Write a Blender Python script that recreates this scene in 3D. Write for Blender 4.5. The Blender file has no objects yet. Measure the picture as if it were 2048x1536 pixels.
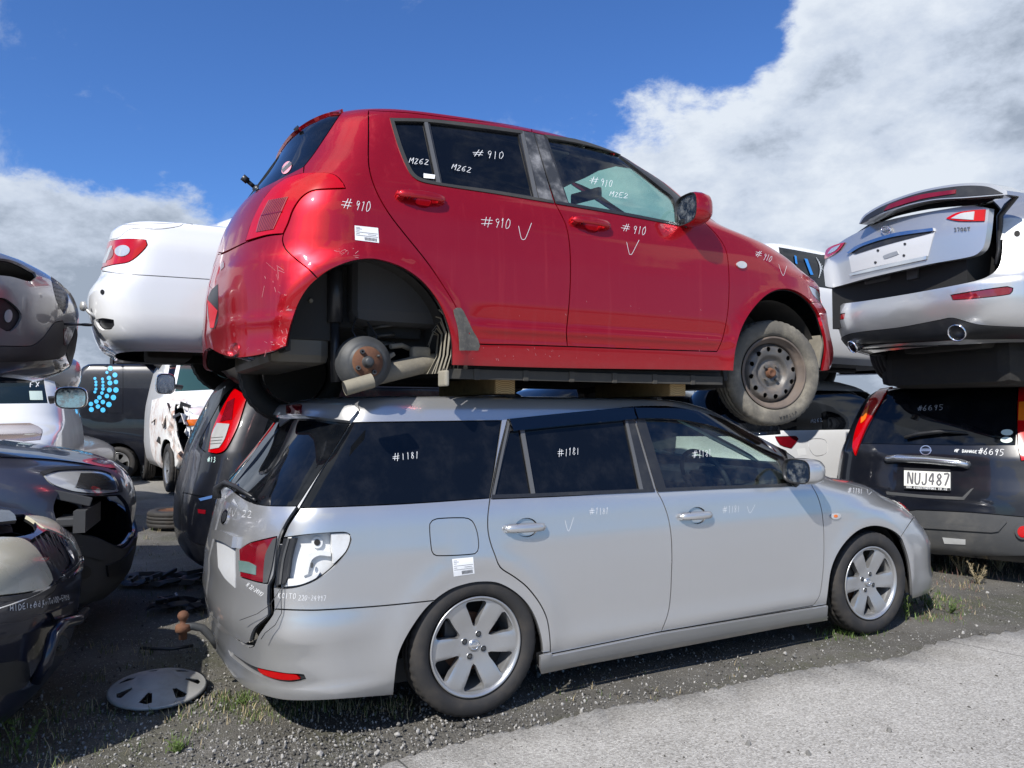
import bpy, bmesh, math, random
import numpy as np
from mathutils import Matrix, Vector, Euler
from mathutils.bvhtree import BVHTree
from mathutils.geometry import delaunay_2d_cdt
random.seed(7); np.random.seed(7)
SC = bpy.context.scene
COL = SC.collection
# ---------------- camera ----------------
EYE = 1.316; FPX = 1500.0; PITCH = math.atan(57/1500.0); TH = 0.48826
cd = bpy.data.cameras.new('camera'); cam = bpy.data.objects.new('camera', cd); COL.objects.link(cam)
cam.location = (0, 0, EYE); cam.rotation_euler = (math.pi/2+PITCH, 0, 0)
cd.sensor_width = 36; cd.lens = FPX/2048*36; cd.clip_start = .05; cd.clip_end = 3000
SC.camera = cam
SC.view_settings.view_transform = 'Standard'; SC.view_settings.look = 'None'
SC.view_settings.gamma = 1; SC.view_settings.exposure = 0.36
SC.cycles.max_bounces = 8; SC.cycles.transparent_max_bounces = 12; SC.cycles.use_denoising = True
SC.cycles.caustics_reflective = False; SC.cycles.caustics_refractive = False
# ---------------- sun + sky ----------------
SUN = Vector((-.13, -.237, .25)).normalized()
sl = bpy.data.lights.new('sun', 'SUN'); sl.energy = 4.6; sl.angle = math.radians(.5); sl.color = (1, .955, .89)
so = bpy.data.objects.new('sun', sl); COL.objects.link(so)
so.rotation_euler = (-SUN).to_track_quat('-Z', 'Y').to_euler()
so.location = (-6, -10, 12)

class NT:
    """tiny helper around a node tree"""
    def __init__(s, tree): s.t = tree; s.n = tree.nodes; s.l = tree.links
    def new(s, typ, **kw):
        n = s.n.new(typ)
        for k, v in kw.items():
            if k.startswith('i_'): n.inputs[k[2:].replace('_', ' ')].default_value = v
            else: setattr(n, k, v)
        return n
    def link(s, a, b): s.l.new(a, b)
    def put(s, inp, v):
        if hasattr(v, 'is_output'): s.l.new(v, inp)
        elif v is not None: inp.default_value = v
    def math(s, op, a, b=None, c=None, clamp=False):
        n = s.n.new('ShaderNodeMath'); n.operation = op; n.use_clamp = clamp
        s.put(n.inputs[0], a)
        if b is not None: s.put(n.inputs[1], b)
        if c is not None: s.put(n.inputs[2], c)
        return n.outputs[0]
    def vmath(s, op, a, b=None):
        n = s.n.new('ShaderNodeVectorMath'); n.operation = op
        s.put(n.inputs[0], a)
        if b is not None: s.put(n.inputs[1], b)
        return n.outputs[0]
    def noise(s, vec, scale, detail=4, rough=.55, dist=0, w=None):
        n = s.n.new('ShaderNodeTexNoise'); n.inputs['Scale'].default_value = scale
        n.inputs['Detail'].default_value = detail; n.inputs['Roughness'].default_value = rough
        n.inputs['Distortion'].default_value = dist
        if vec is not None: s.l.new(vec, n.inputs['Vector'])
        return n.outputs['Fac']
    def ramp(s, fac, stops, interp='LINEAR'):
        n = s.n.new('ShaderNodeValToRGB'); n.color_ramp.interpolation = interp
        e = n.color_ramp.elements
        while len(e) < len(stops): e.new(.5)
        for k, (p, c) in enumerate(stops):
            e[k].position = p; e[k].color = c if len(c) == 4 else (*c, 1)
        s.put(n.inputs[0], fac); return n.outputs[0]
    def smooth(s, v, a, b):
        n = s.n.new('ShaderNodeMapRange'); n.interpolation_type = 'SMOOTHSTEP'
        s.put(n.inputs[0], v); n.inputs[1].default_value = a; n.inputs[2].default_value = b
        return n.outputs[0]
    def mix(s, fac, a, b, blend='MIX'):
        n = s.n.new('ShaderNodeMix'); n.data_type = 'RGBA'; n.blend_type = blend
        s.put(n.inputs[0], fac); s.put(n.inputs[6], a if hasattr(a, 'is_output') or len(a) == 4 else (*a, 1))
        s.put(n.inputs[7], b if hasattr(b, 'is_output') or len(b) == 4 else (*b, 1)); return n.outputs[2]

w = bpy.data.worlds.new('World'); SC.world = w; w.use_nodes = True
N = NT(w.node_tree); w.node_tree.nodes.clear()
tc = N.new('ShaderNodeTexCoord'); D = N.vmath('NORMALIZE', tc.outputs['Generated'])
sky = N.new('ShaderNodeTexSky', sky_type='NISHITA', sun_disc=False, sun_elevation=math.asin(SUN.z),
            sun_rotation=math.atan2(SUN.x, SUN.y), altitude=0, air_density=1.0, dust_density=.35, ozone_density=2.2)
sx = N.new('ShaderNodeSeparateXYZ'); N.link(D, sx.inputs[0]); X, Y, Z = sx.outputs
az = N.math('ARCTAN2', X, Y); el = N.math('ARCSINE', Z)
# cloud coordinates: direction flattened towards the horizon
cv = N.new('ShaderNodeMapping'); cv.inputs['Scale'].default_value = (1, 1, 1.7); cv.inputs['Location'].default_value = (3.1, 1.7, .4); N.link(D, cv.inputs[0]); CV = cv.outputs[0]
n1 = N.noise(CV, 3.4, 10, .60, 0)
n2 = N.noise(CV, 11.0, 8, .66, .1)
# bank of cloud on the right: edge rises to the right
e1 = N.math('SUBTRACT', N.math('ADD', N.math('MULTIPLY_ADD', az, .26, .350), N.math('MULTIPLY', N.smooth(az, .30, .50), .25)), el)
front = N.smooth(Y, -.15, .3)
bank = N.math('MULTIPLY', N.smooth(e1, -.13, .13), N.smooth(az, -.07, .07))
# low bank on the left
lowt = N.math('SUBTRACT', N.math('MULTIPLY_ADD', az, -.10, .25), el)
low = N.math('MULTIPLY', N.smooth(lowt, -.07, .10), N.math('SUBTRACT', 1.0, N.smooth(az, -.46, -.28)))
lowedge = N.math('MULTIPLY', N.smooth(N.math('SUBTRACT', .17, el), -.05, .12), .75)
mask = N.math('MULTIPLY', N.math('MAXIMUM', N.math('MAXIMUM', bank, low), lowedge), front)
nb = N.noise(CV, 1.3, 3, .5)
back = N.math('MULTIPLY', N.smooth(nb, .42, .60), N.math('SUBTRACT', 1.0, front))
mask = N.math('MAXIMUM', mask, back)
d0 = N.math('ADD', N.math('MULTIPLY_ADD', N.math('SUBTRACT', n1, .5), 1.25, mask), N.math('MULTIPLY', N.math('SUBTRACT', n2, .5), .85))
cloud = N.smooth(d0, .44, .70)
# thin wisps elsewhere
wv = N.new('ShaderNodeMapping'); wv.inputs['Rotation'].default_value = (0, 0, .8); wv.inputs['Scale'].default_value = (1, 2.6, 1); N.link(CV, wv.inputs[0])
wisp = N.math('MULTIPLY', N.smooth(N.noise(wv.outputs[0], 3.4, 8, .66, .3), .535, .76), .62)
cloud = N.math('MAXIMUM', cloud, wisp)
# relief of the cloud: thick and thin places
sh = N.noise(CV, 2.2, 5, .5, .1)
sh2 = N.noise(CV, 8.0, 9, .62, 0)
shade = N.math('MULTIPLY_ADD', sh2, .50, N.math('MULTIPLY', sh, .58))
shade = N.math('ADD', shade, N.math('MULTIPLY', N.math('SUBTRACT', d0, .9), -.07))
shade = N.math('ADD', shade, N.math('MULTIPLY', N.math('SUBTRACT', N.math('MINIMUM', el, .5), .30), .22))
ccol = N.ramp(shade, [(.41, (2.7, 3.2, 4.0)), (.49, (4.6, 5.2, 6.2)), (.58, (6.0, 6.5, 7.2))])
blue = N.mix(1.0, sky.outputs[0], (.47, .76, 1.22), 'MULTIPLY')
col = N.mix(cloud, blue, ccol)
bg = N.new('ShaderNodeBackground'); N.link(col, bg.inputs[0]); bg.inputs[1].default_value = .10
wo = N.new('ShaderNodeOutputWorld'); N.link(bg.outputs[0], wo.inputs[0])

# ---------------- pixel of the photograph -> ray ----------------
def ray(px, py):
    x = (px-1024)/FPX; y = (768-py)/FPX; c, s = math.cos(PITCH), math.sin(PITCH)
    return Vector((x, c-y*s, s+y*c)).normalized()
CAMP = Vector((0, 0, EYE))
def ground(px, py, z=0.0):
    r = ray(px, py); t = (z-EYE)/r.z; return CAMP+r*t
def atdepth(px, py, Yd):
    r = ray(px, py); return CAMP+r*(Yd/r.y)

# ---------------- materials ----------------
MATS = {}
def mat(name, base, rough=.5, metal=0.0, coat=0.0, coat_rough=.03, spec=.5, dirt=0.0, dirtcol=(.22, .19, .14), bump=0.0, bscale=60,
        var=0.0, wave=0.0, streak=0.0, trans=0.0, alpha=1.0, flake=0.0, emis=None, dscale=3.0, lowdirt=0.0, coatior=1.5):
    if name in MATS: return MATS[name]
    m = bpy.data.materials.new(name); m.use_nodes = True; N = NT(m.node_tree); b = m.node_tree.nodes['Principled BSDF']
    tc = N.new('ShaderNodeTexCoord'); V = tc.outputs['Object']
    col = (*base, 1); rv = rough
    if var > 0:
        nv = N.noise(V, 9, 5, .6); col = N.mix(nv, tuple(c*(1-var) for c in base), tuple(min(1, c*(1+var)) for c in base))
    if flake > 0:
        vn = N.new('ShaderNodeTexVoronoi'); vn.inputs['Scale'].default_value = 900; N.link(V, vn.inputs['Vector'])
        col = N.mix(N.math('MULTIPLY', vn.outputs['Distance'], flake), col, tuple(min(1, c*1.5+.03) for c in base))
    if dirt > 0 or lowdirt > 0:
        dn = N.math('MULTIPLY', N.smooth(N.noise(V, dscale, 7, .68), .42, .78), dirt)
        if streak > 0:
            mp = N.new('ShaderNodeMapping'); mp.inputs['Scale'].default_value = (26, 26, 1.1); N.link(V, mp.inputs[0])
            dn = N.math('MAXIMUM', dn, N.math('MULTIPLY', N.smooth(N.noise(mp.outputs[0], 1.0, 4, .6), .52, .80), streak))
        if lowdirt > 0:
            sp = N.new('ShaderNodeSeparateXYZ'); N.link(V, sp.inputs[0])
            lo = N.math('SUBTRACT', 1.0, N.smooth(N.math('ADD', sp.outputs[2], N.math('MULTIPLY', N.noise(V, 14, 6, .7), .12)), .26, .42))
            dn = N.math('MAXIMUM', dn, N.math('MULTIPLY', lo, lowdirt))
        col = N.mix(dn, col, dirtcol)
        rv = N.math('MULTIPLY_ADD', dn, .5, rough, clamp=True)
        if coat > 0: N.link(N.math('MULTIPLY_ADD', dn, -coat, coat, clamp=True), b.inputs['Coat Weight'])
        if metal > 0: N.link(N.math('MULTIPLY_ADD', dn, -metal, metal, clamp=True), b.inputs['Metallic'])
    N.put(b.inputs['Base Color'], col); N.put(b.inputs['Roughness'], rv)
    if not b.inputs['Metallic'].is_linked: b.inputs['Metallic'].default_value = metal
    if not b.inputs['Coat Weight'].is_linked: b.inputs['Coat Weight'].default_value = coat
    b.inputs['Coat Roughness'].default_value = coat_rough; b.inputs['Specular IOR Level'].default_value = spec
    b.inputs['Coat IOR'].default_value = coatior
    if trans > 0: b.inputs['Transmission Weight'].default_value = trans
    if emis: b.inputs['Emission Color'].default_value = (*emis, 1); b.inputs['Emission Strength'].default_value = 1
    if bump > 0:
        bn = N.new('ShaderNodeBump'); bn.inputs['Strength'].default_value = bump; bn.inputs['Distance'].default_value = .004
        N.link(N.noise(V, bscale, 5, .65), bn.inputs['Height']); N.link(bn.outputs[0], b.inputs['Normal'])
    if wave > 0:
        bn = N.new('ShaderNodeBump'); bn.inputs['Strength'].default_value = wave; bn.inputs['Distance'].default_value = .01
        N.link(N.math('ADD', N.noise(V, 2.6, 2, .5), N.math('MULTIPLY', N.noise(V, 14, 2, .5), .10)), bn.inputs['Height'])
        N.link(bn.outputs[0], b.inputs['Normal']); N.link(bn.outputs[0], b.inputs['Coat Normal'])
    MATS[name] = m; return m

def glassmat(name, tint, refl=1.0, rough=0.0, dirt=.0):
    """thin window glass: tinted see-through plus mirror reflection"""
    if name in MATS: return MATS[name]
    m = bpy.data.materials.new(name); m.use_nodes = True; N = NT(m.node_tree); m.node_tree.nodes.clear()
    tr = N.new('ShaderNodeBsdfTransparent'); tr.inputs[0].default_value = (*tint, 1)
    gl = N.new('ShaderNodeBsdfGlossy'); gl.inputs['Roughness'].default_value = rough; gl.inputs[0].default_value = (1, 1, 1, 1)
    fr = N.new('ShaderNodeFresnel'); ge = N.new('ShaderNodeNewGeometry')
    N.link(N.math('MULTIPLY_ADD', ge.outputs['Backfacing'], 1/1.5-1.5, 1.5), fr.inputs[0])
    mx = N.new('ShaderNodeMixShader'); N.link(N.math('MULTIPLY', fr.outputs[0], 1.5*refl, clamp=True), mx.inputs[0])
    N.link(tr.outputs[0], mx.inputs[1]); N.link(gl.outputs[0], mx.inputs[2]); last = mx.outputs[0]
    if dirt > 0:
        tc = N.new('ShaderNodeTexCoord'); df = N.new('ShaderNodeBsdfDiffuse'); df.inputs[0].default_value = (.35, .34, .3, 1)
        m2 = N.new('ShaderNodeMixShader')
        N.link(N.math('MULTIPLY', N.smooth(N.noise(tc.outputs['Object'], 7, 8, .7), .35, .85), dirt), m2.inputs[0])
        N.link(last, m2.inputs[1]); N.link(df.outputs[0], m2.inputs[2]); last = m2.outputs[0]
    o = N.new('ShaderNodeOutputMaterial'); N.link(last, o.inputs[0]); MATS[name] = m; return m

# ---------------- object helpers ----------------
def tag(o, label=None, cat=None, group=None, kind=None):
    if label: o['label'] = label
    if cat: o['category'] = cat
    if group: o['group'] = group
    if kind: o['kind'] = kind
    return o
def empty(name, M=None, label=None, cat=None, group=None):
    o = bpy.data.objects.new(name, None); COL.objects.link(o); o.empty_display_size = .1
    if M is not None: o.matrix_world = M if isinstance(M, Matrix) else Matrix.Translation(M)
    return tag(o, label, cat, group)
def link(name, me, material=None, parent=None, label=None):
    o = bpy.data.objects.new(name, me); COL.objects.link(o)
    if material is not None:
        for m in (material if isinstance(material, (list, tuple)) else [material]): me.materials.append(m)
    if parent is not None: o.parent = parent
    if label: o['label'] = label
    return o
def pyd(name, v, f, material=None, parent=None, smooth=False, label=None, mi=None):
    me = bpy.data.meshes.new(name); me.from_pydata([tuple(map(float, p)) for p in v], [], [tuple(map(int, q)) for q in f])
    if smooth: me.polygons.foreach_set('use_smooth', [True]*len(me.polygons))
    if mi is not None: me.polygons.foreach_set('material_index', mi)
    me.update(); return link(name, me, material, parent, label)
class MB:
    """collects shapes, then links them as ONE mesh object"""
    def __init__(s): s.v = []; s.f = []; s.m = []; s.sm = []
    def add(s, v, f, mi=0, sm=False):
        k = len(s.v); s.v += [tuple(map(float, p)) for p in v]; s.f += [tuple(int(i)+k for i in q) for q in f]
        s.m += [mi]*len(f); s.sm += [sm]*len(f); return s
    def box(s, c, d, R=None, mi=0, bev=0.0, taper=1.0):
        hx, hy, hz = d[0]/2, d[1]/2, d[2]/2; b = min(bev, hx*.9, hy*.9, hz*.9)
        R = R or Matrix.Identity(3)
        if b <= 0:
            v = [(x*hx*(taper if z > 0 else 1), y*hy*(taper if z > 0 else 1), z*hz) for x in (-1, 1) for y in (-1, 1) for z in (-1, 1)]
            f = [(0, 1, 3, 2), (4, 6, 7, 5), (0, 4, 5, 1), (2, 3, 7, 6), (0, 2, 6, 4), (1, 5, 7, 3)]
        else:
            bm = bmesh.new(); bmesh.ops.create_cube(bm, size=1)
            for q in bm.verts: q.co = Vector((q.co.x*2*hx*(taper if q.co.z > 0 else 1), q.co.y*2*hy*(taper if q.co.z > 0 else 1), q.co.z*2*hz))
            bmesh.ops.bevel(bm, geom=bm.edges[:], offset=b, segments=2, affect='EDGES', profile=.6)
            bm.verts.index_update(); v = [tuple(q.co) for q in bm.verts]; f = [[q.index for q in g.verts] for g in bm.faces]; bm.free()
        C = Vector(c); return s.add([C+R@Vector(p) for p in v], f, mi, b > 0 and False)
    def tube(s, pts, r, n=8, mi=0, caps=True, sm=True, flat=1.0):
        pts = [Vector(p) for p in pts]; rr = r if isinstance(r, (list, tuple)) else [r]*len(pts)
        V = []; up = None
        for i, p in enumerate(pts):
            d = (pts[min(i+1, len(pts)-1)]-pts[max(i-1, 0)]).normalized()
            if up is None: up = d.orthogonal().normalized()
            up = (up-d*up.dot(d)).normalized() if (up-d*up.dot(d)).length > 1e-5 else d.orthogonal().normalized()
            q = d.cross(up)
            for k in range(n):
                a = 2*math.pi*k/n; V.append(p+up*math.cos(a)*rr[i]+q*math.sin(a)*rr[i]*flat)
        F = [(i*n+k, i*n+(k+1) % n, (i+1)*n+(k+1) % n, (i+1)*n+k) for i in range(len(pts)-1) for k in range(n)]
        s.add(V, F, mi, sm)
        if caps:
            b = len(s.v)-len(V); s.f += [tuple(b+k for k in range(n))[::-1], tuple(b+(len(pts)-1)*n+k for k in range(n))]
            s.m += [mi, mi]; s.sm += [False, False]
        return s
    def lathe(s, prof, n=48, M=None, mi=0, sm=True, a0=0, a1=2*math.pi, closed=False):
        """prof: (radius, axial) ; axis = local -y (outwards); M places it"""
        full = abs(a1-a0-2*math.pi) < 1e-6; m = n if full else n+1; V = []
        for i in range(m):
            a = a0+(a1-a0)*i/n; c, q = math.cos(a), math.sin(a)
            for (r, t) in prof: V.append(Vector((r*c, -t, r*q)))
        if M is not None: V = [M@p for p in V]
        k = len(prof); F = []
        for i in range(n):
            j = (i+1) % m
            for a in range(k-1 if not closed else k):
                b = (a+1) % k; F.append((i*k+a, i*k+b, j*k+b, j*k+a))
        return s.add(V, F, mi, sm)
    def prism(s, poly, y0, y1, M=None, mi=0, sm=False, side_mi=None):
        """outline in local (x,z), from y0 to y1"""
        n = len(poly); V = [Vector((p[0], y0, p[1])) for p in poly]+[Vector((p[0], y1, p[1])) for p in poly]
        if M is not None: V = [M@p for p in V]
        F = [tuple(range(n)), tuple(range(2*n-1, n-1, -1))]
        s.add(V, F, mi, sm); k = len(s.v)-2*n
        for i in range(n):
            j = (i+1) % n; s.f.append((k+i, k+n+i, k+n+j, k+j)); s.m.append(side_mi if side_mi is not None else mi); s.sm.append(sm)
        return s
    def build(s, name, material, parent=None, label=None, auto=None):
        me = bpy.data.meshes.new(name); me.from_pydata(s.v, [], s.f)
        me.polygons.foreach_set('material_index', s.m); me.polygons.foreach_set('use_smooth', s.sm); me.update()
        if auto:
            bm = bmesh.new(); bm.from_mesh(me)
            bmesh.ops.remove_doubles(bm, verts=bm.verts[:], dist=1e-5)
            bmesh.ops.recalc_face_normals(bm, faces=bm.faces[:])
            for e in bm.edges:
                if len(e.link_faces) == 2 and e.calc_face_angle(0) > auto: e.smooth = False
            for f in bm.faces: f.smooth = True
            bm.to_mesh(me); bm.free()
        return link(name, me, material, parent, label)
def Mx(loc, rz=0.0, ry=0.0, rx=0.0, sc=1.0):
    return Matrix.Translation(loc) @ Euler((rx, ry, rz)).to_matrix().to_4x4() @ Matrix.Scale(sc, 4)
# ---------------- car shell: a stack of horizontal outlines, cut into panels ----------------
def pchip(xs, ys, q):
    xs = np.asarray(xs, float); ys = np.asarray(ys, float); h = np.diff(xs); dl = np.diff(ys)/h
    m = np.zeros(len(xs)); m[1:-1] = np.where(dl[:-1]*dl[1:] > 0, 2*dl[:-1]*dl[1:]/(dl[:-1]+dl[1:]+1e-12), 0)
    m[0], m[-1] = dl[0], dl[-1]
    k = np.clip(np.searchsorted(xs, q)-1, 0, len(xs)-2); t = (q-xs[k])/h[k]
    return ((2*t**3-3*t**2+1)*ys[k]+(t**3-2*t**2+t)*h[k]*m[k]+(-2*t**3+3*t**2)*ys[k+1]+(t**3-t**2)*h[k]*m[k+1])
def crom(pts, step, closed=True):
    """smooth curve through pixel points; a point with a third item is a corner"""
    n = len(pts); P = [np.array(p[:2], float) for p in pts]; C = [len(p) > 2 for p in pts]; out = []
    rng = range(n if closed else n-1)
    for i in rng:
        a, b = P[i], P[(i+1) % n]
        if closed: p0, p3 = P[i-1], P[(i+2) % n]
        else: p0, p3 = P[max(i-1, 0)], P[min(i+2, n-1)]
        if C[i]: p0 = a
        if C[(i+1) % n]: p3 = b
        L = np.linalg.norm(b-a); m = max(1, int(round(L/step)))
        ma = (b-p0)*.5; mb = (p3-a)*.5
        la, lb = np.linalg.norm(ma), np.linalg.norm(mb)
        if la > L: ma *= L/la
        if lb > L: mb *= L/lb
        if C[i] and C[(i+1) % n]: ma = mb = b-a
        for k in range(m):
            t = k/m; out.append((2*t**3-3*t**2+1)*a+(t**3-2*t**2+t)*ma+(-2*t**3+3*t**2)*b+(t**3-t**2)*mb)
    if not closed: out.append(P[-1])
    return out
def pip(poly, pts):
    x, y = pts[:, 0], pts[:, 1]; ins = np.zeros(len(pts), bool); n = len(poly); j = n-1
    for i in range(n):
        xi, yi = poly[i]; xj, yj = poly[j]
        if yi != yj:
            c = ((yi > y) != (yj > y)) & (x < (xj-xi)*(y-yi)/(yj-yi)+xi); ins ^= c
        j = i
    return ins
class Shell:
    def __init__(s, M, levels, disp=None, nu=260, nt=220, bar=.02):
        s.M = M; s.Mi = M.inverted(); L = np.array(levels, float); s.disp = disp
        cum = [0]
        for a, b in zip(L[:-1], L[1:]):
            cum.append(cum[-1]+math.hypot(b[0]-a[0], b[3]-a[3])*.8+.25*min(abs(b[1]-a[1]), .4)+.25*min(abs(b[2]-a[2]), .6)+.004)
        s.T = np.linspace(0, cum[-1], nt); pr = [pchip(cum, L[:, k], s.T) for k in range(8)]
        z, xr, xf, w, lr, nr, lf, nf = pr
        G = np.zeros((nt, nu, 3)); un = np.linspace(0, 1, nu)
        phi = np.linspace(0, 1, 220)**1.5*math.pi/2
        A, B = None, None
        for j in range(nt):
            hl = (xf[j]-xr[j])/2; a_ = min(lr[j], hl*.98); b_ = min(lf[j], hl*.98)
            cr = np.cos(phi).clip(0)**(2/nr[j]); sr = np.sin(phi).clip(0)**(2/nr[j])
            xs = xr[j]+a_-a_*cr; ys = w[j]*sr
            cf = np.cos(phi).clip(0)**(2/nf[j]); sf = np.sin(phi).clip(0)**(2/nf[j])
            xs2 = (xf[j]-b_+b_*cf)[::-1]; ys2 = (w[j]*sf)[::-1]
            xm = np.linspace(xs[-1], xs2[0], 40)[1:-1]
            X = np.concatenate([xs, xm, xs2]); Yv = np.concatenate([ys, np.full(38, w[j]), ys2])
            mid = (xr[j]+xf[j])/2; Yv = Yv*(1-bar/max(w[j], .3)*((X-mid)/hl)**2*(Yv/max(w[j], 1e-3)))
            # split into rear corner / side / front corner so that columns line up between levels
            def res(x, y, n):
                d = np.concatenate([[0], np.cumsum(np.hypot(np.diff(x), np.diff(y)))]); q = np.linspace(0, d[-1]+1e-9, n)
                return np.interp(q, d, x), np.interp(q, d, y)
            if A is None:
                hw = .85; Lr = 1.15; Ls = 3.4; tot = 6.0
                A = int(nu*.2); B = int(nu*.72)
            x1, y1 = res(X[:220], Yv[:220], A+1); x2, y2 = res(X[219:259], Yv[219:259], B-A+1); x3, y3 = res(X[258:], Yv[258:], nu-B)
            G[j, :, 0] = np.concatenate([x1[:-1], x2[:-1], x3]); G[j, :, 1] = -np.concatenate([y1[:-1], y2[:-1], y3]); G[j, :, 2] = z[j]
        s.G = G; s._norm()
        if disp is not None:
            s.G = G+s.Nn*disp(G[..., 0], G[..., 1], G[..., 2])[..., None]; s._norm()
        # metric in u
        jm = int(nt*.4); du = np.linalg.norm(np.diff(s.G[jm], axis=0), axis=1); s.U = np.concatenate([[0], np.cumsum(du)])
        s.nu, s.nt = nu, nt; s.bvh = None; s.h = G[:, :, 2]
    def _norm(s):
        G = s.G; du = np.gradient(G, axis=1); dt = np.gradient(G, axis=0)
        n = np.cross(dt, du); n[:, 0, 1] = 0; n[:, -1, 1] = 0
        # keep the centreline continuous with its mirror image
        n /= np.linalg.norm(n, axis=2, keepdims=True)+1e-12
        cen = np.array([1.0, 0, .7]); sgn = np.sign(((G-np.array([G[..., 0].mean(), 0, .6]))*n).sum(2).mean()); s.Nn = n*(sgn if sgn != 0 else 1)
    def ev(s, u, t, what='P'):
        """u signed metric coordinate (negative = the right hand side of the car), t metric"""
        u = np.asarray(u, float); t = np.asarray(t, float); au = np.abs(u).clip(0, s.U[-1]*.999999)
        fi = np.interp(au, s.U, np.arange(s.nu)); i = np.minimum(fi.astype(int), s.nu-2); a = (fi-i)[..., None]
        fj = (t.clip(0, s.T[-1]*.999999)/s.T[-1]*(s.nt-1)); j = np.minimum(fj.astype(int), s.nt-2); b = (fj-j)[..., None]
        A = s.G if what == 'P' else s.Nn
        r = (A[j, i]*(1-a)+A[j, i+1]*a)*(1-b)+(A[j+1, i]*(1-a)+A[j+1, i+1]*a)*b
        if what != 'P': r /= np.linalg.norm(r, axis=-1, keepdims=True)+1e-12
        r[..., 1] *= np.where(u > 0, -1.0, 1.0); return r
    def _bvh(s):
        nt, nu = s.nt, s.nu; V = s.G.reshape(-1, 3); Vm = V*np.array([1, -1, 1.]); k = nt*nu
        j, i = np.meshgrid(np.arange(nt-1), np.arange(nu-1), indexing='ij'); b = (j*nu+i).ravel()
        F = np.stack([b, b+1, b+nu+1, b+nu], 1); s.F = np.concatenate([F, F+k])
        s.bvh = BVHTree.FromPolygons(np.concatenate([V, Vm]).tolist(), s.F.tolist()); s.W = V
    def cast(s, o, d):
        if s.bvh is None: s._bvh()
        loc, nor, idx, dist = s.bvh.ray_cast(o, d, 100)
        if loc is None: return None
        nq = (s.nt-1)*(s.nu-1); right = idx < nq; q = idx % nq; j, i = divmod(q, s.nu-1)
        y = loc.y if right else -loc.y; p = np.array([loc.x, y, loc.z])
        a, b, c, e = s.G[j, i], s.G[j, i+1], s.G[j+1, i+1], s.G[j+1, i]; fu = fv = .5
        for _ in range(6):
            r = (a*(1-fu)+b*fu)*(1-fv)+(e*(1-fu)+c*fu)*fv-p
            ju = (b-a)*(1-fv)+(c-e)*fv; jv = (e-a)*(1-fu)+(c-b)*fu
            m = np.array([[ju@ju, ju@jv], [ju@jv, jv@jv]])+np.eye(2)*1e-12; dd = np.linalg.solve(m, -np.array([ju@r, jv@r])); fu += dd[0]; fv += dd[1]
        fu = min(1, max(0, fu)); fv = min(1, max(0, fv))
        U = s.U[i]*(1-fu)+s.U[i+1]*fu; T = (j+fv)/(s.nt-1)*s.T[-1]
        return (-U if right else U, T)
    def px(s, x, y, side=None):
        """pixel of the photograph -> (u,t) on this car"""
        o = s.Mi @ CAMP; d = (s.Mi.to_3x3() @ ray(x, y)).normalized(); h = s.cast(o, d)
        if h is not None and (side is None or (h[0] < 0) == (side < 0)): return h
        V = s.G.reshape(-1, 3); best = None
        for sg in ((1,) if side == -1 else (-1,) if side == 1 else (1, -1)):
            W = V*np.array([1, sg, 1.])-np.array(o); t = W@np.array(d); e = ((W-t[:, None]*np.array(d))**2).sum(1)+(s.Nn.reshape(-1, 3)*np.array([1, sg, 1.])@np.array(d) > .25)*.05
            k = int(e.argmin())
            if best is None or e[k] < best[0]: best = (e[k], sg, k)
        _, sg, k = best; j, i = divmod(k, s.nu); return (-s.U[i] if sg == 1 else s.U[i], s.T[j])
    def xz(s, x, z):
        h = s.cast(Vector((x, -5, z)), Vector((0, 1, 0)))
        return h
    def yz(s, y, z, front=False):
        return s.cast(Vector((9 if front else -9, y, z)), Vector((-1 if front else 1, 0, 0)))
    def xy(s, x, y):
        return s.cast(Vector((x, y, 9)), Vector((0, 0, -1)))
    def trace(s, pts, mode='px', step=8, closed=True, side=None, clip=0):
        q = crom(pts, step, closed); out = []
        for p in q:
            h = s.px(p[0], p[1], side) if mode == 'px' else getattr(s, mode)(p[0], p[1])
            if h is not None and clip and h[0]*clip < 0: h = (clip*(s.U[-1]-1e-4) if abs(h[0]) > s.U[-1]/2 else clip*1e-4, h[1])
            if h is not None: out.append(h)
        return out
    def at(s, x, y, h=0.0):
        """pixel -> local point and normal on this car's surface"""
        u, t = s.px(x, y); return Vector(s.ev(u, t)+s.ev(u, t, 'N')*h), Vector(s.ev(u, t, 'N'))
    def panels(s, regions, root, grid=.035, gridfar=.08, name0='body', mat0=None, gap=.0029, rim=.016, full=True):
        """regions: dicts name, polys[[(u,t)..]..], mat, off, gap; later ones win; mat None = hole"""
        segs = []; UM, TM = s.U[-1], s.T[-1]
        R = []
        for r in regions:
            P = []
            for p in r['polys']:
                p = [(max(-UM, min(UM, a)), max(0, min(TM, b))) for a, b in p]
                P.append(p)
                if r.get('mir', True): P.append([(-a, b) for a, b in p][::-1])
            R.append(dict(r, P=P))
        pts = []; edges = []
        for r in R:
            for p in r['P']:
                k = len(pts); q = [p[0]]
                for a in p[1:]:
                    if math.hypot(a[0]-q[-1][0], a[1]-q[-1][1]) > 1e-3: q.append(a)
                if math.hypot(q[0][0]-q[-1][0], q[0][1]-q[-1][1]) < 1e-3: q.pop()
                if len(q) < 3: continue
                pts += q; edges += [(k+i, k+(i+1) % len(q)) for i in range(len(q))]
        nb = len(pts)
        # border of the domain
        for (a, b, n) in (((-UM, 0), (UM, 0), 90), ((UM, 0), (UM, TM), 40), ((UM, TM), (-UM, TM), 90), ((-UM, TM), (-UM, 0), 40)):
            k = len(pts)
            for i in range(n+1): pts.append((a[0]+(b[0]-a[0])*i/n, a[1]+(b[1]-a[1])*i/n))
            edges += [(k+i, k+i+1) for i in range(n)]
        B = np.array(pts[:nb]) if nb else np.zeros((0, 2))
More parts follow.
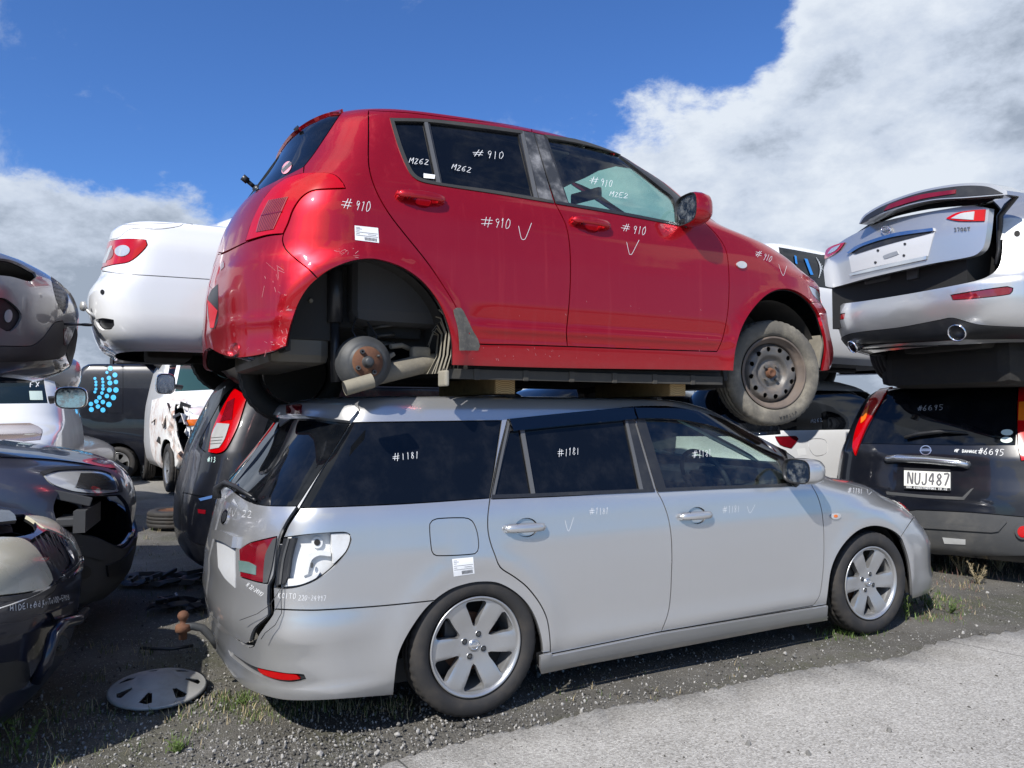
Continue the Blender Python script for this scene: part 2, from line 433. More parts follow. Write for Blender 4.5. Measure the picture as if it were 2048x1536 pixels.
        g1 = np.arange(-UM+grid/2, 0, grid); g2 = np.arange(gridfar/2, UM, gridfar)
        gp = []
        for gu, gg in ((g1, grid), (g2, gridfar)):
            a, b = np.meshgrid(gu, np.arange(gg/2, TM, gg), indexing='ij'); gp.append(np.stack([a.ravel()+1e-4*np.sin(b.ravel()*37), b.ravel()], 1))
        c0 = np.stack([np.zeros(60), np.linspace(.001, TM-.001, 60)], 1); gp.append(c0); gp = np.concatenate(gp)
        if nb:
            # drop grid points that sit right beside an outline
            cell = {}
            for q in B: cell.setdefault((int(q[0]//.02), int(q[1]//.02)), []).append(q)
            keep = np.ones(len(gp), bool)
            for i, g in enumerate(gp):
                cx, cy = int(g[0]//.02), int(g[1]//.02)
                for ax in (-1, 0, 1):
                    for ay in (-1, 0, 1):
                        for q in cell.get((cx+ax, cy+ay), ()):
                            if abs(q[0]-g[0])+abs(q[1]-g[1]) < .011: keep[i] = False
            gp = gp[keep]
        allp = [Vector(p) for p in pts]+[Vector(p) for p in gp.tolist()]
        vo, _, fo, _, _, _ = delaunay_2d_cdt(allp, edges, [], 0, 1e-5)
        V2 = np.array([(p.x, p.y) for p in vo]); F = np.array(fo, int); Cn = V2[F].mean(1)
        own = np.zeros(len(F), int)
        for k, r in enumerate(R):
            for p in r['P']:
                A = np.array(p); lo, hi = A.min(0), A.max(0)
                m = np.where((Cn[:, 0] >= lo[0]) & (Cn[:, 0] <= hi[0]) & (Cn[:, 1] >= lo[1]) & (Cn[:, 1] <= hi[1]))[0]
                if len(m): own[m[pip(A, Cn[m])]] = k+1
        area = np.abs(np.cross(V2[F[:, 1]]-V2[F[:, 0]], V2[F[:, 2]]-V2[F[:, 0]])) if False else None
        P3 = s.ev(V2[:, 0], V2[:, 1]); N3 = s.ev(V2[:, 0], V2[:, 1], 'N')
        made = {}; names = [(name0, mat0, 0.0, gap, None)]+[(r['name'], r['mat'], r.get('off', 0.0), r.get('gap', gap), r.get('label')) for r in R]
        groups = {}
        for k, (nm, mt, off, gp_, lb) in enumerate(names):
            if mt is None: continue
            groups.setdefault(k, []).append(k)
        for k in groups:
            nm, mt, off, gp_, lb = names[k]; idx = np.where(own == k)[0]
            if not len(idx): continue
            for sidei, sel in s._split(idx, F, V2, R[k-1] if k else None):
                par = root; o = s._mesh(nm, mt, off, gp_, F[sel], V2, P3, N3, par, rim, UM, lb); made.setdefault(nm, []).append(o)
        # dark inner skin behind everything that is not a window or an opening
        inn = np.array([names[k][1] is not None and not (k and R[k-1].get('glass')) for k in range(len(names))])
        sel = F[inn[own]]; used, inv = np.unique(sel, return_inverse=True)
        pv = P3[used]-N3[used]*.022
        s.inner = pyd('inner_shell', pv, inv.reshape(-1, 3), mat('inner_black', (.012, .012, .012), .8), root)
        return made
    def _split(s, idx, F, V2, r):
        if r is None or not r.get('mir', True) or r.get('join'): yield 0, idx; return
        c = V2[F[idx]].mean(1)[:, 0]; a, b = idx[c < 0], idx[c >= 0]
        if len(a): yield -1, a
        if len(b): yield 1, b
    def _mesh(s, nm, mt, off, gp_, F, V2, P3, N3, root, rim, UM, lb):
        used, inv = np.unique(F, return_inverse=True); F2 = inv.reshape(-1, 3); p = P3[used].copy(); n = N3[used]; q = V2[used]
        E = np.concatenate([F2[:, [0, 1]], F2[:, [1, 2]], F2[:, [2, 0]]]); key = np.sort(E, 1)
        kk = key[:, 0]*len(used)+key[:, 1]; uq, first, cnt = np.unique(kk, return_index=True, return_counts=True); be = E[first[cnt == 1]]
        seam = (np.abs(np.abs(q[be[:, 0], 0])-UM) < 1e-3) & (np.abs(np.abs(q[be[:, 1], 0])-UM) < 1e-3)
        be = be[~seam]
        # orientation test: face winding against outward normal
        a, b, c = p[F2[:, 0]], p[F2[:, 1]], p[F2[:, 2]]; fn = np.cross(b-a, c-a); flip = (fn*n[F2[:, 0]]).sum(1).sum() < 0
        mv = np.zeros_like(p)
        for e0, e1 in be:
            d = p[e1]-p[e0]; l = np.linalg.norm(d)
            if l < 1e-9: continue
            i_ = np.cross(n[e0], d/l)*(-1 if flip else 1); mv[e0] += i_; mv[e1] += i_
        ml = np.linalg.norm(mv, axis=1); w_ = ml > 1e-6
        if gp_ > 0: p[w_] += mv[w_]/ml[w_][:, None]*gp_
        p = p+n*off
        V = p.tolist(); FF = (F2[:, ::-1] if flip else F2).tolist(); NL = [n[i].tolist() for f in FF for i in f]
        if rim > 0 and len(be):
            for e0, e1 in be:
                k = len(V); A0, A1 = p[e0], p[e1]; B0, B1 = A0-n[e0]*rim, A1-n[e1]*rim
                V += [A0.tolist(), A1.tolist(), B1.tolist(), B0.tolist()]; f = [k, k+3, k+2, k+1] if not flip else [k, k+1, k+2, k+3]
                a_ = np.cross(np.array(V[f[1]])-np.array(V[f[0]]), np.array(V[f[2]])-np.array(V[f[0]])); a_ = (a_/(np.linalg.norm(a_)+1e-12)).tolist()
                FF.append(f); NL += [a_]*4
        me = bpy.data.meshes.new(nm); me.from_pydata(V, [], FF); me.polygons.foreach_set('use_smooth', [True]*len(me.polygons)); me.update()
        me.normals_split_custom_set([tuple(x) for x in NL])
        return link(nm, me, mt, root, lb)

# lines and lettering lying on a car's surface
FONT = {'#': [[(.3, 0), (.42, 1)], [(.62, 0), (.74, 1)], [(0, .62), (1, .68)], [(0, .3), (1, .36)]],
 '0': [[(.5, 1), (.15, .8), (.08, .4), (.3, 0), (.65, .1), (.82, .5), (.75, .85), (.5, 1)]], '1': [[(.35, .85), (.5, 1), (.45, 0)]],
 '2': [[(.1, .8), (.4, 1), (.75, .8), (.6, .45), (.05, 0), (.9, .05)]], '3': [[(.1, .9), (.6, 1), (.7, .75), (.3, .52), (.75, .35), (.6, .05), (.1, .05)]],
 '4': [[(.6, 0), (.6, 1), (.05, .35), (.9, .35)]], '5': [[(.85, 1), (.25, 1), (.2, .55), (.7, .55), (.8, .2), (.5, 0), (.1, .08)]],
 '6': [[(.7, 1), (.25, .7), (.12, .25), (.4, 0), (.78, .2), (.65, .5), (.18, .4)]], '7': [[(.05, 1), (.85, 1), (.35, 0)]],
 '8': [[(.5, .52), (.2, .75), (.5, 1), (.78, .75), (.5, .52), (.15, .22), (.5, 0), (.82, .22), (.5, .52)]],
 '9': [[(.78, .85), (.45, 1), (.2, .75), (.45, .5), (.78, .75), (.78, .85), (.6, 0)]],
 'M': [[(.05, 0), (.1, 1), (.45, .4), (.85, 1), (.9, 0)]], 'N': [[(.1, 0), (.1, 1), (.8, 0), (.8, 1)]], 'E': [[(.85, 1), (.15, .95), (.1, 0), (.85, 0)], [(.12, .5), (.7, .5)]],
 'U': [[(.1, 1), (.1, .25), (.3, 0), (.6, 0), (.8, .25), (.8, 1)]], 'J': [[(.7, 1), (.7, .2), (.5, 0), (.2, 0), (.1, .25)]],
 'K': [[(.1, 0), (.1, 1)], [(.8, 1), (.15, .45), (.85, 0)]], 'O': [[(.5, 1), (.12, .8), (.1, .3), (.45, 0), (.85, .3), (.8, .8), (.5, 1)]],
 'I': [[(.4, 0), (.45, 1)]], 'T': [[(.45, 0), (.45, 1)], [(0, .95), (.95, 1)]], '-': [[(.1, .45), (.8, .5)]], 'D': [[(.1, 0), (.1, 1), (.6, .9), (.8, .5), (.6, .08), (.1, 0)]],
 'A': [[(0, 0), (.45, 1), (.85, 0)], [(.2, .4), (.7, .4)]], 'G': [[(.8, .85), (.45, 1), (.1, .6), (.3, .05), (.75, .1), (.8, .45), (.5, .45)]],
 'H': [[(.1, 0), (.1, 1)], [(.8, 0), (.8, 1)], [(.1, .5), (.8, .5)]], 'L': [[(.15, 1), (.1, 0), (.75, 0)]], 'c': [[(.7, .55), (.4, .65), (.15, .3), (.4, 0), (.7, .08)]],
 'e': [[(.15, .35), (.7, .4), (.5, .65), (.2, .5), (.2, .1), (.6, 0)]], 'l': [[(.4, 1), (.4, 0)]], 'd': [[(.7, 1), (.7, 0), (.3, 0), (.15, .3), (.4, .55), (.7, .45)]],
 'j': [[(.5, .6), (.5, -.2), (.2, -.25)]], 'o': [[(.45, .6), (.15, .35), (.4, 0), (.7, .3), (.45, .6)]], 'i': [[(.4, 0), (.4, .6)]], 'X': [[(.1, 0), (.8, 1)], [(.1, 1), (.8, 0)]],
 'V': [[(0, .75), (.32, 0), (1, 1.1)]], 'F': [[(.1, 0), (.1, 1), (.8, 1)], [(.1, .55), (.65, .55)]], 'R': [[(.1, 0), (.1, 1), (.7, .9), (.7, .6), (.1, .5), (.8, 0)]],
 'S': [[(.8, .85), (.4, 1), (.12, .75), (.75, .35), (.55, .02), (.1, .12)]], 'W': [[(0, 1), (.22, 0), (.48, .8), (.72, 0), (.95, 1)]], 'C': [[(.8, .85), (.45, 1), (.1, .55), (.35, 0), (.8, .12)]],
 'Z': [[(.1, 1), (.8, 1), (.1, 0), (.85, 0)]], '.': [[(.3, 0), (.45, .03)]], ' ': []}
def strokes(text, x, y, w, h, rot=0.0, slant=.12, adv=1.18, jit=.085, seed=1):
    """text -> polylines in pixels; (x,y) lower left, w,h size of a letter, rot clockwise"""
    rnd = random.Random(seed); out = []; c, s_ = math.cos(rot), math.sin(rot)
    for k, ch in enumerate(text):
        for st in FONT.get(ch, []):
            L = []
            for (a, b) in st:
                ax = (k*adv+a+slant*b+rnd.uniform(-jit, jit))*w; by = (b+rnd.uniform(-jit, jit))*h
                L.append((x+ax*c+by*s_, y+ax*s_-by*c))
            out.append(L)
    return out
def ribbon(shell, lines, width, material, root, name='marker_writing', lift=.0014, step=3, side=None, label=None, into=None):
    b = into or MB()
    for L in lines:
        q = crom(L, step, False) if len(L) > 2 else crom([tuple(L[0])+(1,), tuple(L[1])+(1,)], step, False); P = []; Nn = []
        for (x, y) in q:
            h = shell.px(x, y, side)
            if h is None: continue
            n = shell.ev(*h, 'N'); P.append(Vector(shell.ev(*h)+n*lift)); Nn.append(Vector(n))
        if len(P) < 2: continue
        V = []
        for i in range(len(P)):
            d = (P[min(i+1, len(P)-1)]-P[max(i-1, 0)]); d = d.normalized() if d.length > 1e-9 else Vector((1, 0, 0)); q_ = d.cross(Nn[i]).normalized()*width/2
            V += [P[i]-q_, P[i]+q_]
        b.add(V, [(2*i, 2*i+1, 2*i+3, 2*i+2) for i in range(len(P)-1)])
    if into is not None: return b
    return b.build(name, material, root, label)
def sticker(shell, quad, material, root, name='paper_sticker', lift=.0015, nx=4, ny=4, label=None, side=None):
    """quad: four pixels (tl,tr,br,bl) laid on the surface"""
    V = []; tl, tr, br, bl = [np.array(p, float) for p in quad]
    for j in range(ny+1):
        for i in range(nx+1):
            a, b = i/nx, j/ny; p = (tl*(1-a)+tr*a)*(1-b)+(bl*(1-a)+br*a)*b; h = shell.px(*p, side); V.append(Vector(shell.ev(*h)+shell.ev(*h, 'N')*lift))
    F = [(j*(nx+1)+i, j*(nx+1)+i+1, (j+1)*(nx+1)+i+1, (j+1)*(nx+1)+i) for j in range(ny) for i in range(nx)]
    return pyd(name, V, F, material, root, label=label)
# ---------------- the two hero cars: position and body outlines ----------------
DV = Vector((math.cos(TH), math.sin(TH), 0)); NV = Vector((-math.sin(TH), math.cos(TH), 0))
O_S = Vector((-.539, 4.021, 0)); M_S = Matrix.Translation(O_S) @ Euler((0, 0, TH)).to_matrix().to_4x4()
O_R = O_S+DV*-.483+Vector((0, 0, 1.25)); M_R = Matrix.Translation(O_R) @ Euler((0, 0, TH)).to_matrix().to_4x4()
def sstep(x, a, b): t = np.clip((x-a)/(b-a), 0, 1); return t*t*(3-2*t)
#        z    xr     xf    w     lr   nr   lf   nf
LEV_S = [(0.13, -0.932, 3.4576, 0.79, 0.42, 2.8, 0.7, 2.8), (0.17, -0.9428, 3.58, 0.825, 0.42, 2.8, 0.7, 2.8), (0.24, -0.9667, 3.5868, 0.84, 0.42, 2.8, 0.7, 2.8), (0.33, -0.9855, 3.5569, 0.845, 0.42, 2.8, 0.7, 2.8), (0.45, -0.9914, 3.5562, 0.8475, 0.42, 2.8, 0.7, 2.8), (0.55, -0.9996, 3.4988, 0.8475, 0.42, 2.8, 0.7, 2.8), (0.62, -1.0, 3.424, 0.8475, 0.4, 2.7, 0.7, 2.8), (0.7, -0.985, 3.3983, 0.845, 0.38, 2.6, 0.8, 2.4), (0.78, -0.968, 3.2249, 0.84, 0.36, 2.6, 0.9, 2.4), (0.85, -0.951, 3.0612, 0.834, 0.34, 2.6, 0.9, 2.4), (0.91, -0.932, 2.7397, 0.822, 0.33, 2.6, 0.75, 2.4), (0.95, -0.912, 2.5896, 0.805, 0.33, 2.6, 0.7, 2.4), (1.0, -0.872, 2.5227, 0.785, 0.34, 2.7, 0.7, 2.3), (1.1, -0.79, 2.3086, 0.745, 0.34, 2.8, 0.62, 2.5), (1.2, -0.72, 2.0629, 0.7059, 0.34, 2.8, 0.56, 2.6), (1.2844, -0.665, 1.8678, 0.6745, 0.34, 2.8, 0.5, 2.6), (1.3436, -0.6345, 1.7055, 0.6519, 0.34, 2.8, 0.45, 2.6), (1.385, -0.5497, 1.4829, 0.6116, 0.34, 2.7, 0.42, 2.6), (1.395, -0.2981, 1.2109, 0.529, 0.4, 2.5, 0.5, 2.5), (1.399, 0.1195, 0.9464, 0.3666, 0.45, 2.4, 0.45, 2.4), (1.403, 0.25, 0.7, 0.002, 0.2, 2.0, 0.2, 2.0)]
WA_S = [(0.0, .305), (2.6, .305)]
def disp_s(x, y, z):
    side = sstep(np.abs(y), .70, .78); d = np.zeros_like(x)
    # shoulder crease and lower door crease
    d += .004*np.exp(-((z-.735)/.06)**2)*side*sstep(x, -.9, -.2)
    d -= .007*sstep(z, .66, .38)*side*sstep(x, .25, .6)*sstep(x, 2.2, 1.9)
    d += .007*np.exp(-((z-.27)/.05)**2)*side*sstep(x, .25, .6)*sstep(x, 2.25, 2.0)
    for cx, cz in WA_S:
        r = np.hypot(x-cx, z-cz); d += .009*np.exp(-((r-.365)/.05)**2)*side*sstep(z, .15, .3)
    # bumper: shelf under the tailgate, lip along the bottom
    rear = sstep(x, -.35, -.62)
    d += rear*(.016*np.exp(-((z-.455)/.07)**2)+.012*sstep(z, .235, .215))*sstep(z, .7, .5)
    # recess for the number plate
    return d
LEV_R = [(0.19, -0.507, 2.9764, 0.76, 0.45, 2.6, 0.7, 2.8), (0.22, -0.5349, 3.0439, 0.8, 0.48, 2.6, 0.7, 2.8), (0.3, -0.5449, 3.1, 0.832, 0.5, 2.6, 0.7, 2.8), (0.42, -0.54, 3.1444, 0.842, 0.52, 2.5, 0.7, 2.8), (0.55, -0.546, 3.1091, 0.845, 0.52, 2.5, 0.7, 2.8), (0.65, -0.537, 3.0908, 0.845, 0.5, 2.5, 0.7, 2.8), (0.74, -0.517, 3.1175, 0.845, 0.48, 2.5, 0.8, 2.4), (0.82, -0.499, 3.1426, 0.842, 0.46, 2.5, 0.9, 2.4), (0.9, -0.48, 3.0127, 0.838, 0.44, 2.5, 0.9, 2.4), (0.96, -0.46, 2.8592, 0.828, 0.43, 2.5, 0.75, 2.4), (1.02, -0.43, 2.698, 0.815, 0.42, 2.5, 0.7, 2.4), (1.1, -0.372, 2.3496, 0.785, 0.41, 2.5, 0.6, 2.3), (1.1996, -0.303, 2.1089, 0.7399, 0.4, 2.5, 0.52, 2.5), (1.3037, -0.243, 1.949, 0.6965, 0.4, 2.5, 0.48, 2.6), (1.3873, -0.2, 1.7597, 0.6626, 0.42, 2.5, 0.44, 2.6), (1.4341, -0.132, 1.6586, 0.6356, 0.45, 2.5, 0.42, 2.6), (1.4662, 0.1167, 1.5193, 0.6062, 0.5, 2.4, 0.42, 2.5), (1.5, 0.4461, 1.2649, 0.527, 0.5, 2.3, 0.4, 2.4), (1.508, 0.62, 0.9, 0.002, 0.12, 2.0, 0.12, 2.0)]
def disp_r(x, y, z):
    side = sstep(np.abs(y), .66, .76); d = np.zeros_like(x)
    for cx, cz in ((.0, .30), (2.375, .30)):
        r = np.hypot(x-cx, z-cz); d += (.014*np.exp(-((r-.385)/.05)**2)+.008*sstep(r, .46, .41))*side*sstep(z, .12, .3)
    d -= .020*sstep(z, .56, .42)*side*sstep(x, .35, .6)*sstep(x, 2.05, 1.85)
    d += .022*np.exp(-((z-.435)/.022)**2)*side*sstep(x, .38, .55)*sstep(x, 2.02, 1.85)
    d += .010*sstep(z, .41, .39)*side*sstep(x, .35, .6)*sstep(x, 2.05, 1.85)
    rear = sstep(x, -.12, -.35)
    d += rear*.010*np.exp(-((z-.43)/.03)**2)
    d += rear*.012*sstep(z, .74, .68)*sstep(np.abs(y), .3, .5)
    return d
# ---------------- shared car parts ----------------
SILVER = mat('silver_paint', (.50, .505, .51), .28, .68, coat=1, streak=.07, flake=.06, dirt=.07, dirtcol=(.36, .35, .33), wave=.10)
RED = mat('red_paint', (.43, .002, .010), .36, .65, coat=.85, streak=.16, flake=.05, spec=.3, wave=.10, dirt=.05, dirtcol=(.30, .08, .08), lowdirt=.5)
WHITEP = mat('white_paint', (.78, .79, .80), .3, 0, coat=1, dirt=.12, dirtcol=(.5, .48, .44))
BLACKP = mat('black_paint', (.004, .005, .009), .3, 0, coat=.8, spec=.3, dirt=.12, dirtcol=(.05, .05, .05), dscale=5)
NAVYP = mat('navy_paint', (.006, .009, .022), .3, .1, coat=.8, spec=.3, dirt=.18, dirtcol=(.07, .07, .07), dscale=4)
GREYP = mat('grey_paint', (.24, .235, .24), .34, .4, coat=1, dirt=.2, dirtcol=(.2, .19, .17))
TRIM = mat('black_trim', (.018, .019, .022), .38, dirt=.25, dirtcol=(.07, .07, .065), dscale=8)
TRIMF = mat('faded_trim', (.03, .032, .036), .5, dirt=.95, dirtcol=(.30, .30, .31), dscale=6)
PLAST = mat('grey_plastic', (.05, .052, .055), .55, dirt=.5, dirtcol=(.16, .15, .13), bump=.15, bscale=300)
RUBBER = mat('tyre_rubber', (.022, .021, .021), .72, dirt=.45, dirtcol=(.085, .072, .058), dscale=9, bump=.12, bscale=220)
RUBDUST = mat('dusty_tyre', (.10, .092, .078), .9, dirt=.9, dirtcol=(.31, .28, .22), dscale=5, bump=.5, bscale=90)
CHROME = mat('chrome', (.75, .76, .78), .08, 1.0, dirt=.12)
STEELG = mat('wheel_silver', (.44, .445, .45), .32, .75, coat=.3, dirt=.22, dirtcol=(.24, .22, .2), dscale=12)
PRIVACY = mat('privacy_glass', (.003, .004, .006), .015, 0, coat=0, spec=.38, dirt=.05, dirtcol=(.2, .2, .2), dscale=6)
CLEARG = glassmat('clear_glass', (.70, .80, .75), 1.0, dirt=.10)
VISOR = glassmat('smoked_visor', (.16, .10, .12), 1.2)
REDLENS = mat('red_lens', (.44, .0, .002), .18, 0, coat=.8, var=.3, spec=.2)
REDLENS2 = mat('dark_red_lens', (.16, .004, .010), .08, 0, coat=1, var=.5)
CLEARL = mat('clear_lens', (.55, .56, .56), .12, .3, coat=1, var=.3)
AMBER = mat('amber_lens', (.75, .16, .01), .1, 0, coat=1, var=.3)
PENW = mat('white_marker', (.70, .71, .72), .7)
PAPER = mat('paper', (.82, .83, .83), .5)
INK = mat('print_ink', (.10, .10, .11), .6)
RUST = mat('rusty_metal', (.13, .06, .035), .8, .3, dirt=.8, dirtcol=(.24, .12, .06), dscale=14, bump=.4, bscale=120)
DUSTM = mat('dusty_metal', (.17, .155, .125), .85, .1, dirt=.7, dirtcol=(.31, .28, .22), dscale=10, bump=.3, bscale=90)
DRUMM = mat('drum_grey', (.06, .063, .066), .55, .4, dirt=.3, dirtcol=(.2, .19, .17), dscale=9)
UNDER = mat('underbody', (.02, .019, .018), .85, dirt=.6, dirtcol=(.06, .055, .045), dscale=7, bump=.3)
SEATF = mat('seat_fabric', (.06, .06, .062), .9, bump=.3, bscale=400)
WHITEM = mat('primer_metal', (.66, .67, .67), .45, dirt=.35, dirtcol=(.35, .33, .3), dscale=16)

def patch(shell, name, uv, material, root, off=.004, grid=.02, rim=.004, label=None, bulge=0.0):
    """a piece of its own lying on the shell, edges turned down to it"""
    A = np.array(uv); A = A[np.r_[True, np.abs(np.diff(A, axis=0)).sum(1) > 1e-4]]
    lo, hi = A.min(0), A.max(0); a, b = np.meshgrid(np.arange(lo[0], hi[0], grid), np.arange(lo[1], hi[1], grid), indexing='ij')
    g = np.stack([a.ravel(), b.ravel()], 1); g = g[pip(A, g)] if len(g) else g
    if len(g): g = g[(np.abs(g[:, None]-A[None]).sum(2).min(1) > grid*.35)]
    n = len(A); vo, _, fo, _, _, _ = delaunay_2d_cdt([Vector(p) for p in A]+[Vector(p) for p in g], [(i, (i+1) % n) for i in range(n)], [], 0, 1e-6)
    V2 = np.array([(p.x, p.y) for p in vo]); F = np.array(fo, int).reshape(-1, 3); F = F[pip(A, V2[F].mean(1))] if len(F) else F
    if not len(F): print('EMPTY PATCH', name); return root
    P = shell.ev(V2[:, 0], V2[:, 1]); Nn = shell.ev(V2[:, 0], V2[:, 1], 'N')
    if bulge:
        d = np.abs(V2[:, None]-A[None]); dm = np.hypot(d[..., 0], d[..., 1]).min(1); P = P+Nn*(bulge*np.clip(dm/.02, 0, 1)**.5)[:, None]
    return shell._mesh(name, material, off, 0, F, V2, P, Nn, root, rim, 1e9, label)
def disc(holes, R, yf, thick, M, mb, mi=0, n=64, inner=0.0, side_mi=None, grid=.012):
    """disc in local (x,z), outward -y, with openings; yf(r,a) = how far outwards"""
    rings = [[(R*math.cos(2*math.pi*k/n), R*math.sin(2*math.pi*k/n)) for k in range(n)]]+holes
    pts = []; edges = []
    for q in rings:
        k = len(pts); pts += q; edges += [(k+i, k+(i+1) % len(q)) for i in range(len(q))]
    B = np.array(pts); a, b = np.meshgrid(np.arange(-R, R, grid), np.arange(-R, R, grid), indexing='ij'); g = np.stack([a.ravel(), b.ravel()], 1)
    g = g[np.hypot(g[:, 0], g[:, 1]) < R-.004]; g = g[(np.hypot(g[:, None, 0]-B[None, :, 0], g[:, None, 1]-B[None, :, 1]).min(1) > grid*.4)]
    vo, _, fo, _, _, _ = delaunay_2d_cdt([Vector(p) for p in B]+[Vector(p) for p in g], edges, [], 0, 1e-6)
    V2 = np.array([(p.x, p.y) for p in vo]); F = np.array(fo, int); c = V2[F].mean(1); ok = np.hypot(c[:, 0], c[:, 1]) < R
    for h in holes: ok &= ~pip(np.array(h), c)
    F = F[ok]; V = [M@Vector((p[0], -yf(math.hypot(*p), math.atan2(p[1], p[0])), p[1])) for p in V2]
    mb.add(V, [f[::1] for f in F], mi, True)
    E = np.concatenate([F[:, [0, 1]], F[:, [1, 2]], F[:, [2, 0]]]); key = np.sort(E, 1); kk = key[:, 0]*100000+key[:, 1]; _, fi, ct = np.unique(kk, return_index=True, return_counts=True)
    for e0, e1 in E[fi[ct == 1]]:
        p, q = V2[e0], V2[e1]; r0, r1 = math.hypot(*p), math.hypot(*q)
        y0, y1 = yf(r0, math.atan2(p[1], p[0])), yf(r1, math.atan2(q[1], q[0]))
        mb.add([M@Vector((p[0], -y0, p[1])), M@Vector((q[0], -y1, q[1])), M@Vector((q[0], -y1+thick, q[1])), M@Vector((p[0], -y0+thick, p[1]))], [(0, 1, 2, 3)], mi if side_mi is None else side_mi)
def rpoly(pts, n=5):
    return [tuple(p) for p in crom([tuple(q) for q in pts], .008, True)]
def tyre_mb(R, rr, W, M, tread=True, n=144):
    mb = MB(); b = W/2; s = R-rr
    prof = [(rr-.004, -b*.55-.0), (rr, b*.62-.01), (rr+.006, b*.80), (rr+s*.25, b*.97), (rr+s*.5, b*1.0), (rr+s*.75, b*.95), (R-.012, b*.86), (R-.004, b*.76),
            (R-.001, b*.62), (R, b*.44), (R-.006, b*.42), (R-.006, b*.36), (R, b*.34), (R+.001, b*.08), (R-.006, b*.06), (R-.006, -b*.02), (R+.001, -b*.04), (R, -b*.34), (R-.006, -b*.36), (R-.006, -b*.42), (R, -b*.44), (R-.004, -b*.76), (R-.012, -b*.86), (rr+s*.5, -b), (rr+.006, -b*.8), (rr-.004, -b*.6)]
    V = []; k = len(prof)
    for i in range(n):
        a = 2*math.pi*i/n; g = tread and i % 3 == 0
        for (r, t) in prof:
            r2 = r-(.005 if g and r > R-.011 and abs(t) > b*.3 else 0); V.append(M@Vector((r2*math.cos(a), -(t-b), r2*math.sin(a))))
    F = [(i*k+q, i*k+q+1, ((i+1) % n)*k+q+1, ((i+1) % n)*k+q) for i in range(n) for q in range(k-1)]
    mb.add(V, F, 0, True); return mb
def alloy_wheel(M, root, R=.305, rr=.213, W=.195, rot=0.0, name='wheel', tyremat=None):
    """six-spoke alloy; M: centre of the outer face, outward -y"""
    w = empty(name); w.parent = root; w.matrix_local = M; I = Matrix.Identity(4)
    T0 = Matrix.Translation((0, W/2, 0))
    tyre_mb(R, rr, W, Matrix.Translation((0, 0, 0)) @ Matrix.Translation((0, W/2-W/2, 0)), True).build('tyre', tyremat or RUBBER, w)
    mb = MB(); mb.lathe([(rr-.02, -.16), (rr-.022, -.05), (rr-.010, -.03), (rr+.003, -.018), (rr+.004, -.010), (rr-.003, -.009), (rr-.012, -.022), (rr-.016, -.04)], 72, I, 0)
    mb.lathe([(rr-.018, -.03), (rr-.03, -.12), (rr-.03, -.17)], 72, I, 0)
    H = []
    for k in range(6):
        a0 = rot+k*math.pi/3; q = []
        for (r, off) in [(.080, 0), (.088, -.010), (.125, -.025), (.155, -.039), (.176, -.049), (.190, -.042), (.193, 0), (.190, .042), (.176, .049), (.155, .039), (.125, .025), (.088, .009)]:
            q.append((r*math.cos(a0)-off*math.sin(a0), r*math.sin(a0)+off*math.cos(a0)))
        H.append([tuple(p) for p in crom(q, .01, True)])
    def yf(r, a):
        ph = (a-rot-math.pi/6) % (math.pi/3); ph = min(ph, math.pi/3-ph)*r
        return -.040+.016*float(sstep(np.float64(r), .05, .19))-.004*float(sstep(np.float64(ph), .036, .046))*(r > .07)
    disc(H, rr-.012, yf, .034, I, mb, 0, 72)
    cap = MB(); cap.lathe([(.0, -.034), (.022, -.035), (.027, -.038), (.029, -.05)], 28, I, 0)
    ring = MB(); ring.lathe([(.020, -.035), (.0205, -.033), (.0165, -.033), (.016, -.035)], 28, I, 0); ring.box((0, .033, 0), (.05, .003, .008))
    for k in range(4):
        a = math.pi/4+.35+k*math.pi/2; c = Vector((.050*math.cos(a), 0, .050*math.sin(a)))
        mb.lathe([(.0165, -.041), (.0155, -.037), (.0135, -.037), (.013, -.041)], 16, Matrix.Translation(c), 0); mb.lathe([(0, -.0385), (.0135, -.0385)], 16, Matrix.Translation(c), 1); mb.lathe([(.0, -.032), (.008, -.033), (.009, -.039)], 6, Matrix.Translation(c), 2, False)
    o = mb.build('rim', [STEELG, TRIM, DRUMM], w); cap.build('centre_cap', STEELG, o); ring.build('emblem', CHROME, o)
    br = MB(); br.lathe([(.03, -.105), (.125, -.105), (.128, -.108), (.128, -.125), (.0, -.126)], 40, I, 0); br.box((-.085, .115, .05), (.07, .06, .12), None, 1, .01); br.build('brake_disc', [RUST, DRUMM], w)
    bk = MB(); bk.lathe([(0, -.17), (rr-.02, -.172)], 32, I, 0); bk.build('wheel_back', UNDER, w)
    return w
def plain_wheel(M, root, R=.31, rr=.205, W=.2, spokes=5, name='wheel', metal=None, tyremat=None):
    w = empty(name); w.parent = root; w.matrix_local = M; I = Matrix.Identity(4)
    tyre_mb(R, rr, W, I, True, 96).build('tyre', tyremat or RUBBER, w)
    mb = MB(); mb.lathe([(rr-.02, -.16), (rr-.012, -.03), (rr+.003, -.014), (rr-.004, -.010), (rr-.02, -.04)], 48, I, 0)
    H = []
    for k in range(spokes):
        a0 = 2*math.pi*k/spokes; q = []
        for (r, h) in [(.07, 0), (.10, -.025), (.17, -.05), (.185, -.03), (.187, 0), (.185, .03), (.17, .05), (.10, .025)]:
            q.append((r*math.cos(a0)-h*math.sin(a0), r*math.sin(a0)+h*math.cos(a0)))
        H.append(q)
    disc(H, rr-.012, lambda r, a: -.03-.02*float(sstep(np.float64(r), .12, .03)), .03, I, mb, 0, 48, grid=.02); mb.lathe([(0, -.17), (rr-.02, -.172)], 32, I, 1)
    mb.build('rim', [metal or STEELG, UNDER], w); return w
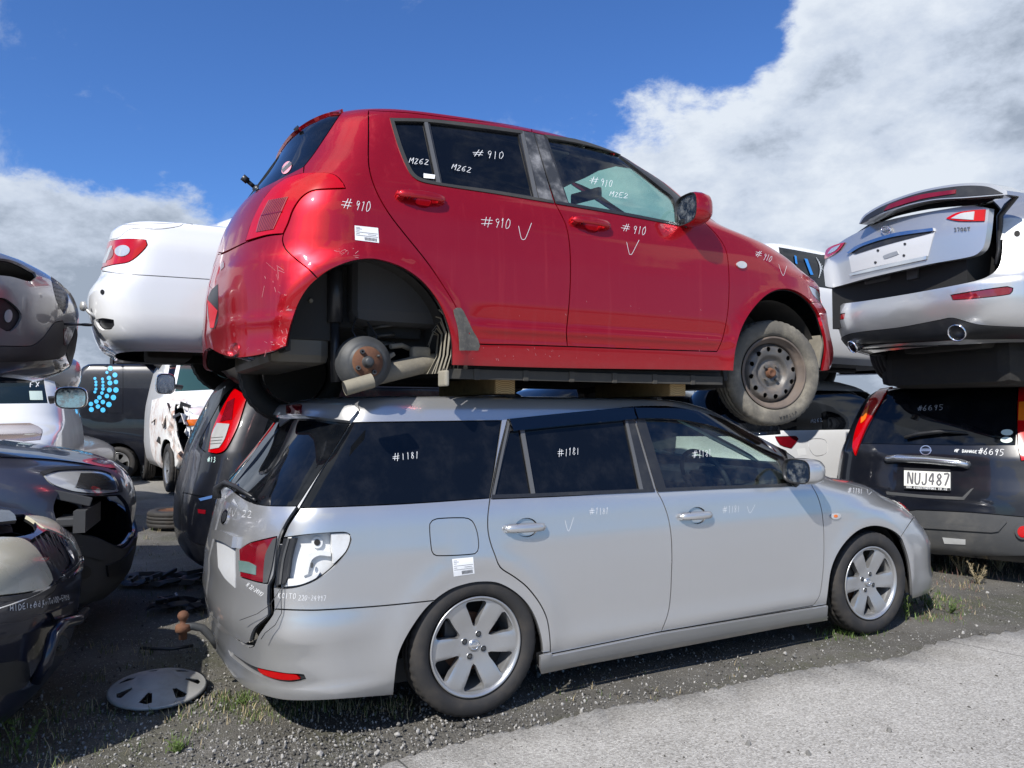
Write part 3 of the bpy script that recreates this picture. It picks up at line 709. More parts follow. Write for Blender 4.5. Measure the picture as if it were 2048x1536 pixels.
def steel_wheel(M, root, R=.300, rr=.203, W=.185, name='wheel'):
    w = empty(name); w.parent = root; w.matrix_local = M; I = Matrix.Identity(4)
    t = tyre_mb(R, rr, W, I, True).build('tyre', RUBDUST, w)
    tx = MB()
    for k, ch in enumerate('VITORA'):
        for st in FONT[ch]:
            P = []
            for (a, b_) in crom([tuple(q)+(1,) for q in st], .2, False):
                an = math.radians(-60-(k+a*.8)*4.6); rad = .246+.017*b_; P.append(Vector((rad*math.cos(an), -.0035, rad*math.sin(an))))
            tx.tube(P, .0014, 4)
    tx.build('tyre_lettering', TRIM, t)
    SW = mat('steel_wheel', (.12, .115, .11), .5, .5, dirt=.7, dirtcol=(.19, .15, .12), dscale=13, bump=.15)
    RR = mat('rusty_rim', (.13, .105, .09), .7, .3, dirt=.8, dirtcol=(.21, .165, .13), dscale=11, bump=.2)
    mb = MB(); mb.lathe([(rr+.002, -.014), (rr-.006, -.009), (rr-.010, -.014), (rr-.013, -.035), (rr-.030, -.042), (rr-.034, -.062), (rr-.036, -.10)], 72, I, 1)
    H = []
    for k in range(12):
        a = 2*math.pi*(k+.3)/12; H.append([(.136*math.cos(a)+.0145*math.cos(q*math.pi/6), .136*math.sin(a)+.0145*math.sin(q*math.pi/6)) for q in range(12)])
    def yf(r, a):
        r = np.float64(r); wv = .004*math.cos(a*6)*float(sstep(r, .10, .12)*sstep(r, .165, .145))
        return float(-.064+.030*sstep(r, .168, .145)-.003*sstep(r, .13, .115)-.026*sstep(r, .105, .078)+.008*sstep(r, .066, .060)*sstep(r, .03, .034))+wv
    disc(H, .168, yf, .006, I, mb, 0, 64, grid=.009)
    mb.lathe([(.0, -.040), (.010, -.036), (.014, -.034), (.020, -.030), (.024, -.034), (.026, -.05), (.030, -.055)], 24, I, 2)
    for k in range(4):
        a = math.pi/4+k*math.pi/2; mb.lathe([(0, -.036), (.009, -.037), (.010, -.052)], 6, Matrix.Translation((.05*math.cos(a), 0, .05*math.sin(a))), 0, False)
    mb.lathe([(0, -.11), (.17, -.112)], 32, I, 3); mb.build('rim', [SW, RR, RUST, UNDER], w); return w
def rect_prism(mb, c, dx, dz, dy, M, mi=0, bev=.004): mb.box(M@Vector(c), (dx, dy, dz), M.to_3x3(), mi, bev)
def surf_frame(shell, x, y, x2, y2):
    """frame on the shell at a pixel: X towards the second pixel, -Y outwards"""
    p, n = shell.at(x, y); q, _ = shell.at(x2, y2); X = (q-p); X = (X-n*X.dot(n)).normalized(); Z = n.cross(X)*-1
    Z = X.cross(-n)*1.0
    R = Matrix((X, -n, Z)).transposed(); return Matrix.Translation(p) @ R.to_4x4()
def door_handle(shell, p0, p1, paint, root, cup=.050, hh=.040, keyhole=False):
    pa, na = shell.at(*p0); pb, nb = shell.at(*p1); L = (pb-pa).length; mid = ((p0[0]+p1[0])/2, (p0[1]+p1[1])/2); M = surf_frame(shell, *mid, *p1)
    h = MB(); n = 14; V = []; k = 8
    for i in range(n+1):
        a = i/n; x = (a-.5)*L; e = math.sin(math.pi*min(1, max(0, a*1.0)))**.28; ht = hh*.5*(.55+.45*e); o = .012+.022*math.sin(math.pi*a)**.5
        if i in (0, n): ht *= .45
        for q in range(k):
            g = 2*math.pi*q/k; V.append(M@Vector((x, -o-.009*math.sin(g), ht*math.cos(g))))
    F = [(i*k+q, i*k+(q+1) % k, (i+1)*k+(q+1) % k, (i+1)*k+q) for i in range(n) for q in range(k)]+[tuple(range(k))[::-1], tuple(n*k+q for q in range(k))]
    h.add(V, F, 0, True)
    for sx in (-1, 1): h.box(M@Vector((sx*(L/2-.018), -.006, 0)), (.030, .024, hh*.8), M.to_3x3(), 0, .004)
    h.box(M@Vector((-L/2+.052, -.0225, 0)), (.0016, .026, hh*.95), M.to_3x3(), 1)
    if keyhole: h.lathe([(.0, .034), (.007, .034)], 12, M@Matrix.Translation((-L/2+.022, 0.008, 0)), 1)
    o = h.build('door_handle', [paint, TRIM], root)
    return o
    d = MB(); cc = Matrix.Translation((.004, 0, 0)); d.lathe([(0, -.030), (cup*.45, -.027), (cup*.8, -.014), (cup*.97, -.002), (cup, .0012), (cup*1.03, .0006)], 28, M@cc@Matrix.Diagonal((1, 1, .8, 1)), 0); d.build('handle_recess', paint, root)
    return o
def ellipse_px(cx, cy, a, b, rot=0, n=20): return [(cx+a*math.cos(t)*math.cos(rot)-b*math.sin(t)*math.sin(rot), cy+a*math.cos(t)*math.sin(rot)+b*math.sin(t)*math.cos(rot)) for t in [2*math.pi*k/n for k in range(n)]]
def info_sticker(shell, quad, root):
    o = sticker(shell, quad, PAPER, root, 'info_sticker'); tl, tr, br, bl = [np.array(q, float) for q in quad]
    f = lambda a, b: tuple((tl*(1-a)+tr*a)*(1-b)+(bl*(1-a)+br*a)*b)
    b = ribbon(shell, [[f(.05, .12), f(.22, .12)], [f(.05, .2), f(.3, .2)], [f(.05, .3), f(.2, .3)], [f(.04, .42), f(.96, .42)], [f(.05, .53), f(.2, .53)], [f(.55, .53), f(.9, .53)], [f(.04, .64), f(.96, .64)]], .0014, INK, o, lift=.0026, into=MB())
    for k in range(9): ribbon(shell, [[f(.42+k*.058, .73), f(.42+k*.058, .93)]], .0035, INK, o, lift=.0026, into=b)
    b.build('printed_lines', INK, o); return o
def arch_liner(cx, cz, r, root, y0=-.80, y1=-.30, a0=-.35, a1=math.pi+.35, m=None):
    mb = MB(); n = 28; V = []
    for i in range(n+1):
        a = a0+(a1-a0)*i/n
        for y in (y0, y1): V.append((cx+r*math.cos(a), y, cz+r*math.sin(a)))
    mb.add(V, [(2*i, 2*i+1, 2*i+3, 2*i+2) for i in range(n)], 0, True)
    mb.prism([(cx+r*math.cos(a0+(a1-a0)*i/n), cz+r*math.sin(a0+(a1-a0)*i/n)) for i in range(n+1)], y1, y1+.01)
    return mb.build('wheel_arch_liner', m or UNDER, root)
def seat(c, root, h=.62, w=.48):
    mb = MB(); x, y, z = c
    mb.box((x, y, z+.08), (.48, w, .16), Euler((0, -.08, 0)).to_matrix(), 0, .05)
    mb.box((x-.27, y, z+.40), (.14, w*.95, h), Euler((0, -.28, 0)).to_matrix(), 0, .05)
    mb.box((x-.39, y, z+.78), (.09, w*.52, .17), Euler((0, -.2, 0)).to_matrix(), 0, .035)
    return mb.build('seat', SEATF, root)
def cabin(root, xs, zs, xd, zd, w=.66, steer=None):
    """dashboard, steering wheel and front seats"""
    mb = MB(); mb.prism([(xd-.12, zd-.30), (xd-.14, zd-.05), (xd, zd), (xd+.40, zd+.03), (xd+.45, zd-.3)], -w, w); mb.box((xd-.05, -.37, zd+.02), (.18, .34, .10), None, 0, .03)
    mb.build('dashboard', mat('dash_plastic', (.03, .03, .032), .6), root)
    for y in (-.36, .36): seat((xs, y, zs), root)
    sw = MB(); R = Matrix.Translation((xd-.22, -.36, zd-.0)) @ Euler((0, 1.12, 0)).to_matrix().to_4x4()
    n = 36; sw.tube([R@Vector((.185*math.cos(2*math.pi*k/n), .185*math.sin(2*math.pi*k/n), 0)) for k in range(n+1)], .014, 8, caps=False)
    sw.box(R@Vector((0, 0, -.02)), (.13, .16, .05), R.to_3x3(), 0, .02); sw.box(R@Vector((0, 0, -.01)), (.03, .34, .02), R.to_3x3(), 0, .005)
    sw.build('steering_wheel', mat('dash_plastic', (.03, .03, .032), .6), root)
def wing_mirror(root, C, Rm, sx, sz, sy, paint, foot=None, glass_mat=None):
    """housing: rounded box open towards the rear (-X) holding a mirror glass"""
    M = Matrix.Translation(C) @ Rm.to_4x4(); mb = MB(); n = 24; rings = [(-.5, 1.0), (-.40, 1.04), (-.1, 1.05), (.2, .96), (.4, .72), (.5, .35), (.52, .02)]; V = []
    for (t, s_) in rings:
        for k in range(n):
            a = 2*math.pi*k/n; c, q = math.cos(a), math.sin(a); V.append(M@Vector((t*sx, math.copysign(abs(c)**.62, c)*sy/2*s_, math.copysign(abs(q)**.62, q)*sz/2*s_)))
    F = [(i*n+k, i*n+(k+1) % n, (i+1)*n+(k+1) % n, (i+1)*n+k) for i in range(len(rings)-1) for k in range(n)]; mb.add(V, F, 0, True)
    V = []
    for (t, s_) in [(-.5, 1.0), (-.51, .93), (-.42, .90), (-.40, .88)]:
        for k in range(n):
            a = 2*math.pi*k/n; c, q = math.cos(a), math.sin(a); V.append(M@Vector((t*sx, math.copysign(abs(c)**.62, c)*sy/2*s_, math.copysign(abs(q)**.62, q)*sz/2*s_)))
    mb.add(V, [(i*n+(k+1) % n, i*n+k, (i+1)*n+k, (i+1)*n+(k+1) % n) for i in range(3) for k in range(n)], 1, True)
    if foot is not None: mb.tube([C, Vector(foot)], [.034, .045], 10, 1, flat=.6)
    o = mb.build('wing_mirror', [paint, TRIM], root)
    g = MB(); V = [M@Vector((-.415*sx, math.copysign(abs(math.cos(2*math.pi*k/n))**.62, math.cos(2*math.pi*k/n))*sy/2*.9, math.copysign(abs(math.sin(2*math.pi*k/n))**.62, math.sin(2*math.pi*k/n))*sz/2*.9)) for k in range(n)]
    g.add(V, [tuple(range(n))]); g.build('mirror_glass', mat('mirror_glass', (.5, .55, .58), .06, 1.0, dirt=.5, dirtcol=(.2, .2, .2), dscale=20), o); return o
# ---------------- silver station wagon ----------------
def symm(p): return list(p)+[(-a, b) for a, b in p][::-1]
def plane_y(sh, x, y, Yl):
    o = sh.Mi@CAMP; d = sh.Mi.to_3x3()@ray(x, y); return o+d*((Yl-o.y)/d.y)
CAR = empty('station_wagon', M_S, 'silver station wagon standing on the gravel with the red hatchback on its roof', 'car')
S = Shell(M_S, LEV_S, disp_s)
U_ = S.U[-1]
def T(pts, **k): return S.trace(pts, **k)
c = 1
bot_r = T([(470, 1358, c), (500, 1380), (560, 1399), (640, 1401), (787, 1390, c)], closed=False)
arch_r = [(787, 1390), (795, 1320), (806, 1288), (829, 1248), (858, 1211), (898, 1181), (935, 1168), (967, 1164), (997, 1167), (1029, 1184), (1054, 1208), (1071, 1238), (1082, 1275), (1086, 1307)]
arch_f = [(1653, 1208), (1656, 1185), (1662, 1142), (1674, 1110), (1694, 1081), (1719, 1060), (1748, 1052), (1778, 1058), (1800, 1073), (1810, 1095), (1818, 1123), (1823, 1160), (1824, 1197)]
sk = T([(1077, 1310, c), (1076, 1352, c), (1091, 1356, c), (1370, 1300), (1650, 1245, c), (1652, 1210, c)], closed=False)
bot_f = T([(1824, 1197, c), (1845, 1193), (1858, 1188, c)], closed=False)
edge = bot_r+T(arch_r, closed=False)+sk+T(arch_f, closed=False)+bot_f
hole = [(0.0, bot_r[0][1])]+edge+[(-U_, bot_f[-1][1]), (-U_, 0), (0, 0)]
def cen(x, y): return (.01, S.px(x, y)[1])
skirt = T([(1086, 1306, c), (1325, 1263, c), (1640, 1211, c), (1653, 1209, c), (1651, 1246, c), (1370, 1301), (1091, 1357, c), (1075, 1353, c), (1077, 1309, c)])
rdoor = T([(1015, 839, c), (1140, 826), (1263, 815, c), (1312, 980, c), (1325, 1003), (1336, 1034), (1342, 1068), (1344, 1110), (1343, 1150), (1341, 1193), (1336, 1227), (1323, 1263, c), (1210, 1286), (1101, 1308, c), (1100, 1278), (1094, 1238), (1079, 1206), (1054, 1174), (1029, 1154), (1001, 1135), (990, 1110), (981, 1085), (976, 1060), (976, 1030), (980, 998, c), (996, 915)])
fdoor = T([(1263, 815, c), (1346, 816), (1413, 831), (1457, 849), (1501, 873), (1546, 895), (1590, 916), (1612, 935, c), (1622, 968), (1634, 990), (1643, 1019), (1647, 1055), (1648, 1100), (1646, 1145), (1639, 1192), (1626, 1211, c), (1480, 1236), (1323, 1263, c), (1336, 1227), (1341, 1193), (1343, 1150), (1344, 1110), (1342, 1068), (1336, 1034), (1325, 1003), (1312, 980, c)])
rframe = T([(1017, 841, c), (1140, 828), (1262, 817, c), (1286, 900), (1309, 979, c), (1150, 991), (983, 998, c), (998, 915)])
fframe = T([(1265, 817, c), (1346, 818), (1413, 833), (1457, 851), (1501, 875), (1546, 897), (1565, 905, c), (1572, 930), (1583, 972, c), (1450, 977), (1314, 982, c), (1290, 900)])
qwin = T([(704, 845, c), (850, 843), (1003, 841, c), (992, 915), (980, 996, c), (800, 1008), (599, 1016, c), (650, 930)])
rg1 = T([(1020, 862, c), (1040, 860, c), (1062, 986, c), (991, 990, c)])
rg2 = T([(1049, 856, c), (1247, 834, c), (1279, 977, c), (1071, 986, c)])
fg = T([(1289, 832, c), (1350, 833), (1420, 850), (1480, 876), (1530, 903), (1558, 918, c), (1576, 966, c), (1450, 972), (1333, 976, c)])
gate = [cen(470, 1282)]+T([(472, 1277, c), (492, 1288), (499, 1284, c), (508, 1258), (535, 1233), (537, 1221), (535, 1205), (536, 1171, c), (547, 1150), (556, 1080), (575, 1040), (593, 1014, c), (643, 932), (702, 843, c), (719, 821, c)], closed=False)
tt = S.px(719, 821)[1]+.05
gate = gate+[(gate[-1][0]*.97, tt), (-.3, tt+.02), (.01, tt+.02)]
gap1 = T([(594, 1014, c), (600, 1017), (579, 1048), (568, 1072, c), (556, 1100), (550, 1160), (547, 1172), (548, 1218), (546, 1228), (532, 1248), (518, 1268), (505, 1296), (494, 1291, c), (480, 1283), (520, 1235), (530, 1170), (545, 1090), (570, 1030)])
ggl = [cen(560, 855)]+T([(580, 838, c), (640, 839), (701, 845, c), (643, 937), (594, 1012, c), (533, 1011), (500, 1004), (474, 988, c)], closed=False)+[cen(474, 984)]
lampg = T([(480, 1099, c), (501, 1086), (554, 1073, c), (543, 1130), (535, 1167, c), (516, 1164), (482, 1154, c)])
socket = T([(562, 1076, c), (620, 1069), (687, 1065), (699, 1069), (702, 1079), (693, 1103), (665, 1135), (629, 1161), (593, 1174), (566, 1177), (549, 1175, c), (554, 1132)])
strip = T([(566, 1077, c), (588, 1077, c), (578, 1113), (570, 1167, c), (551, 1172, c), (556, 1125)])
bump = [cen(424, 1232)]+T([(440, 1247), (472, 1277), (492, 1289, c), (500, 1296, c), (508, 1290), (518, 1268), (532, 1248), (546, 1226), (547, 1218, c), (593, 1220), (641, 1220), (760, 1212), (870, 1201, c), (930, 1260, c), (830, 1440, c)], closed=False)+[(S.px(787, 1390)[0], 0), (.01, 0)]
slot = T([(456, 1300, c), (480, 1318), (511, 1335), (569, 1347), (607, 1350), (612, 1359), (573, 1366), (535, 1357), (496, 1338), (460, 1310, c)])
refl = T([(513, 1338, c), (554, 1346), (593, 1351), (600, 1359, c), (581, 1362), (549, 1359), (520, 1348)])
fuel = T([(860, 1048), (873, 1038), (929, 1036), (944, 1042), (954, 1064), (957, 1094), (950, 1107), (873, 1111), (864, 1102)])
hlamp = T([(1793, 975, c), (1812, 985), (1828, 1003), (1837, 1026, c), (1815, 1012), (1800, 997)])
fb = T([(1802, 1073, c), (1815, 1053), (1830, 1032), (1838, 1028, c)], closed=False)
fbump = fb+[(-U_, fb[-1][1]), (-U_, 0), (S.px(1824, 1197)[0]+.06, 0)]+T([(1790, 1120, c)], closed=False)
wsc = T([(-.001, 1.372), (-.3, 1.365), (-.5, 1.345), (-.55, 1.325), (-.62, 1.16), (-.68, 1.03), (-.60, .995), (-.3, .985), (-.001, .98)], mode='yz', step=.05) if False else None
def yzf(pts): return [h for h in (S.yz(y, z, True) for y, z in pts) if h]
wsc = yzf([(-.001, 1.365), (-.2, 1.362), (-.4, 1.35), (-.52, 1.325), (-.57, 1.25), (-.62, 1.14), (-.665, 1.03), (-.5, 1.0), (-.3, .99), (-.001, .985)])
wsc = [(max(-U_, min(a, -a)), b) for a, b in wsc]
hood = yzf([(-.001, .955), (-.4, .955), (-.62, .95), (-.70, .90), (-.72, .82), (-.66, .75), (-.5, .71), (-.3, .69), (-.001, .685)]); hood = [(min(a, -a), b) for a, b in hood]
S.made = S.panels([
    dict(name='rear_bumper', polys=[bump], mat=SILVER, join=True), dict(name='front_bumper', polys=[fbump], mat=SILVER, join=True),
    dict(name='bonnet', polys=[hood], mat=SILVER, join=True), dict(name='side_skirt', polys=[skirt], mat=SILVER, off=.016, rim=.03),
    dict(name='fuel_flap', polys=[fuel], mat=SILVER, gap=.0018, mir=False), dict(name='rear_door', polys=[rdoor], mat=SILVER), dict(name='front_door', polys=[fdoor], mat=SILVER),
    dict(name='window_surround', polys=[rframe], mat=TRIM, off=-.002, gap=.0008), dict(name='window_surround', polys=[fframe], mat=TRIM, off=-.002, gap=.0008),
    dict(name='quarter_window', polys=[qwin], mat=PRIVACY, off=-.003, glass=True), dict(name='rear_window_glass', polys=[rg1, rg2], mat=PRIVACY, off=-.008, glass=True, gap=.001),
    dict(name='front_window_glass', polys=[fg], mat=CLEARG, off=-.008, glass=True, gap=0, rim=0), dict(name='windscreen', polys=[wsc], mat=CLEARG, off=-.003, glass=True, gap=0, join=True),
    dict(name='gate_gap', polys=[gap1], mat=None, mir=False), dict(name='tailgate', polys=[gate], mat=SILVER, join=True), dict(name='tailgate_window', polys=[ggl], mat=PRIVACY, off=-.003, join=True),
    dict(name='tail_lamp', polys=[lampg], mat=REDLENS2, off=.004), dict(name='lamp_socket', polys=[socket], mat=None, mir=False), dict(name='bumper_slot', polys=[slot], mat=TRIM, off=-.010),
    dict(name='reflector', polys=[refl], mat=REDLENS, off=-.004, gap=.001), dict(name='headlamp', polys=[hlamp], mat=CLEARL, off=-.001),
    dict(name='handle_recess', polys=[T(ellipse_px(1053, 1055, 22, 18, -.1))], mat=SILVER, off=-.010, gap=0, rim=0), dict(name='handle_recess', polys=[T(ellipse_px(1394, 1031, 18, 16, -.1))], mat=SILVER, off=-.010, gap=0, rim=0),
    dict(name='opening', polys=[hole], mat=None)], CAR, name0='body', mat0=SILVER, grid=.032)
# open lamp socket: folded white metal behind the hole, dark rubber strip, bulb hole
def deeper(uv, d): return [Vector(S.ev(a, b)-S.ev(a, b, 'N')*d) for a, b in uv]
o = patch(S, 'lamp_socket_panel', T([(562, 1072, c), (620, 1064), (700, 1060), (710, 1079), (698, 1108), (668, 1141), (629, 1169), (590, 1182), (560, 1184), (549, 1180, c), (554, 1132)]), WHITEM, CAR, off=-.042, rim=0, label='bare white lamp socket with its lens missing')
patch(S, 'mounting_tab', T([(663, 1068, c), (697, 1067), (701, 1079), (692, 1103), (668, 1128, c)]), WHITEM, o, off=-.008, rim=.03)
patch(S, 'mounting_tab', T([(605, 1112, c), (640, 1102), (664, 1106, c), (664, 1114), (640, 1112), (622, 1122), (614, 1150, c), (602, 1154, c), (606, 1130)]), WHITEM, o, off=-.024, rim=.02)
patch(S, 'mounting_tab', T([(574, 1158, c), (610, 1158), (640, 1146, c), (632, 1157), (600, 1170), (566, 1174, c)]), WHITEM, o, off=-.014, rim=.03)
patch(S, 'bulb_holder', T(ellipse_px(634, 1086, 13, 12)), WHITEM, o, off=-.03, rim=.012)
patch(S, 'bulb_hole', T(ellipse_px(634, 1086, 7, 6.5)), mat('inner_black', (.012,)*3, .8), o, off=-.027, rim=.003)
patch(S, 'screw_hole', T(ellipse_px(623, 1132, 3, 6)), DRUMM, o, off=-.020, rim=.003)
patch(S, 'rubber_seal', strip, TRIM, CAR, off=-.004, rim=.03)
rg = patch(S, 'seal_rib', T([(575, 1078, c), (579, 1078, c), (568, 1120), (562, 1168, c), (558, 1168, c), (564, 1120)]), PLAST, CAR, off=.001, rim=.008)
# wire hanging out of the socket
wr = MB(); wp = []
for (x, y, h) in [(571, 1160, -.01), (567, 1180, .02), (566, 1205, .015), (566, 1225, .012), (556, 1248, .02), (540, 1262, .03), (533, 1272, .03)]: wp.append(S.at(x, y, h)[0])
wr.tube(wp, .0016, 5); wp = []
for (x, y, h) in [(570, 1160, -.01), (560, 1185, .02), (548, 1208, .03), (525, 1226, .03), (497, 1238, .04)]: wp.append(S.at(x, y, h)[0])
wr.tube(wp, .0013, 5); wr.build('loose_wire', TRIM, CAR)
# lamp details
tl_ = [q for q in S.made['tail_lamp']][0]
patch(S, 'smoked_edge', T([(548, 1078, c), (555, 1075, c), (546, 1130), (537, 1165, c), (528, 1166, c), (533, 1110)]), PLAST, tl_, off=.007, rim=.004)
patch(S, 'reversing_lens', T([(480, 1121, c), (500, 1124), (515, 1132, c), (514, 1150, c), (481, 1143, c)]), mat('green_clear', (.16, .26, .24), .1, .3, coat=1, var=.5), tl_, off=.007, rim=.003)
# number plate recess and garnish on the tailgate
patch(S, 'plate_recess', T([(434, 1078, c), (450, 1080), (470, 1097, c), (471, 1176, c), (450, 1156), (437, 1134, c)]), mat('plate_white', (.42, .43, .44), .5, dirt=.4), CAR, off=.002, rim=.004)
patch(S, 'gate_garnish', T([(431, 1062, c), (450, 1062), (476, 1074, c), (473, 1096, c), (452, 1084), (433, 1078, c)]), SILVER, CAR, off=.022, rim=.024)
patch(S, 'emblem', T(ellipse_px(451, 1034, 6, 15, .25)), CHROME, CAR, off=.006, rim=.006)
patch(S, 'emblem_centre', T(ellipse_px(451, 1034, 4, 10, .25)), TRIM, CAR, off=.007, rim=.002)
# rear wiper
wi = MB(); P = [S.at(x, y, h)[0] for x, y, h in [(446, 1000, .03), (452, 985, .045), (465, 975, .04), (485, 983, .035), (512, 998, .02)]]; wi.tube(P, [.022, .020, .014, .010, .005], 8)
P = [S.at(x, y, h)[0] for x, y, h in [(470, 972, .012), (490, 988, .012), (514, 1002, .010)]]; wi.tube(P, .006, 6); wi.build('rear_wiper', TRIM, CAR)
# roof spoiler with brake lamp
spu = [(.0, S.px(575, 833)[1])]+T([(585, 834, c), (612, 835), (655, 841), (701, 846, c), (717, 823, c)], closed=False); sp = symm(spu[1:]+[(spu[-1][0]*.97, tt-.03), (spu[-1][0]*.5, tt-.01)])
spo = patch(S, 'roof_spoiler', sp, SILVER, CAR, off=.020, rim=.024)
patch(S, 'brake_light', T([(582, 817, c), (611, 816, c), (611, 833, c), (584, 833, c)]), REDLENS2, spo, off=.030, rim=.02)
# window visors stand off the glass
vis = T([(1016, 840, c), (1140, 827), (1262, 816, c), (1269, 840, c), (1140, 852), (1024, 864, c)])
patch(S, 'rain_visor', vis, VISOR, CAR, off=.018, rim=.016, bulge=.006)
vis = T([(1265, 816, c), (1346, 817), (1413, 832), (1457, 850), (1501, 874), (1546, 896), (1566, 905, c), (1571, 921, c), (1520, 899), (1470, 874), (1420, 854), (1350, 841), (1273, 839, c)])
patch(S, 'rain_visor', vis, VISOR, CAR, off=.018, rim=.016, bulge=.006)
# bars in the windows
for pts in ([(1040, 861, c), (1048, 859, c), (1070, 987, c), (1062, 988, c)], [(1250, 842, c), (1255, 842, c), (1286, 979, c), (1279, 979, c)], [(1016, 842, c), (1020, 843, c), (988, 996, c), (983, 998, c)]):
    patch(S, 'window_bar', T(pts), mat('bar_grey', (.09, .092, .095), .4), CAR, off=.003, rim=.006)
patch(S, 'belt_moulding', T([(984, 990, c), (1150, 985), (1308, 978, c), (1309, 984, c), (1150, 991), (983, 998, c)]), TRIM, CAR, off=.005, rim=.008)
patch(S, 'belt_moulding', T([(1314, 977, c), (1450, 972), (1580, 967, c), (1584, 973, c), (1450, 978), (1315, 984, c)]), TRIM, CAR, off=.005, rim=.008)
door_handle(S, (1008, 1058), (1089, 1053), SILVER, CAR); door_handle(S, (1357, 1034), (1421, 1029), SILVER, CAR, keyhole=True)
o = patch(S, 'side_indicator', T(ellipse_px(1670, 1032, 10, 6, -.1)), CLEARL, CAR, off=.008, rim=.008); patch(S, 'indicator_bulb', T(ellipse_px(1669, 1032, 4, 3)), AMBER, o, off=.0095, rim=.001)
patch(S, 'broken_lens', T([(1803, 993, c), (1811, 992, c), (1818, 1000, c), (1808, 999, c)]), REDLENS, CAR, off=.004, rim=.003); patch(S, 'broken_lens', T([(1815, 1004, c), (1822, 1008, c), (1826, 1014, c), (1818, 1010, c)]), REDLENS, CAR, off=.004, rim=.003)
# wing mirror
Lm = M_S.inverted()
C_ = Lm @ (CAMP+ray(1613, 942)*((M_S@Vector((2.02, -.99, .98))-CAMP).length)); foot = S.at(1592, 962)[0]
wing_mirror(CAR, C_, Euler((0, 0, -.10)).to_matrix(), .15, .135, .21, SILVER, foot)
# lettering
L_ = []
TX = []
for (x, y, w_, h_, r) in [(785, 922, 11, 14, -.10), (1115, 913, 9, 15, -.06), (1384, 916, 8, 15, -.05), (1178, 1029, 8, 13, -.02), (1445, 1026, 7, 14, -.02), (1695, 986, 6, 11, .05)]: TX.append(strokes('#', x, y, w_*1.25, h_, r, seed=int(x))+strokes('1181', x+w_*1.6, y+r*w_*1.6, w_*.72, h_, r, seed=int(x)+1))
TX += [[[(1130, 1041), (1137, 1062), (1147, 1035)]], [[(1494, 1012), (1500, 1026), (1510, 1009)]], [[(1734, 978), (1737, 989), (1743, 984)]]]
TX.append(strokes('KOITO', 556, 1196, 6.2, 11, .05)+strokes('220-24997', 597, 1200, 5.2, 10, .03)); TX += [strokes('H 22-24997', 492, 1172, 3.2, 9, .62), strokes('MV 22', 452, 1030, 9, 14, .1)]
for t_ in TX: ribbon(S, t_, .0021, PENW, CAR, lift=.0008)
info_sticker(S, [(904, 1118), (946, 1114), (949, 1147), (907, 1153)], CAR)
# underneath
ub = MB(); ub.box((1.25, 0, .22), (3.9, 1.45, .10)); ub.box((1.3, 0, .30), (1.75, 1.60, .10)); ub.box((-.60, 0, .30), (.30, 1.1, .2)); ub.build('underbody', UNDER, CAR)
for x in (0, 2.6):
    for s_ in (1, -1): arch_liner(x, .32, .36, CAR, -.76*s_, -.42*s_, a0=-.1, a1=math.pi+.1, m=UNDER)
AX = .835
YW = -AX
alloy_wheel(Mx((0, YW, .300)), CAR, R=.305, rot=.50); alloy_wheel(Mx((2.6, YW, .300), rz=-.06), CAR, R=.305, rot=.52)
plain_wheel(Mx((0, -YW, .3), rz=math.pi), CAR, .305, .21, .19); plain_wheel(Mx((2.6, -YW, .3), rz=math.pi), CAR, .305, .21, .19)
cabin(CAR, 1.15, .30, 1.95, .92)
mb = MB(); mb.box((.15, 0, .62), (.5, 1.2, .5), None, 0, .06); mb.box((-.08, 0, .95), (.12, 1.2, .4), Euler((0, -.2, 0)).to_matrix(), 0, .05); mb.build('rear_seat', SEATF, CAR)
# towbar with ball
tb = MB(); a = Lm@ground(372, 1268, .40)
wp = [plane_y(S, x, y, 0.0) for x, y in [(436, 1292), (424, 1275), (405, 1256), (385, 1252), (366, 1254)]]
tb.tube(wp, [.020, .020, .019, .019, .024], 10, 0, flat=.9); tbo = tb.build('tow_bar', DRUMM, CAR)
bl = MB(); q = wp[-1]+Vector((0, 0, .0)); I = Matrix.Translation(q) @ Euler((math.pi/2, 0, 0)).to_matrix().to_4x4()
bl.lathe([(.0, -.055), (.018, -.055), (.018, -.02), (.034, -.018), (.034, .004), (.030, .012), (.014, .016), (.013, .030), (.019, .036), (.025, .048), (.025, .056), (.019, .068), (.008, .074), (0, .075)], 24, Matrix.Translation(q) @ Euler((-math.pi/2, 0, 0)).to_matrix().to_4x4() @ Matrix.Identity(4)); bl.build('tow_ball', RUST, tbo)
# ---------------- red hatchback on the wagon's roof ----------------
RC = empty('hatchback', M_R, 'red hatchback with its rear wheel missing stacked on the silver wagon', 'car')
R_ = Shell(M_R, LEV_R, disp_r)
UR = R_.U[-1]
def T(pts, **k): return R_.trace(pts, **k)
def cenr(x, y): return (.01, R_.px(x, y)[1])
arch = [(573, 688), (578, 665), (584, 644), (599, 604), (621, 571), (657, 542), (699, 524), (735, 518), (763, 521), (804, 535), (844, 563), (876, 604), (895, 648), (903, 684), (904, 729)]
archf = [(1467, 742), (1472, 698), (1486, 652), (1509, 615), (1540, 586), (1575, 578), (1609, 592), (1634, 620), (1647, 658), (1652, 698), (1645, 741)]
bot = T([(419, 696, c), (440, 708), (470, 716), (510, 712), (545, 703), (573, 692, c)], closed=False)
edge = bot+T([p+(() if 0 < i < len(arch)-1 else (c,)) for i, p in enumerate(arch)], closed=False)+T([(904, 731, c), (1118, 737), (1427, 741), (1467, 742, c)], closed=False)+T([p+(() if 0 < i < len(archf)-1 else (c,)) for i, p in enumerate(archf)], closed=False)+T([(1645, 742, c), (1662, 741, c)], closed=False)
hole = [(0.0, bot[0][1])]+edge+[(-UR, edge[-1][1]), (-UR, 0), (0, 0)]
ttr = R_.T[-1]
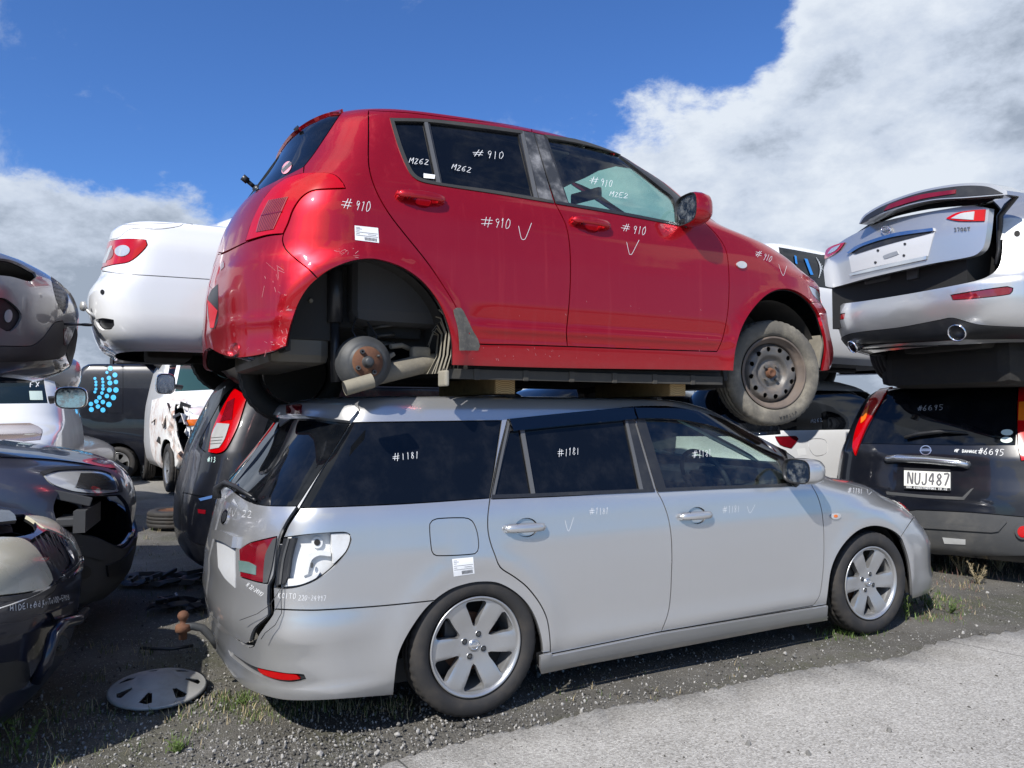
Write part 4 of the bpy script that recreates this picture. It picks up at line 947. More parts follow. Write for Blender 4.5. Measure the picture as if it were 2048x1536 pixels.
rdoor = T([(737, 221, c), (820, 226), (900, 236), (980, 245), (1062, 256, c), (1085, 330), (1110, 406, c), (1131, 448), (1139, 488), (1141, 540), (1139, 598), (1133, 665), (1135, 693, c), (1040, 690), (957, 688), (937, 679), (924, 650), (911, 612), (879, 560), (851, 520), (782, 433), (753, 383), (738, 333), (737, 270)])
fdoor = T([(1062, 256, c), (1130, 270), (1200, 289), (1240, 304), (1300, 343), (1366, 400, c), (1400, 436), (1432, 468), (1452, 501), (1458, 554), (1456, 621), (1445, 678), (1434, 703, c), (1300, 699), (1135, 693, c), (1133, 665), (1139, 598), (1141, 540), (1139, 488), (1131, 448), (1110, 406, c), (1085, 330)])
rfr = T([(781, 237, c), (855, 238), (960, 249), (1043, 261), (1066, 265, c), (1086, 335), (1107, 405, c), (990, 384), (887, 369), (845, 363), (826, 353), (812, 330), (795, 285)])
ffr = T([(1067, 265, c), (1088, 270), (1150, 281), (1202, 293), (1238, 302), (1300, 343), (1368, 400, c), (1366, 452, c), (1240, 428), (1111, 406, c), (1087, 335)])
g1 = T([(787, 243, c), (847, 244, c), (873, 361, c), (840, 356), (823, 342), (806, 300)]); g2 = T([(860, 245, c), (1037, 268, c), (1067, 392, c), (970, 377), (885, 366, c)])
fg = T([(1096, 277, c), (1150, 284), (1202, 294), (1228, 303), (1269, 333), (1327, 379), (1346, 395), (1354, 420), (1358, 449, c), (1240, 426), (1138, 405, c)])
hatch = [cenr(440, 500)]+T([(444, 506, c), (456, 501), (473, 493), (492, 484, c), (504, 446), (525, 404), (546, 377), (575, 356), (607, 346, c), (608, 333, c), (629, 306), (680, 229, c), (687, 218, c)], closed=False); hatch += [(hatch[-1][0]*.93, R_.px(690, 218)[1]+.10), (-.25, R_.px(690, 218)[1]+.12), (.01, R_.px(690, 218)[1]+.12)]
hgl = [cenr(560, 300)]+T([(585, 272, c), (598, 259), (629, 239), (667, 230), (679, 230, c), (629, 304), (606, 334, c), (587, 344), (556, 360), (524, 376, c)], closed=False)+[cenr(510, 382)]
lamp = T([(607, 347, c), (650, 346), (671, 351), (684, 364), (691, 377, c), (650, 379), (625, 382), (604, 395), (587, 419), (577, 446), (567, 468, c), (535, 471), (492, 483, c), (504, 446), (525, 404), (546, 377), (575, 357)])
bump = [cenr(440, 503)]+T([(444, 508, c), (456, 503), (473, 494), (492, 485, c), (535, 472), (567, 468, c), (565, 481), (571, 498), (594, 520), (617, 538), (640, 562, c), (680, 620, c), (610, 705, c)], closed=False)+[(R_.px(600, 700)[0], 0), (.01, 0)]
qline = T([(737, 217, c), (690, 217, c), (681, 229, c), (608, 333, c), (607, 346, c), (650, 345), (671, 350), (685, 364), (692, 377, c)], closed=False)
hlr = T([(1618, 572, c), (1632, 578), (1645, 598), (1651, 618, c), (1640, 604), (1626, 590)])
fbs = T([(1622, 606, c), (1640, 604), (1652, 620, c)], closed=False)
fbump = fbs+[(-UR, fbs[-1][1]), (-UR, 0), (R_.px(1645, 741)[0]+.02, 0)]+T([(1645, 741, c), (1640, 650, c)], closed=False)
def yzf(sh, pts, um): return [(max(-um, -abs(a)), b) for a, b in (sh.yz(y, z, True) for y, z in pts if sh.yz(y, z, True))]
wsc = yzf(R_, [(-.001, 1.47), (-.3, 1.465), (-.45, 1.45), (-.53, 1.42), (-.58, 1.35), (-.64, 1.22), (-.69, 1.11), (-.6, 1.085), (-.3, 1.07), (-.001, 1.065)], UR)
hood = yzf(R_, [(-.001, 1.03), (-.5, 1.02), (-.66, .99), (-.70, .93), (-.66, .86), (-.5, .80), (-.3, .78), (-.001, .77)], UR)
R_.made = R_.panels([
    dict(name='rear_bumper', polys=[bump], mat=RED, join=True), dict(name='front_bumper', polys=[fbump], mat=RED, join=True), dict(name='bonnet', polys=[hood], mat=RED, join=True),
    dict(name='rear_door', polys=[rdoor], mat=RED), dict(name='front_door', polys=[fdoor], mat=RED),
    dict(name='window_surround', polys=[rfr], mat=TRIM, off=-.001, gap=.0008), dict(name='window_surround', polys=[ffr], mat=TRIM, off=-.001, gap=.0008),
    dict(name='rear_window_glass', polys=[g1, g2], mat=PRIVACY, off=-.010, glass=True, gap=.001), dict(name='front_window_glass', polys=[fg], mat=CLEARG, off=-.010, glass=True, gap=0, rim=0),
    dict(name='windscreen', polys=[wsc], mat=glassmat('blue_green_glass', (.52, .84, .78), 1.0, dirt=.06), off=-.003, glass=True, gap=0, join=True),
    dict(name='hatch', polys=[hatch], mat=RED, join=True), dict(name='hatch_window', polys=[hgl], mat=PRIVACY, off=-.003, join=True),
    dict(name='tail_lamp', polys=[lamp], mat=REDLENS, off=.004), dict(name='headlamp', polys=[hlr], mat=CLEARL, off=0),
    dict(name='handle_recess', polys=[T(ellipse_px(846, 400, 18, 15, .15))], mat=RED, off=-.010, gap=0, rim=0), dict(name='handle_recess', polys=[T(ellipse_px(1184, 451, 16, 14, .15))], mat=RED, off=-.010, gap=0, rim=0),
    dict(name='opening', polys=[hole], mat=None)], RC, name0='body', mat0=RED, grid=.032)
tl_ = R_.made['tail_lamp'][0]
STR = mat('striped_lens', (.34, .06, .05), .15, .1, coat=1, var=.3)
patch(R_, 'reversing_lens', T([(539, 402, c), (578, 395, c), (565, 424), (549, 459, c), (514, 465, c), (522, 436)]), STR, tl_, off=.0065, rim=.002)
rb = []
for k in range(1, 11): a = k/11; rb.append([(539+(578-539)*a, 402-7*a), (522+41*a, 436-9*a), (514+(549-514)*a, 465-6*a)])
for k in range(1, 10): a = k/10; rb.append([(607-30*a, 349+9*a), (580-28*a, 368+14*a), (552-14*a, 396+12*a)]) if False else None
ribbon(R_, rb, .003, REDLENS2, tl_, name='lens_ribs', lift=.0082)
ribbon(R_, [[(523+2, 432), (566, 424)]], .004, REDLENS2, tl_, name='lens_divider', lift=.0084)
# roof spoiler over the hatch window
sp = T([(582, 272, c), (596, 258), (629, 238), (667, 229), (680, 229, c), (687, 219, c)], closed=False); sp += [(sp[-1][0]*.95, sp[-1][1]+.02), (sp[-1][0]*.6, sp[-1][1]+.04)]
spo = patch(R_, 'roof_spoiler', symm(sp), RED, RC, off=.012, rim=.016)
patch(R_, 'washer_nozzle', T([(589, 250, c), (596, 247, c), (601, 262, c), (594, 266, c)]), TRIM, spo, off=.022, rim=.01)
# wiper spindle and round sticker
p, n = R_.at(508, 374); wi = MB(); wi.lathe([(0, .012), (.014, .01), (.02, .0)], 14, Matrix.Translation(p) @ Vector((0, -1, 0)).rotation_difference(n).to_matrix().to_4x4()); wi.tube([p+n*.01, p+n*.045], .010, 10); wi.tube([p+n*.045, p+n*.075], .016, 10); wi.build('wiper_spindle', TRIM, RC)
o = patch(R_, 'round_sticker', T(ellipse_px(573, 335, 8, 14, .55)), mat('pink_sticker', (.75, .30, .36), .5), RC, off=.0, rim=.001); patch(R_, 'sticker_band', T([(563, 338, c), (580, 322, c), (584, 329, c), (566, 346, c)]), INK, o, off=.0015, rim=.0005)
for x, y, col in ((570, 334, PENW), (577, 327, PENW)): ribbon(R_, [[(x-4, y+5), (x+3, y-3)]], .004, col, o, name='sticker_text', lift=.003)
# window bars, mouldings
for pts in ([(848, 243, c), (855, 244, c), (881, 366, c), (873, 365, c)], [(1040, 262, c), (1047, 263, c), (1076, 397, c), (1068, 395, c)]):
    patch(R_, 'window_bar', T(pts), mat('bar_grey', (.09, .092, .095), .4), RC, off=.003, rim=.006)
patch(R_, 'pillar_cover', T([(1048, 264, c), (1066, 266, c), (1086, 335), (1106, 402, c), (1078, 396, c), (1062, 330)]), TRIMF, RC, off=.003, rim=.005)
patch(R_, 'pillar_cover', T([(1069, 268, c), (1086, 271, c), (1110, 335), (1136, 408, c), (1112, 405, c), (1090, 338)]), TRIMF, RC, off=.003, rim=.005)
GREYM = mat('faded_moulding', (.035, .034, .030), .5, dirt=.3, dirtcol=(.09, .085, .075))
patch(R_, 'window_moulding', T([(779, 237, c), (855, 239), (960, 250), (1045, 262, c), (1044, 268, c), (960, 257), (858, 245), (788, 243, c), (806, 300), (825, 343), (842, 357), (885, 367), (990, 382), (1107, 402, c), (1107, 407, c), (990, 388), (884, 372), (840, 363), (820, 348), (798, 300)]), GREYM, RC, off=.004, rim=.006)
patch(R_, 'window_moulding', T([(1088, 270, c), (1150, 279), (1203, 291), (1240, 302), (1241, 310, c), (1200, 298), (1150, 286), (1096, 277, c)]), GREYM, RC, off=.004, rim=.006)
patch(R_, 'window_moulding', T([(1112, 403, c), (1240, 424), (1358, 447, c), (1364, 453, c), (1240, 430), (1112, 408, c)]), TRIM, RC, off=.004, rim=.006)
door_handle(R_, (792, 390), (889, 403), RED, RC, cup=.042); door_handle(R_, (1141, 441), (1218, 454), RED, RC, cup=.042, keyhole=True)
patch(R_, 'side_indicator', T(ellipse_px(1482, 530, 10, 7, .2)), CLEARL, RC, off=.008, rim=.008)
patch(R_, 'stone_guard', T([(907, 620), (921, 616), (930, 630), (944, 659), (955, 678), (959, 692), (956, 701, c), (919, 701, c), (916, 659)]), mat('stone_guard_film', (.10, .095, .085), .9, dirt=.6, dirtcol=(.24, .22, .18), dscale=60, bump=.6, bscale=500), RC, off=.003, rim=.004, grid=.01)
info_sticker(R_, [(709, 451), (756, 456), (758, 486), (710, 480)], RC)
sticker(R_, [(847, 347), (870, 350), (869, 358), (847, 356)], PAPER, RC, 'window_label')
sticker(R_, [(1086, 700), (1109, 701), (1109, 704), (1086, 703)], PAPER, RC, 'tape_scrap') if False else None
# scuffs and chips that stay on the paint
SCUFF = mat('scuffed_paint', (.46, .16, .17), .75)
rnd = random.Random(4); sc = MB()
def scuffs(x0, y0, x1, y1, n, L=10, w=.002, ang=.3):
    for _ in range(n):
        x, y = rnd.uniform(x0, x1), rnd.uniform(y0, y1); a = rnd.gauss(ang, .5); l = rnd.uniform(.2, 1)*L
        ribbon(R_, [[(x, y), (x+l*math.cos(a), y+l*math.sin(a))]], w*rnd.uniform(.4, 1.3), SCUFF, None, lift=.0008, into=sc)
scuffs(665, 497, 715, 515, 16, 9, ang=-.3); scuffs(440, 700, 560, 700, 10, 14, ang=.1); scuffs(562, 655, 574, 686, 9, 9, ang=1.6); scuffs(525, 525, 560, 600, 9, 26, .0022, 1.2); scuffs(570, 610, 582, 622, 5, 10, .004, -.2)
scuffs(1000, 600, 1420, 720, 22, 4, .002, 1.2); scuffs(940, 690, 1120, 720, 14, 6, .002, 1.5); scuffs(520, 682, 565, 694, 7, 9, .002)
sc.build('scuff_marks', SCUFF, RC)
# peeled clear coat patch by the rear door handle
# rear bumper opening and exhaust trim
patch(R_, 'bumper_recess', T([(415, 598, c), (423, 580), (436, 568, c), (437, 640, c), (430, 657, c), (421, 657, c), (416, 625)]), TRIM, RC, off=.001, rim=.001)
patch(R_, 'bumper_insert', T([(416, 600, c), (436, 622, c), (428, 656, c), (421, 656, c)]), mat('bright_red', (.55, .02, .03), .5), RC, off=.003, rim=.002)
patch(R_, 'latch_recess', T([(440, 530, c), (447, 522), (449, 534), (442, 541, c)]), REDLENS2, RC, off=.002, rim=.002)
tp = MB(); q = [M_R.inverted()@(CAMP+ray(x, y)*d) for x, y, d in [(466, 699, 3.30), (478, 704, 3.32), (500, 712, 3.4)]]; tp.tube(q, [.030, .026, .024], 16, caps=False); tp.build('tail_pipe', CHROME, RC)
# wing mirror
Lr = M_R.inverted(); p0 = M_R@Vector((1.80, -.95, 1.09)); C_ = Lr@(CAMP+ray(1392, 421)*((p0-CAMP).length))
wing_mirror(RC, C_, Euler((0, 0, -.12)).to_matrix(), .13, .155, .20, RED, R_.at(1366, 448)[0])
# lettering
L_ = []
for (x, y, w_, h_, r) in [(682, 414, 14, 20, .10), (944, 311, 15, 14, .05), (961, 450, 14, 20, .08), (1178, 364, 11, 14, .15), (1241, 459, 12, 16, .14), (1509, 509, 8, 13, .35)]:
    L_.append(strokes('#', x, y+2, w_*1.45, h_, r, seed=int(x)+2)+strokes('910', x+w_*1.95, y+r*w_*1.95+4, w_*.66, h_, r, seed=int(x)+1))
L_ += [strokes('M262', 818, 326, 8.5, 11, .10), strokes('M262', 903, 338, 8.5, 11, .20), strokes('M2E2', 1219, 392, 8, 10, .13)]
L_ += [[[(1037, 452), (1043, 478), (1050, 478), (1063, 446)]], [[(1253, 484), (1259, 509), (1263, 509), (1278, 480)]], [[(1557, 529), (1566, 551), (1573, 532)]]]
for t_ in L_: ribbon(R_, t_, .0023, PENW, RC, lift=.0008)
# underneath: floor, silencer, struts, axle beam, brake drum
ub = MB(); ub.box((1.25, 0, .30), (1.6, 1.45, .12)); ub.box((1.2, -.70, .255), (1.55, .10, .05), None, 0, .01); ub.box((1.2, .70, .255), (1.55, .10, .05), None, 0, .01); ub.box((2.4, 0, .35), (.9, 1.0, .25), None, 0, .03)
for k in range(7): ub.box((.5+k*.22, -.72, .243), (.02, .06, .012))
ub.build('underbody', UNDER, RC)
sill = MB(); sill.box((1.15, -.775, .236), (1.62, .012, .045), None, 0, .003)
for k in range(6): sill.box((.5+k*.25, -.78, .236), (.03, .012, .05), None, 0, .004)
sill.build('sill_seam', mat('dull_seam', (.045, .042, .036), .85, dirt=.6, dirtcol=(.10, .09, .075), dscale=12), RC)
sil_ = MB(); sil_.box((-.22, .0, .36), (.26, 1.05, .17), None, 0, .04); sil_.box((-.36, .05, .42), (.1, 1.0, .12), None, 0, .03); sil_.build('silencer', mat('silencer_metal', (.14, .125, .10), .55, .6, dirt=.7, dirtcol=(.2, .17, .13)), RC)
WELL = mat('wheel_well', (.030, .029, .028), .9, dirt=.6, dirtcol=(.06, .056, .05), dscale=5, bump=.2, bscale=60)
arch_liner(0, .33, .40, RC, -.70, -.42, a0=.05, a1=math.pi-.62, m=WELL); arch_liner(0, .33, .40, RC, .72, .42, a0=.05, a1=math.pi-.25, m=WELL)
for s_ in (1, -1): arch_liner(2.375, .33, .375, RC, -.74*s_, -.40*s_, a0=-.1, m=WELL)
w1 = MB(); w1.box((-.30, -.50, .50), (.02, .34, .36)); w1.box((.02, -.44, .62), (.72, .03, .34), None, 0, .01); w1.box((-.23, -.52, .53), (.30, .03, .30), None, 0, .01); w1.box((.22, -.47, .56), (.26, .03, .30), None, 0, .01); w1.build('inner_wing', WELL, RC)
st = MB(); st.tube([(-.075, -.54, .74), (-.075, -.54, .46)], .034, 16); st.tube([(-.075, -.54, .46), (-.07, -.54, .20)], .020, 14); st.build('shock_absorber', TRIM, RC)
lin = MB(); A0 = 0.52
for k in range(9):
    y = -.80+.022*k; d = .006 if k % 2 else 0
    pts = [(.345-d-.05*max(0, (k-5))*.2, y, .24), (.37-d, y, .32), (.38-d, y, .42), (.355-d, y, .52-.012*k), (.33-d, y, .58-.03*k)]
    lin.add([Vector(p) for p in pts]+[Vector((p[0]+.004, p[1]+.0225, p[2])) for p in pts], [(i, i+1, i+6, i+5) for i in range(4)])
lin.box((.345, -.77, .215), (.02, .085, .07), None, 0, .008); lin.build('liner_front_flap', mat('dusty_liner', (.28, .26, .21), .9, dirt=.6, dirtcol=(.44, .40, .31), dscale=9, bump=.2), RC, label='dusty ribbed wheel arch liner piece')
ax = MB(); ax.tube([(-.02, -.60, .215), (.10, -.62, .23), (.30, -.60, .285), (.46, -.56, .30)], [.030, .042, .046, .05], 14); ax.box((.30, -.60, .33), (.09, .05, .07), None, 0, .015); ax.box((.13, -.62, .30), (.10, .02, .02), Euler((0, -.6, 0)).to_matrix(), 0, .006)
ax.tube([(.16, -.60, .36), (.22, -.58, .37), (.28, -.56, .35)], .012, 8); ax.build('trailing_arm', DUSTM, RC)
pp = MB(); a_, b_ = [M_R.inverted()@(CAMP+ray(x, y)*d) for x, y, d in [(689, 777, 3.07), (745, 761, 3.10)]]; pp.tube([a_, b_], [.030, .030], 16, caps=False); pp.tube([b_, a_], [.025, .025], 16, 1, caps=True); pp.build('damper_mount_tube', [mat('tan_tube', (.24, .215, .16), .85, dirt=.7, dirtcol=(.13, .12, .10), dscale=14), UNDER], RC)
cs = MB(); cs.tube([(.16+.048*math.cos(t), -.50+.048*math.sin(t), .30+.028*t/ (2*math.pi)*1.5) for t in [k*.35 for k in range(90)]], .0065, 6); cs.build('coil_spring', mat('spring_steel', (.05, .05, .05), .5, .4, dirt=.5), RC)
ho = MB(); ho.tube([(.06, -.66, .30), (.09, -.62, .40), (.06, -.56, .48), (.10, -.50, .60)], .006, 6); ho.tube([(.02, -.66, .33), (-.02, -.62, .42), (.02, -.55, .50), (.0, -.46, .62)], .004, 6); ho.build('brake_hose', TRIM, RC)
bo = MB()
for (x, z) in ((-.18, .55), (-.06, .64), (.12, .68), (.24, .60), (.30, .50)): bo.lathe([(0, .012), (.009, .012), (.011, 0)], 6, Matrix.Translation((x, -.535, z)), 0, False)
bo.build('liner_bolt', DUSTM, RC)
dm = MB(); C0 = M_R.inverted()@(CAMP+ray(736, 724)*((M_R@Vector((0, -.745, .27))-CAMP).length)); MD = Matrix.Translation(C0); print('drum', C0)
dm.lathe([(.066, -.004), (.072, -.010), (.078, -.014), (.090, -.015), (.094, -.024), (.107, -.028), (.108, -.032), (.112, -.034), (.112, -.075), (.118, -.078), (.118, -.088), (.05, -.09)], 56, MD, 0)
dm.lathe([(.0, .030), (.012, .030), (.019, .026), (.021, .006), (.026, .0)], 24, MD, 2); dm.lathe([(.026, .0), (.030, -.002), (.066, -.003), (.067, -.008)], 48, MD, 1)
for k in range(4):
    a = .55+k*math.pi/2; ML = MD@Matrix.Translation((.050*math.cos(a), 0, .050*math.sin(a)))
    if k == 0: dm.lathe([(0, .022), (.005, .021), (.006, 0)], 10, ML, 2)
    else: dm.lathe([(.005, .010), (.0095, .010), (.0105, 0)], 12, ML, 2, False); dm.lathe([(0, .004), (.005, .004)], 10, ML, 3)
dm.build('brake_drum', [DRUMM, RUST, DRUMM, UNDER], RC)
# front wheel hangs and is steered
Cf = M_R.inverted()@(CAMP+ray(1552, 745)*((M_R@Vector((2.375, -.80, .28))-CAMP).length)); print('fw', Cf)
steel_wheel(Mx(Cf, rz=-.235), RC)
plain_wheel(Mx((2.375, .80, .26), rz=math.pi-.235), RC, .30, .2, .185); plain_wheel(Mx((0, .80, .30), rz=math.pi), RC, .30, .2, .185)
mf = MB(); mf.box((2.70, -.76, .42), (.02, .10, .20), Euler((0, .25, 0)).to_matrix(), 0, .006); mf.build('mud_flap', DUSTM, RC)
cabin(RC, 1.0, .42, 1.62, 1.0, w=.62)
mb = MB(); mb.box((.25, 0, .66), (.5, 1.2, .4), None, 0, .06); mb.box((.0, 0, .98), (.12, 1.2, .5), Euler((0, -.2, 0)).to_matrix(), 0, .05); mb.build('rear_seat', SEATF, RC)
rl = MB(); rl.box((.75, 0, 1.45), (.9, .9, .012)); rl.build('roof_lining', mat('lining', (.25, .25, .24), .9), RC)
im = MB(); im.box(M_R.inverted()@(CAMP+ray(1172, 392)*4.55), (.03, .22, .065), Euler((0, 0, .3)).to_matrix(), 0, .015); im.build('interior_mirror', TRIM, RC)
# ---------------- wooden blocks between the two cars ----------------
def block(px0, px1, y0, y1, dep, lab):
    a = S.M.inverted()@(CAMP+ray((px0+px1)/2, (y0+y1)/2)*dep); zt = 1.486; zb = 1.405; b = MB()
    WOOD = mat('old_timber', (.30, .20, .09), .8, dirt=.5, dirtcol=(.10, .07, .04), dscale=20, bump=.4, bscale=60)
    if 'timber_rings' not in MATS:
        m = bpy.data.materials.new('timber_rings'); m.use_nodes = True; N = NT(m.node_tree); bs = m.node_tree.nodes['Principled BSDF']; tc = N.new('ShaderNodeTexCoord'); mp = N.new('ShaderNodeMapping'); mp.inputs['Location'].default_value = (0, 0, .06)
        N.link(tc.outputs['Object'], mp.inputs[0]); wv = N.new('ShaderNodeTexWave', wave_type='RINGS', rings_direction='Y'); wv.inputs['Scale'].default_value = 34; wv.inputs['Distortion'].default_value = 2.5; wv.inputs['Detail'].default_value = 2; N.link(mp.outputs[0], wv.inputs[0])
        N.link(N.ramp(wv.outputs['Fac'], [(.2, (.26, .17, .07)), (.7, (.48, .34, .17))]), bs.inputs['Base Color']); bs.inputs['Roughness'].default_value = .8; MATS['timber_rings'] = m
    o = empty('timber_block', S.M@Matrix.Translation((a.x, a.y, zb)), lab, 'timber', 'timber blocks between the cars'); L = (px1-px0)/1500*a_len*.98 if False else .11
    h = zt-zb; b.box((0, .35, h/2), (L, .70, h), None, 0, .004); b.build('timber', WOOD, o); e = MB(); e.box((0, -.0015, h/2), (L-.006, .004, h-.006)); e.build('end_grain', MATS['timber_rings'], o); return o
block(1322, 1388, 755, 802, 4.12, 'short pale timber block under the red hatchback near its front wheel')
o = block(975, 1045, 747, 797, 3.62, 'darker timber block under the middle of the red hatchback'); 
# ---------------- the other stacked cars ----------------
def lev(rows, lr=.42, nr=2.6, lf=.75, nf=2.6): return [tuple(r)+((lr, nr, lf, nf) if len(r) == 4 else ()) for r in rows]
SUVL = lev([(.25, -.86, 3.45, .80), (.33, -.93, 3.58, .87), (.50, -.96, 3.65, .90), (.70, -.95, 3.64, .90), (.88, -.91, 3.55, .895), (.98, -.89, 3.2, .885), (1.04, -.88, 2.75, .875), (1.10, -.86, 2.45, .86), (1.25, -.80, 2.2, .82),
            (1.40, -.73, 1.95, .775), (1.52, -.66, 1.7, .73), (1.60, -.55, 1.4, .66), (1.64, -.2, 1.0, .5), (1.655, .3, .7, .002)], .34, 2.9)
SEDL = lev([(.20, -.90, 3.5, .78), (.27, -1.00, 3.65, .86), (.42, -1.06, 3.74, .905), (.58, -1.08, 3.75, .91), (.66, -1.05, 3.74, .91), (.72, -1.01, 3.70, .908), (.88, -.98, 3.5, .90), (.98, -.96, 3.0, .88), (1.035, -.95, 2.7, .865),
            (1.06, -.90, 2.65, .845), (1.075, -.65, 2.6, .80), (1.09, -.42, 2.5, .78), (1.16, -.30, 2.3, .80), (1.28, -.06, 2.0, .75), (1.38, .2, 1.7, .68), (1.44, .5, 1.4, .55), (1.455, .9, 1.1, .002)], .38, 3.2)
HATL = lev([(.2, -.55, 3.2, .78), (.3, -.64, 3.35, .83), (.5, -.67, 3.42, .85), (.65, -.66, 3.40, .85), (.76, -.63, 3.25, .845), (.86, -.61, 2.95, .835), (.94, -.59, 2.5, .82), (1.0, -.56, 2.3, .80), (1.15, -.48, 2.05, .755),
            (1.3, -.38, 1.8, .70), (1.40, -.28, 1.5, .64), (1.45, 0, 1.2, .5), (1.46, .4, .8, .002)], .40, 2.6)
def place(P, th, z0, ref=0.0, side=0.0, roll=0.0, pitch=0.0):
    """M so that local (ref, side) stands at world (x,y)"""
    R = Euler((roll, pitch, th)).to_matrix().to_4x4(); d = Vector((math.cos(th), math.sin(th), 0)); n = Vector((-math.sin(th), math.cos(th), 0))
    return Matrix.Translation(Vector((P[0], P[1], z0))-d*ref-n*side) @ R
def bg(name, label, cat, M, L, paint, regs, wheels=True, low=.0, grid=.06, disp=None, arches=((0, .33), (2.65, .33)), glassy=True, wr=.325, floor=True, nu=180, nt=160, group=None, clip=0):
    root = empty(name, M, label, cat, group); sh = Shell(M, L, disp, nu=nu, nt=nt); um = sh.U[-1]; R = []
    wmax = max(l[3] for l in L)
    for cx, cz in arches:
        q = [h for h in (sh.xz(cx+(wr+.06)*math.cos(a), max(L[0][0]+.002, cz+(wr+.06)*math.sin(a))) for a in [math.pi*(-.2+1.4*k/18) for k in range(19)]) if h]
        if len(q) > 4: q = q+[(q[-1][0], 0), (q[0][0], 0)]; R.append(dict(name='wheel_opening', polys=[q], mat=None))
    R2 = []
    for r in regs:
        r = dict(r)
        if 'px' in r: r['polys'] = [sh.trace(r.pop('px'), side=r.pop('side', None), clip=clip)]
        r.setdefault('mir', bool(clip)); r.setdefault('join', clip and r['name'] in ('bonnet', 'windscreen', 'grille', 'bumper', 'lower_lip', 'lower_grille')); R2.append(r)
    sh.made = sh.panels(R2+R, root, grid=grid, gridfar=grid*1.4, name0='body', mat0=paint)
    if floor:
        ub = MB(); x0, x1 = L[1][1]+.35, L[1][2]-.35; ub.box(((x0+x1)/2, 0, L[0][0]+.12), (x1-x0, wmax*1.5, .14))
        ub.tube([(x0+.1, .3, L[0][0]+.02), (1.3, .25, L[0][0]+.03), (x1-.5, .1, L[0][0]+.03)], .035, 8); ub.box((x0+.1, -.1, L[0][0]+.06), (.3, .7, .16), None, 0, .03); ub.build('underbody', UNDER, root)
    if wheels:
        for cx, cz in arches:
            for s_ in (1, -1):
                arch_liner(cx, cz, wr+.055, root, -(wmax-.14)*s_, -.45*s_, a0=-.05, a1=math.pi+.05)
                plain_wheel(Mx((cx, -(wmax-.02)*s_, cz-.01), rz=0 if s_ > 0 else math.pi), root, wr, wr*.66, .21)
    return root, sh
def side_windows(sh, x0, x1, z0, z1, xe0=None, xe1=None):
    """dark glass band along both sides between two heights (local)"""
    a = [sh.xz(x0+(x1-x0)*k/8, z0) for k in range(9)]; b = [sh.xz((xe1 if xe1 is not None else x1)-((xe1 if xe1 is not None else x1)-(xe0 if xe0 is not None else x0))*k/8, z1) for k in range(9)]
    return [h for h in a+b if h]
c = 1
def zz(L, M): return Shell(M, L, None, nu=120, nt=100)
# white sedan, upper row on the left
M = place((-1.71, 5.14), TH, 1.52, 0, -.91); s0 = zz(SEDL, M)
W_, sw = bg('saloon', 'white saloon with its back end out, stacked on a black car behind the red hatchback', 'car', M, SEDL, WHITEP, [
    dict(name='boot_lid', px=[(203, 455, c), (240, 450), (330, 447), (372, 444, c), (360, 452), (320, 458), (262, 458), (236, 476), (214, 483), (195, 535, c), (180, 530), (190, 480)], mat=WHITEP),
    dict(name='bumper', px=[(175, 570), (192, 540, c), (240, 547), (330, 553), (440, 560, c), (440, 700, c), (190, 700, c), (172, 600)], mat=WHITEP),
    dict(name='tail_lamp', px=[(221, 482, c), (250, 478), (292, 480), (295, 490), (280, 508), (258, 524), (225, 530), (195, 538, c), (200, 515), (210, 493)], mat=REDLENS, off=.004),
    dict(name='rear_window', px=[(372, 446, c), (420, 430), (475, 408, c), (480, 414, c), (430, 436), (385, 449, c)], mat=PRIVACY),
    dict(name='exhaust_outlet', px=[(190, 640, c), (205, 637), (227, 640, c), (228, 650), (222, 658), (205, 660), (195, 652)], mat=TRIM, off=-.02),
    dict(name='side_window', polys=[side_windows(s0, -.15, 2.2, 1.12, 1.36, .25, 1.75)], mat=PRIVACY, mir=True, off=-.004)], arches=((0, .30), (2.75, .32)))
lp = sw.made['tail_lamp'][0]; patch(sw, 'clear_lens', sw.trace(ellipse_px(246, 502, 15, 11, -.2)), CLEARL, lp, off=.007, rim=.003); patch(sw, 'lens_ring', sw.trace(ellipse_px(219, 508, 9, 13, .4)), REDLENS2, lp, off=.006, rim=.002)
patch(sw, 'clear_strip', sw.trace([(205, 528, c), (222, 492, c), (227, 492, c), (213, 526, c)]), CLEARL, lp, off=.0065, rim=.002)
patch(sw, 'parking_sensor', sw.trace(ellipse_px(205, 584, 4, 5)), TRIM, W_, off=.002, rim=.002); patch(sw, 'chrome_tip', sw.trace([(193, 641, c), (206, 638), (226, 642, c), (225, 651), (218, 656), (204, 656), (197, 650)]), CHROME, W_, off=-.012, rim=.01) if False else None
tb = MB(); P = [sw.at(x, y, h)[0] for x, y, h in [(192, 640, -.02), (186, 625, .02), (182, 612, .04)]]; tb.tube(P, [.012, .012, .012], 8); tb.lathe([(0, .02), (.03, .018), (.034, 0), (0, -.02)], 14, Matrix.Translation(P[-1]) @ Euler((0, 0, -1.2)).to_matrix().to_4x4()); tb.build('tow_hitch', mat('pale_metal', (.45, .45, .44), .5, .5), W_)
ribbon(sw, strokes('V', 200, 496, 8, 12, -.1)+strokes('D', 213, 492, 6, 7, -.2), .012, DRUMM, W_, name='badge_letters', side=-1)
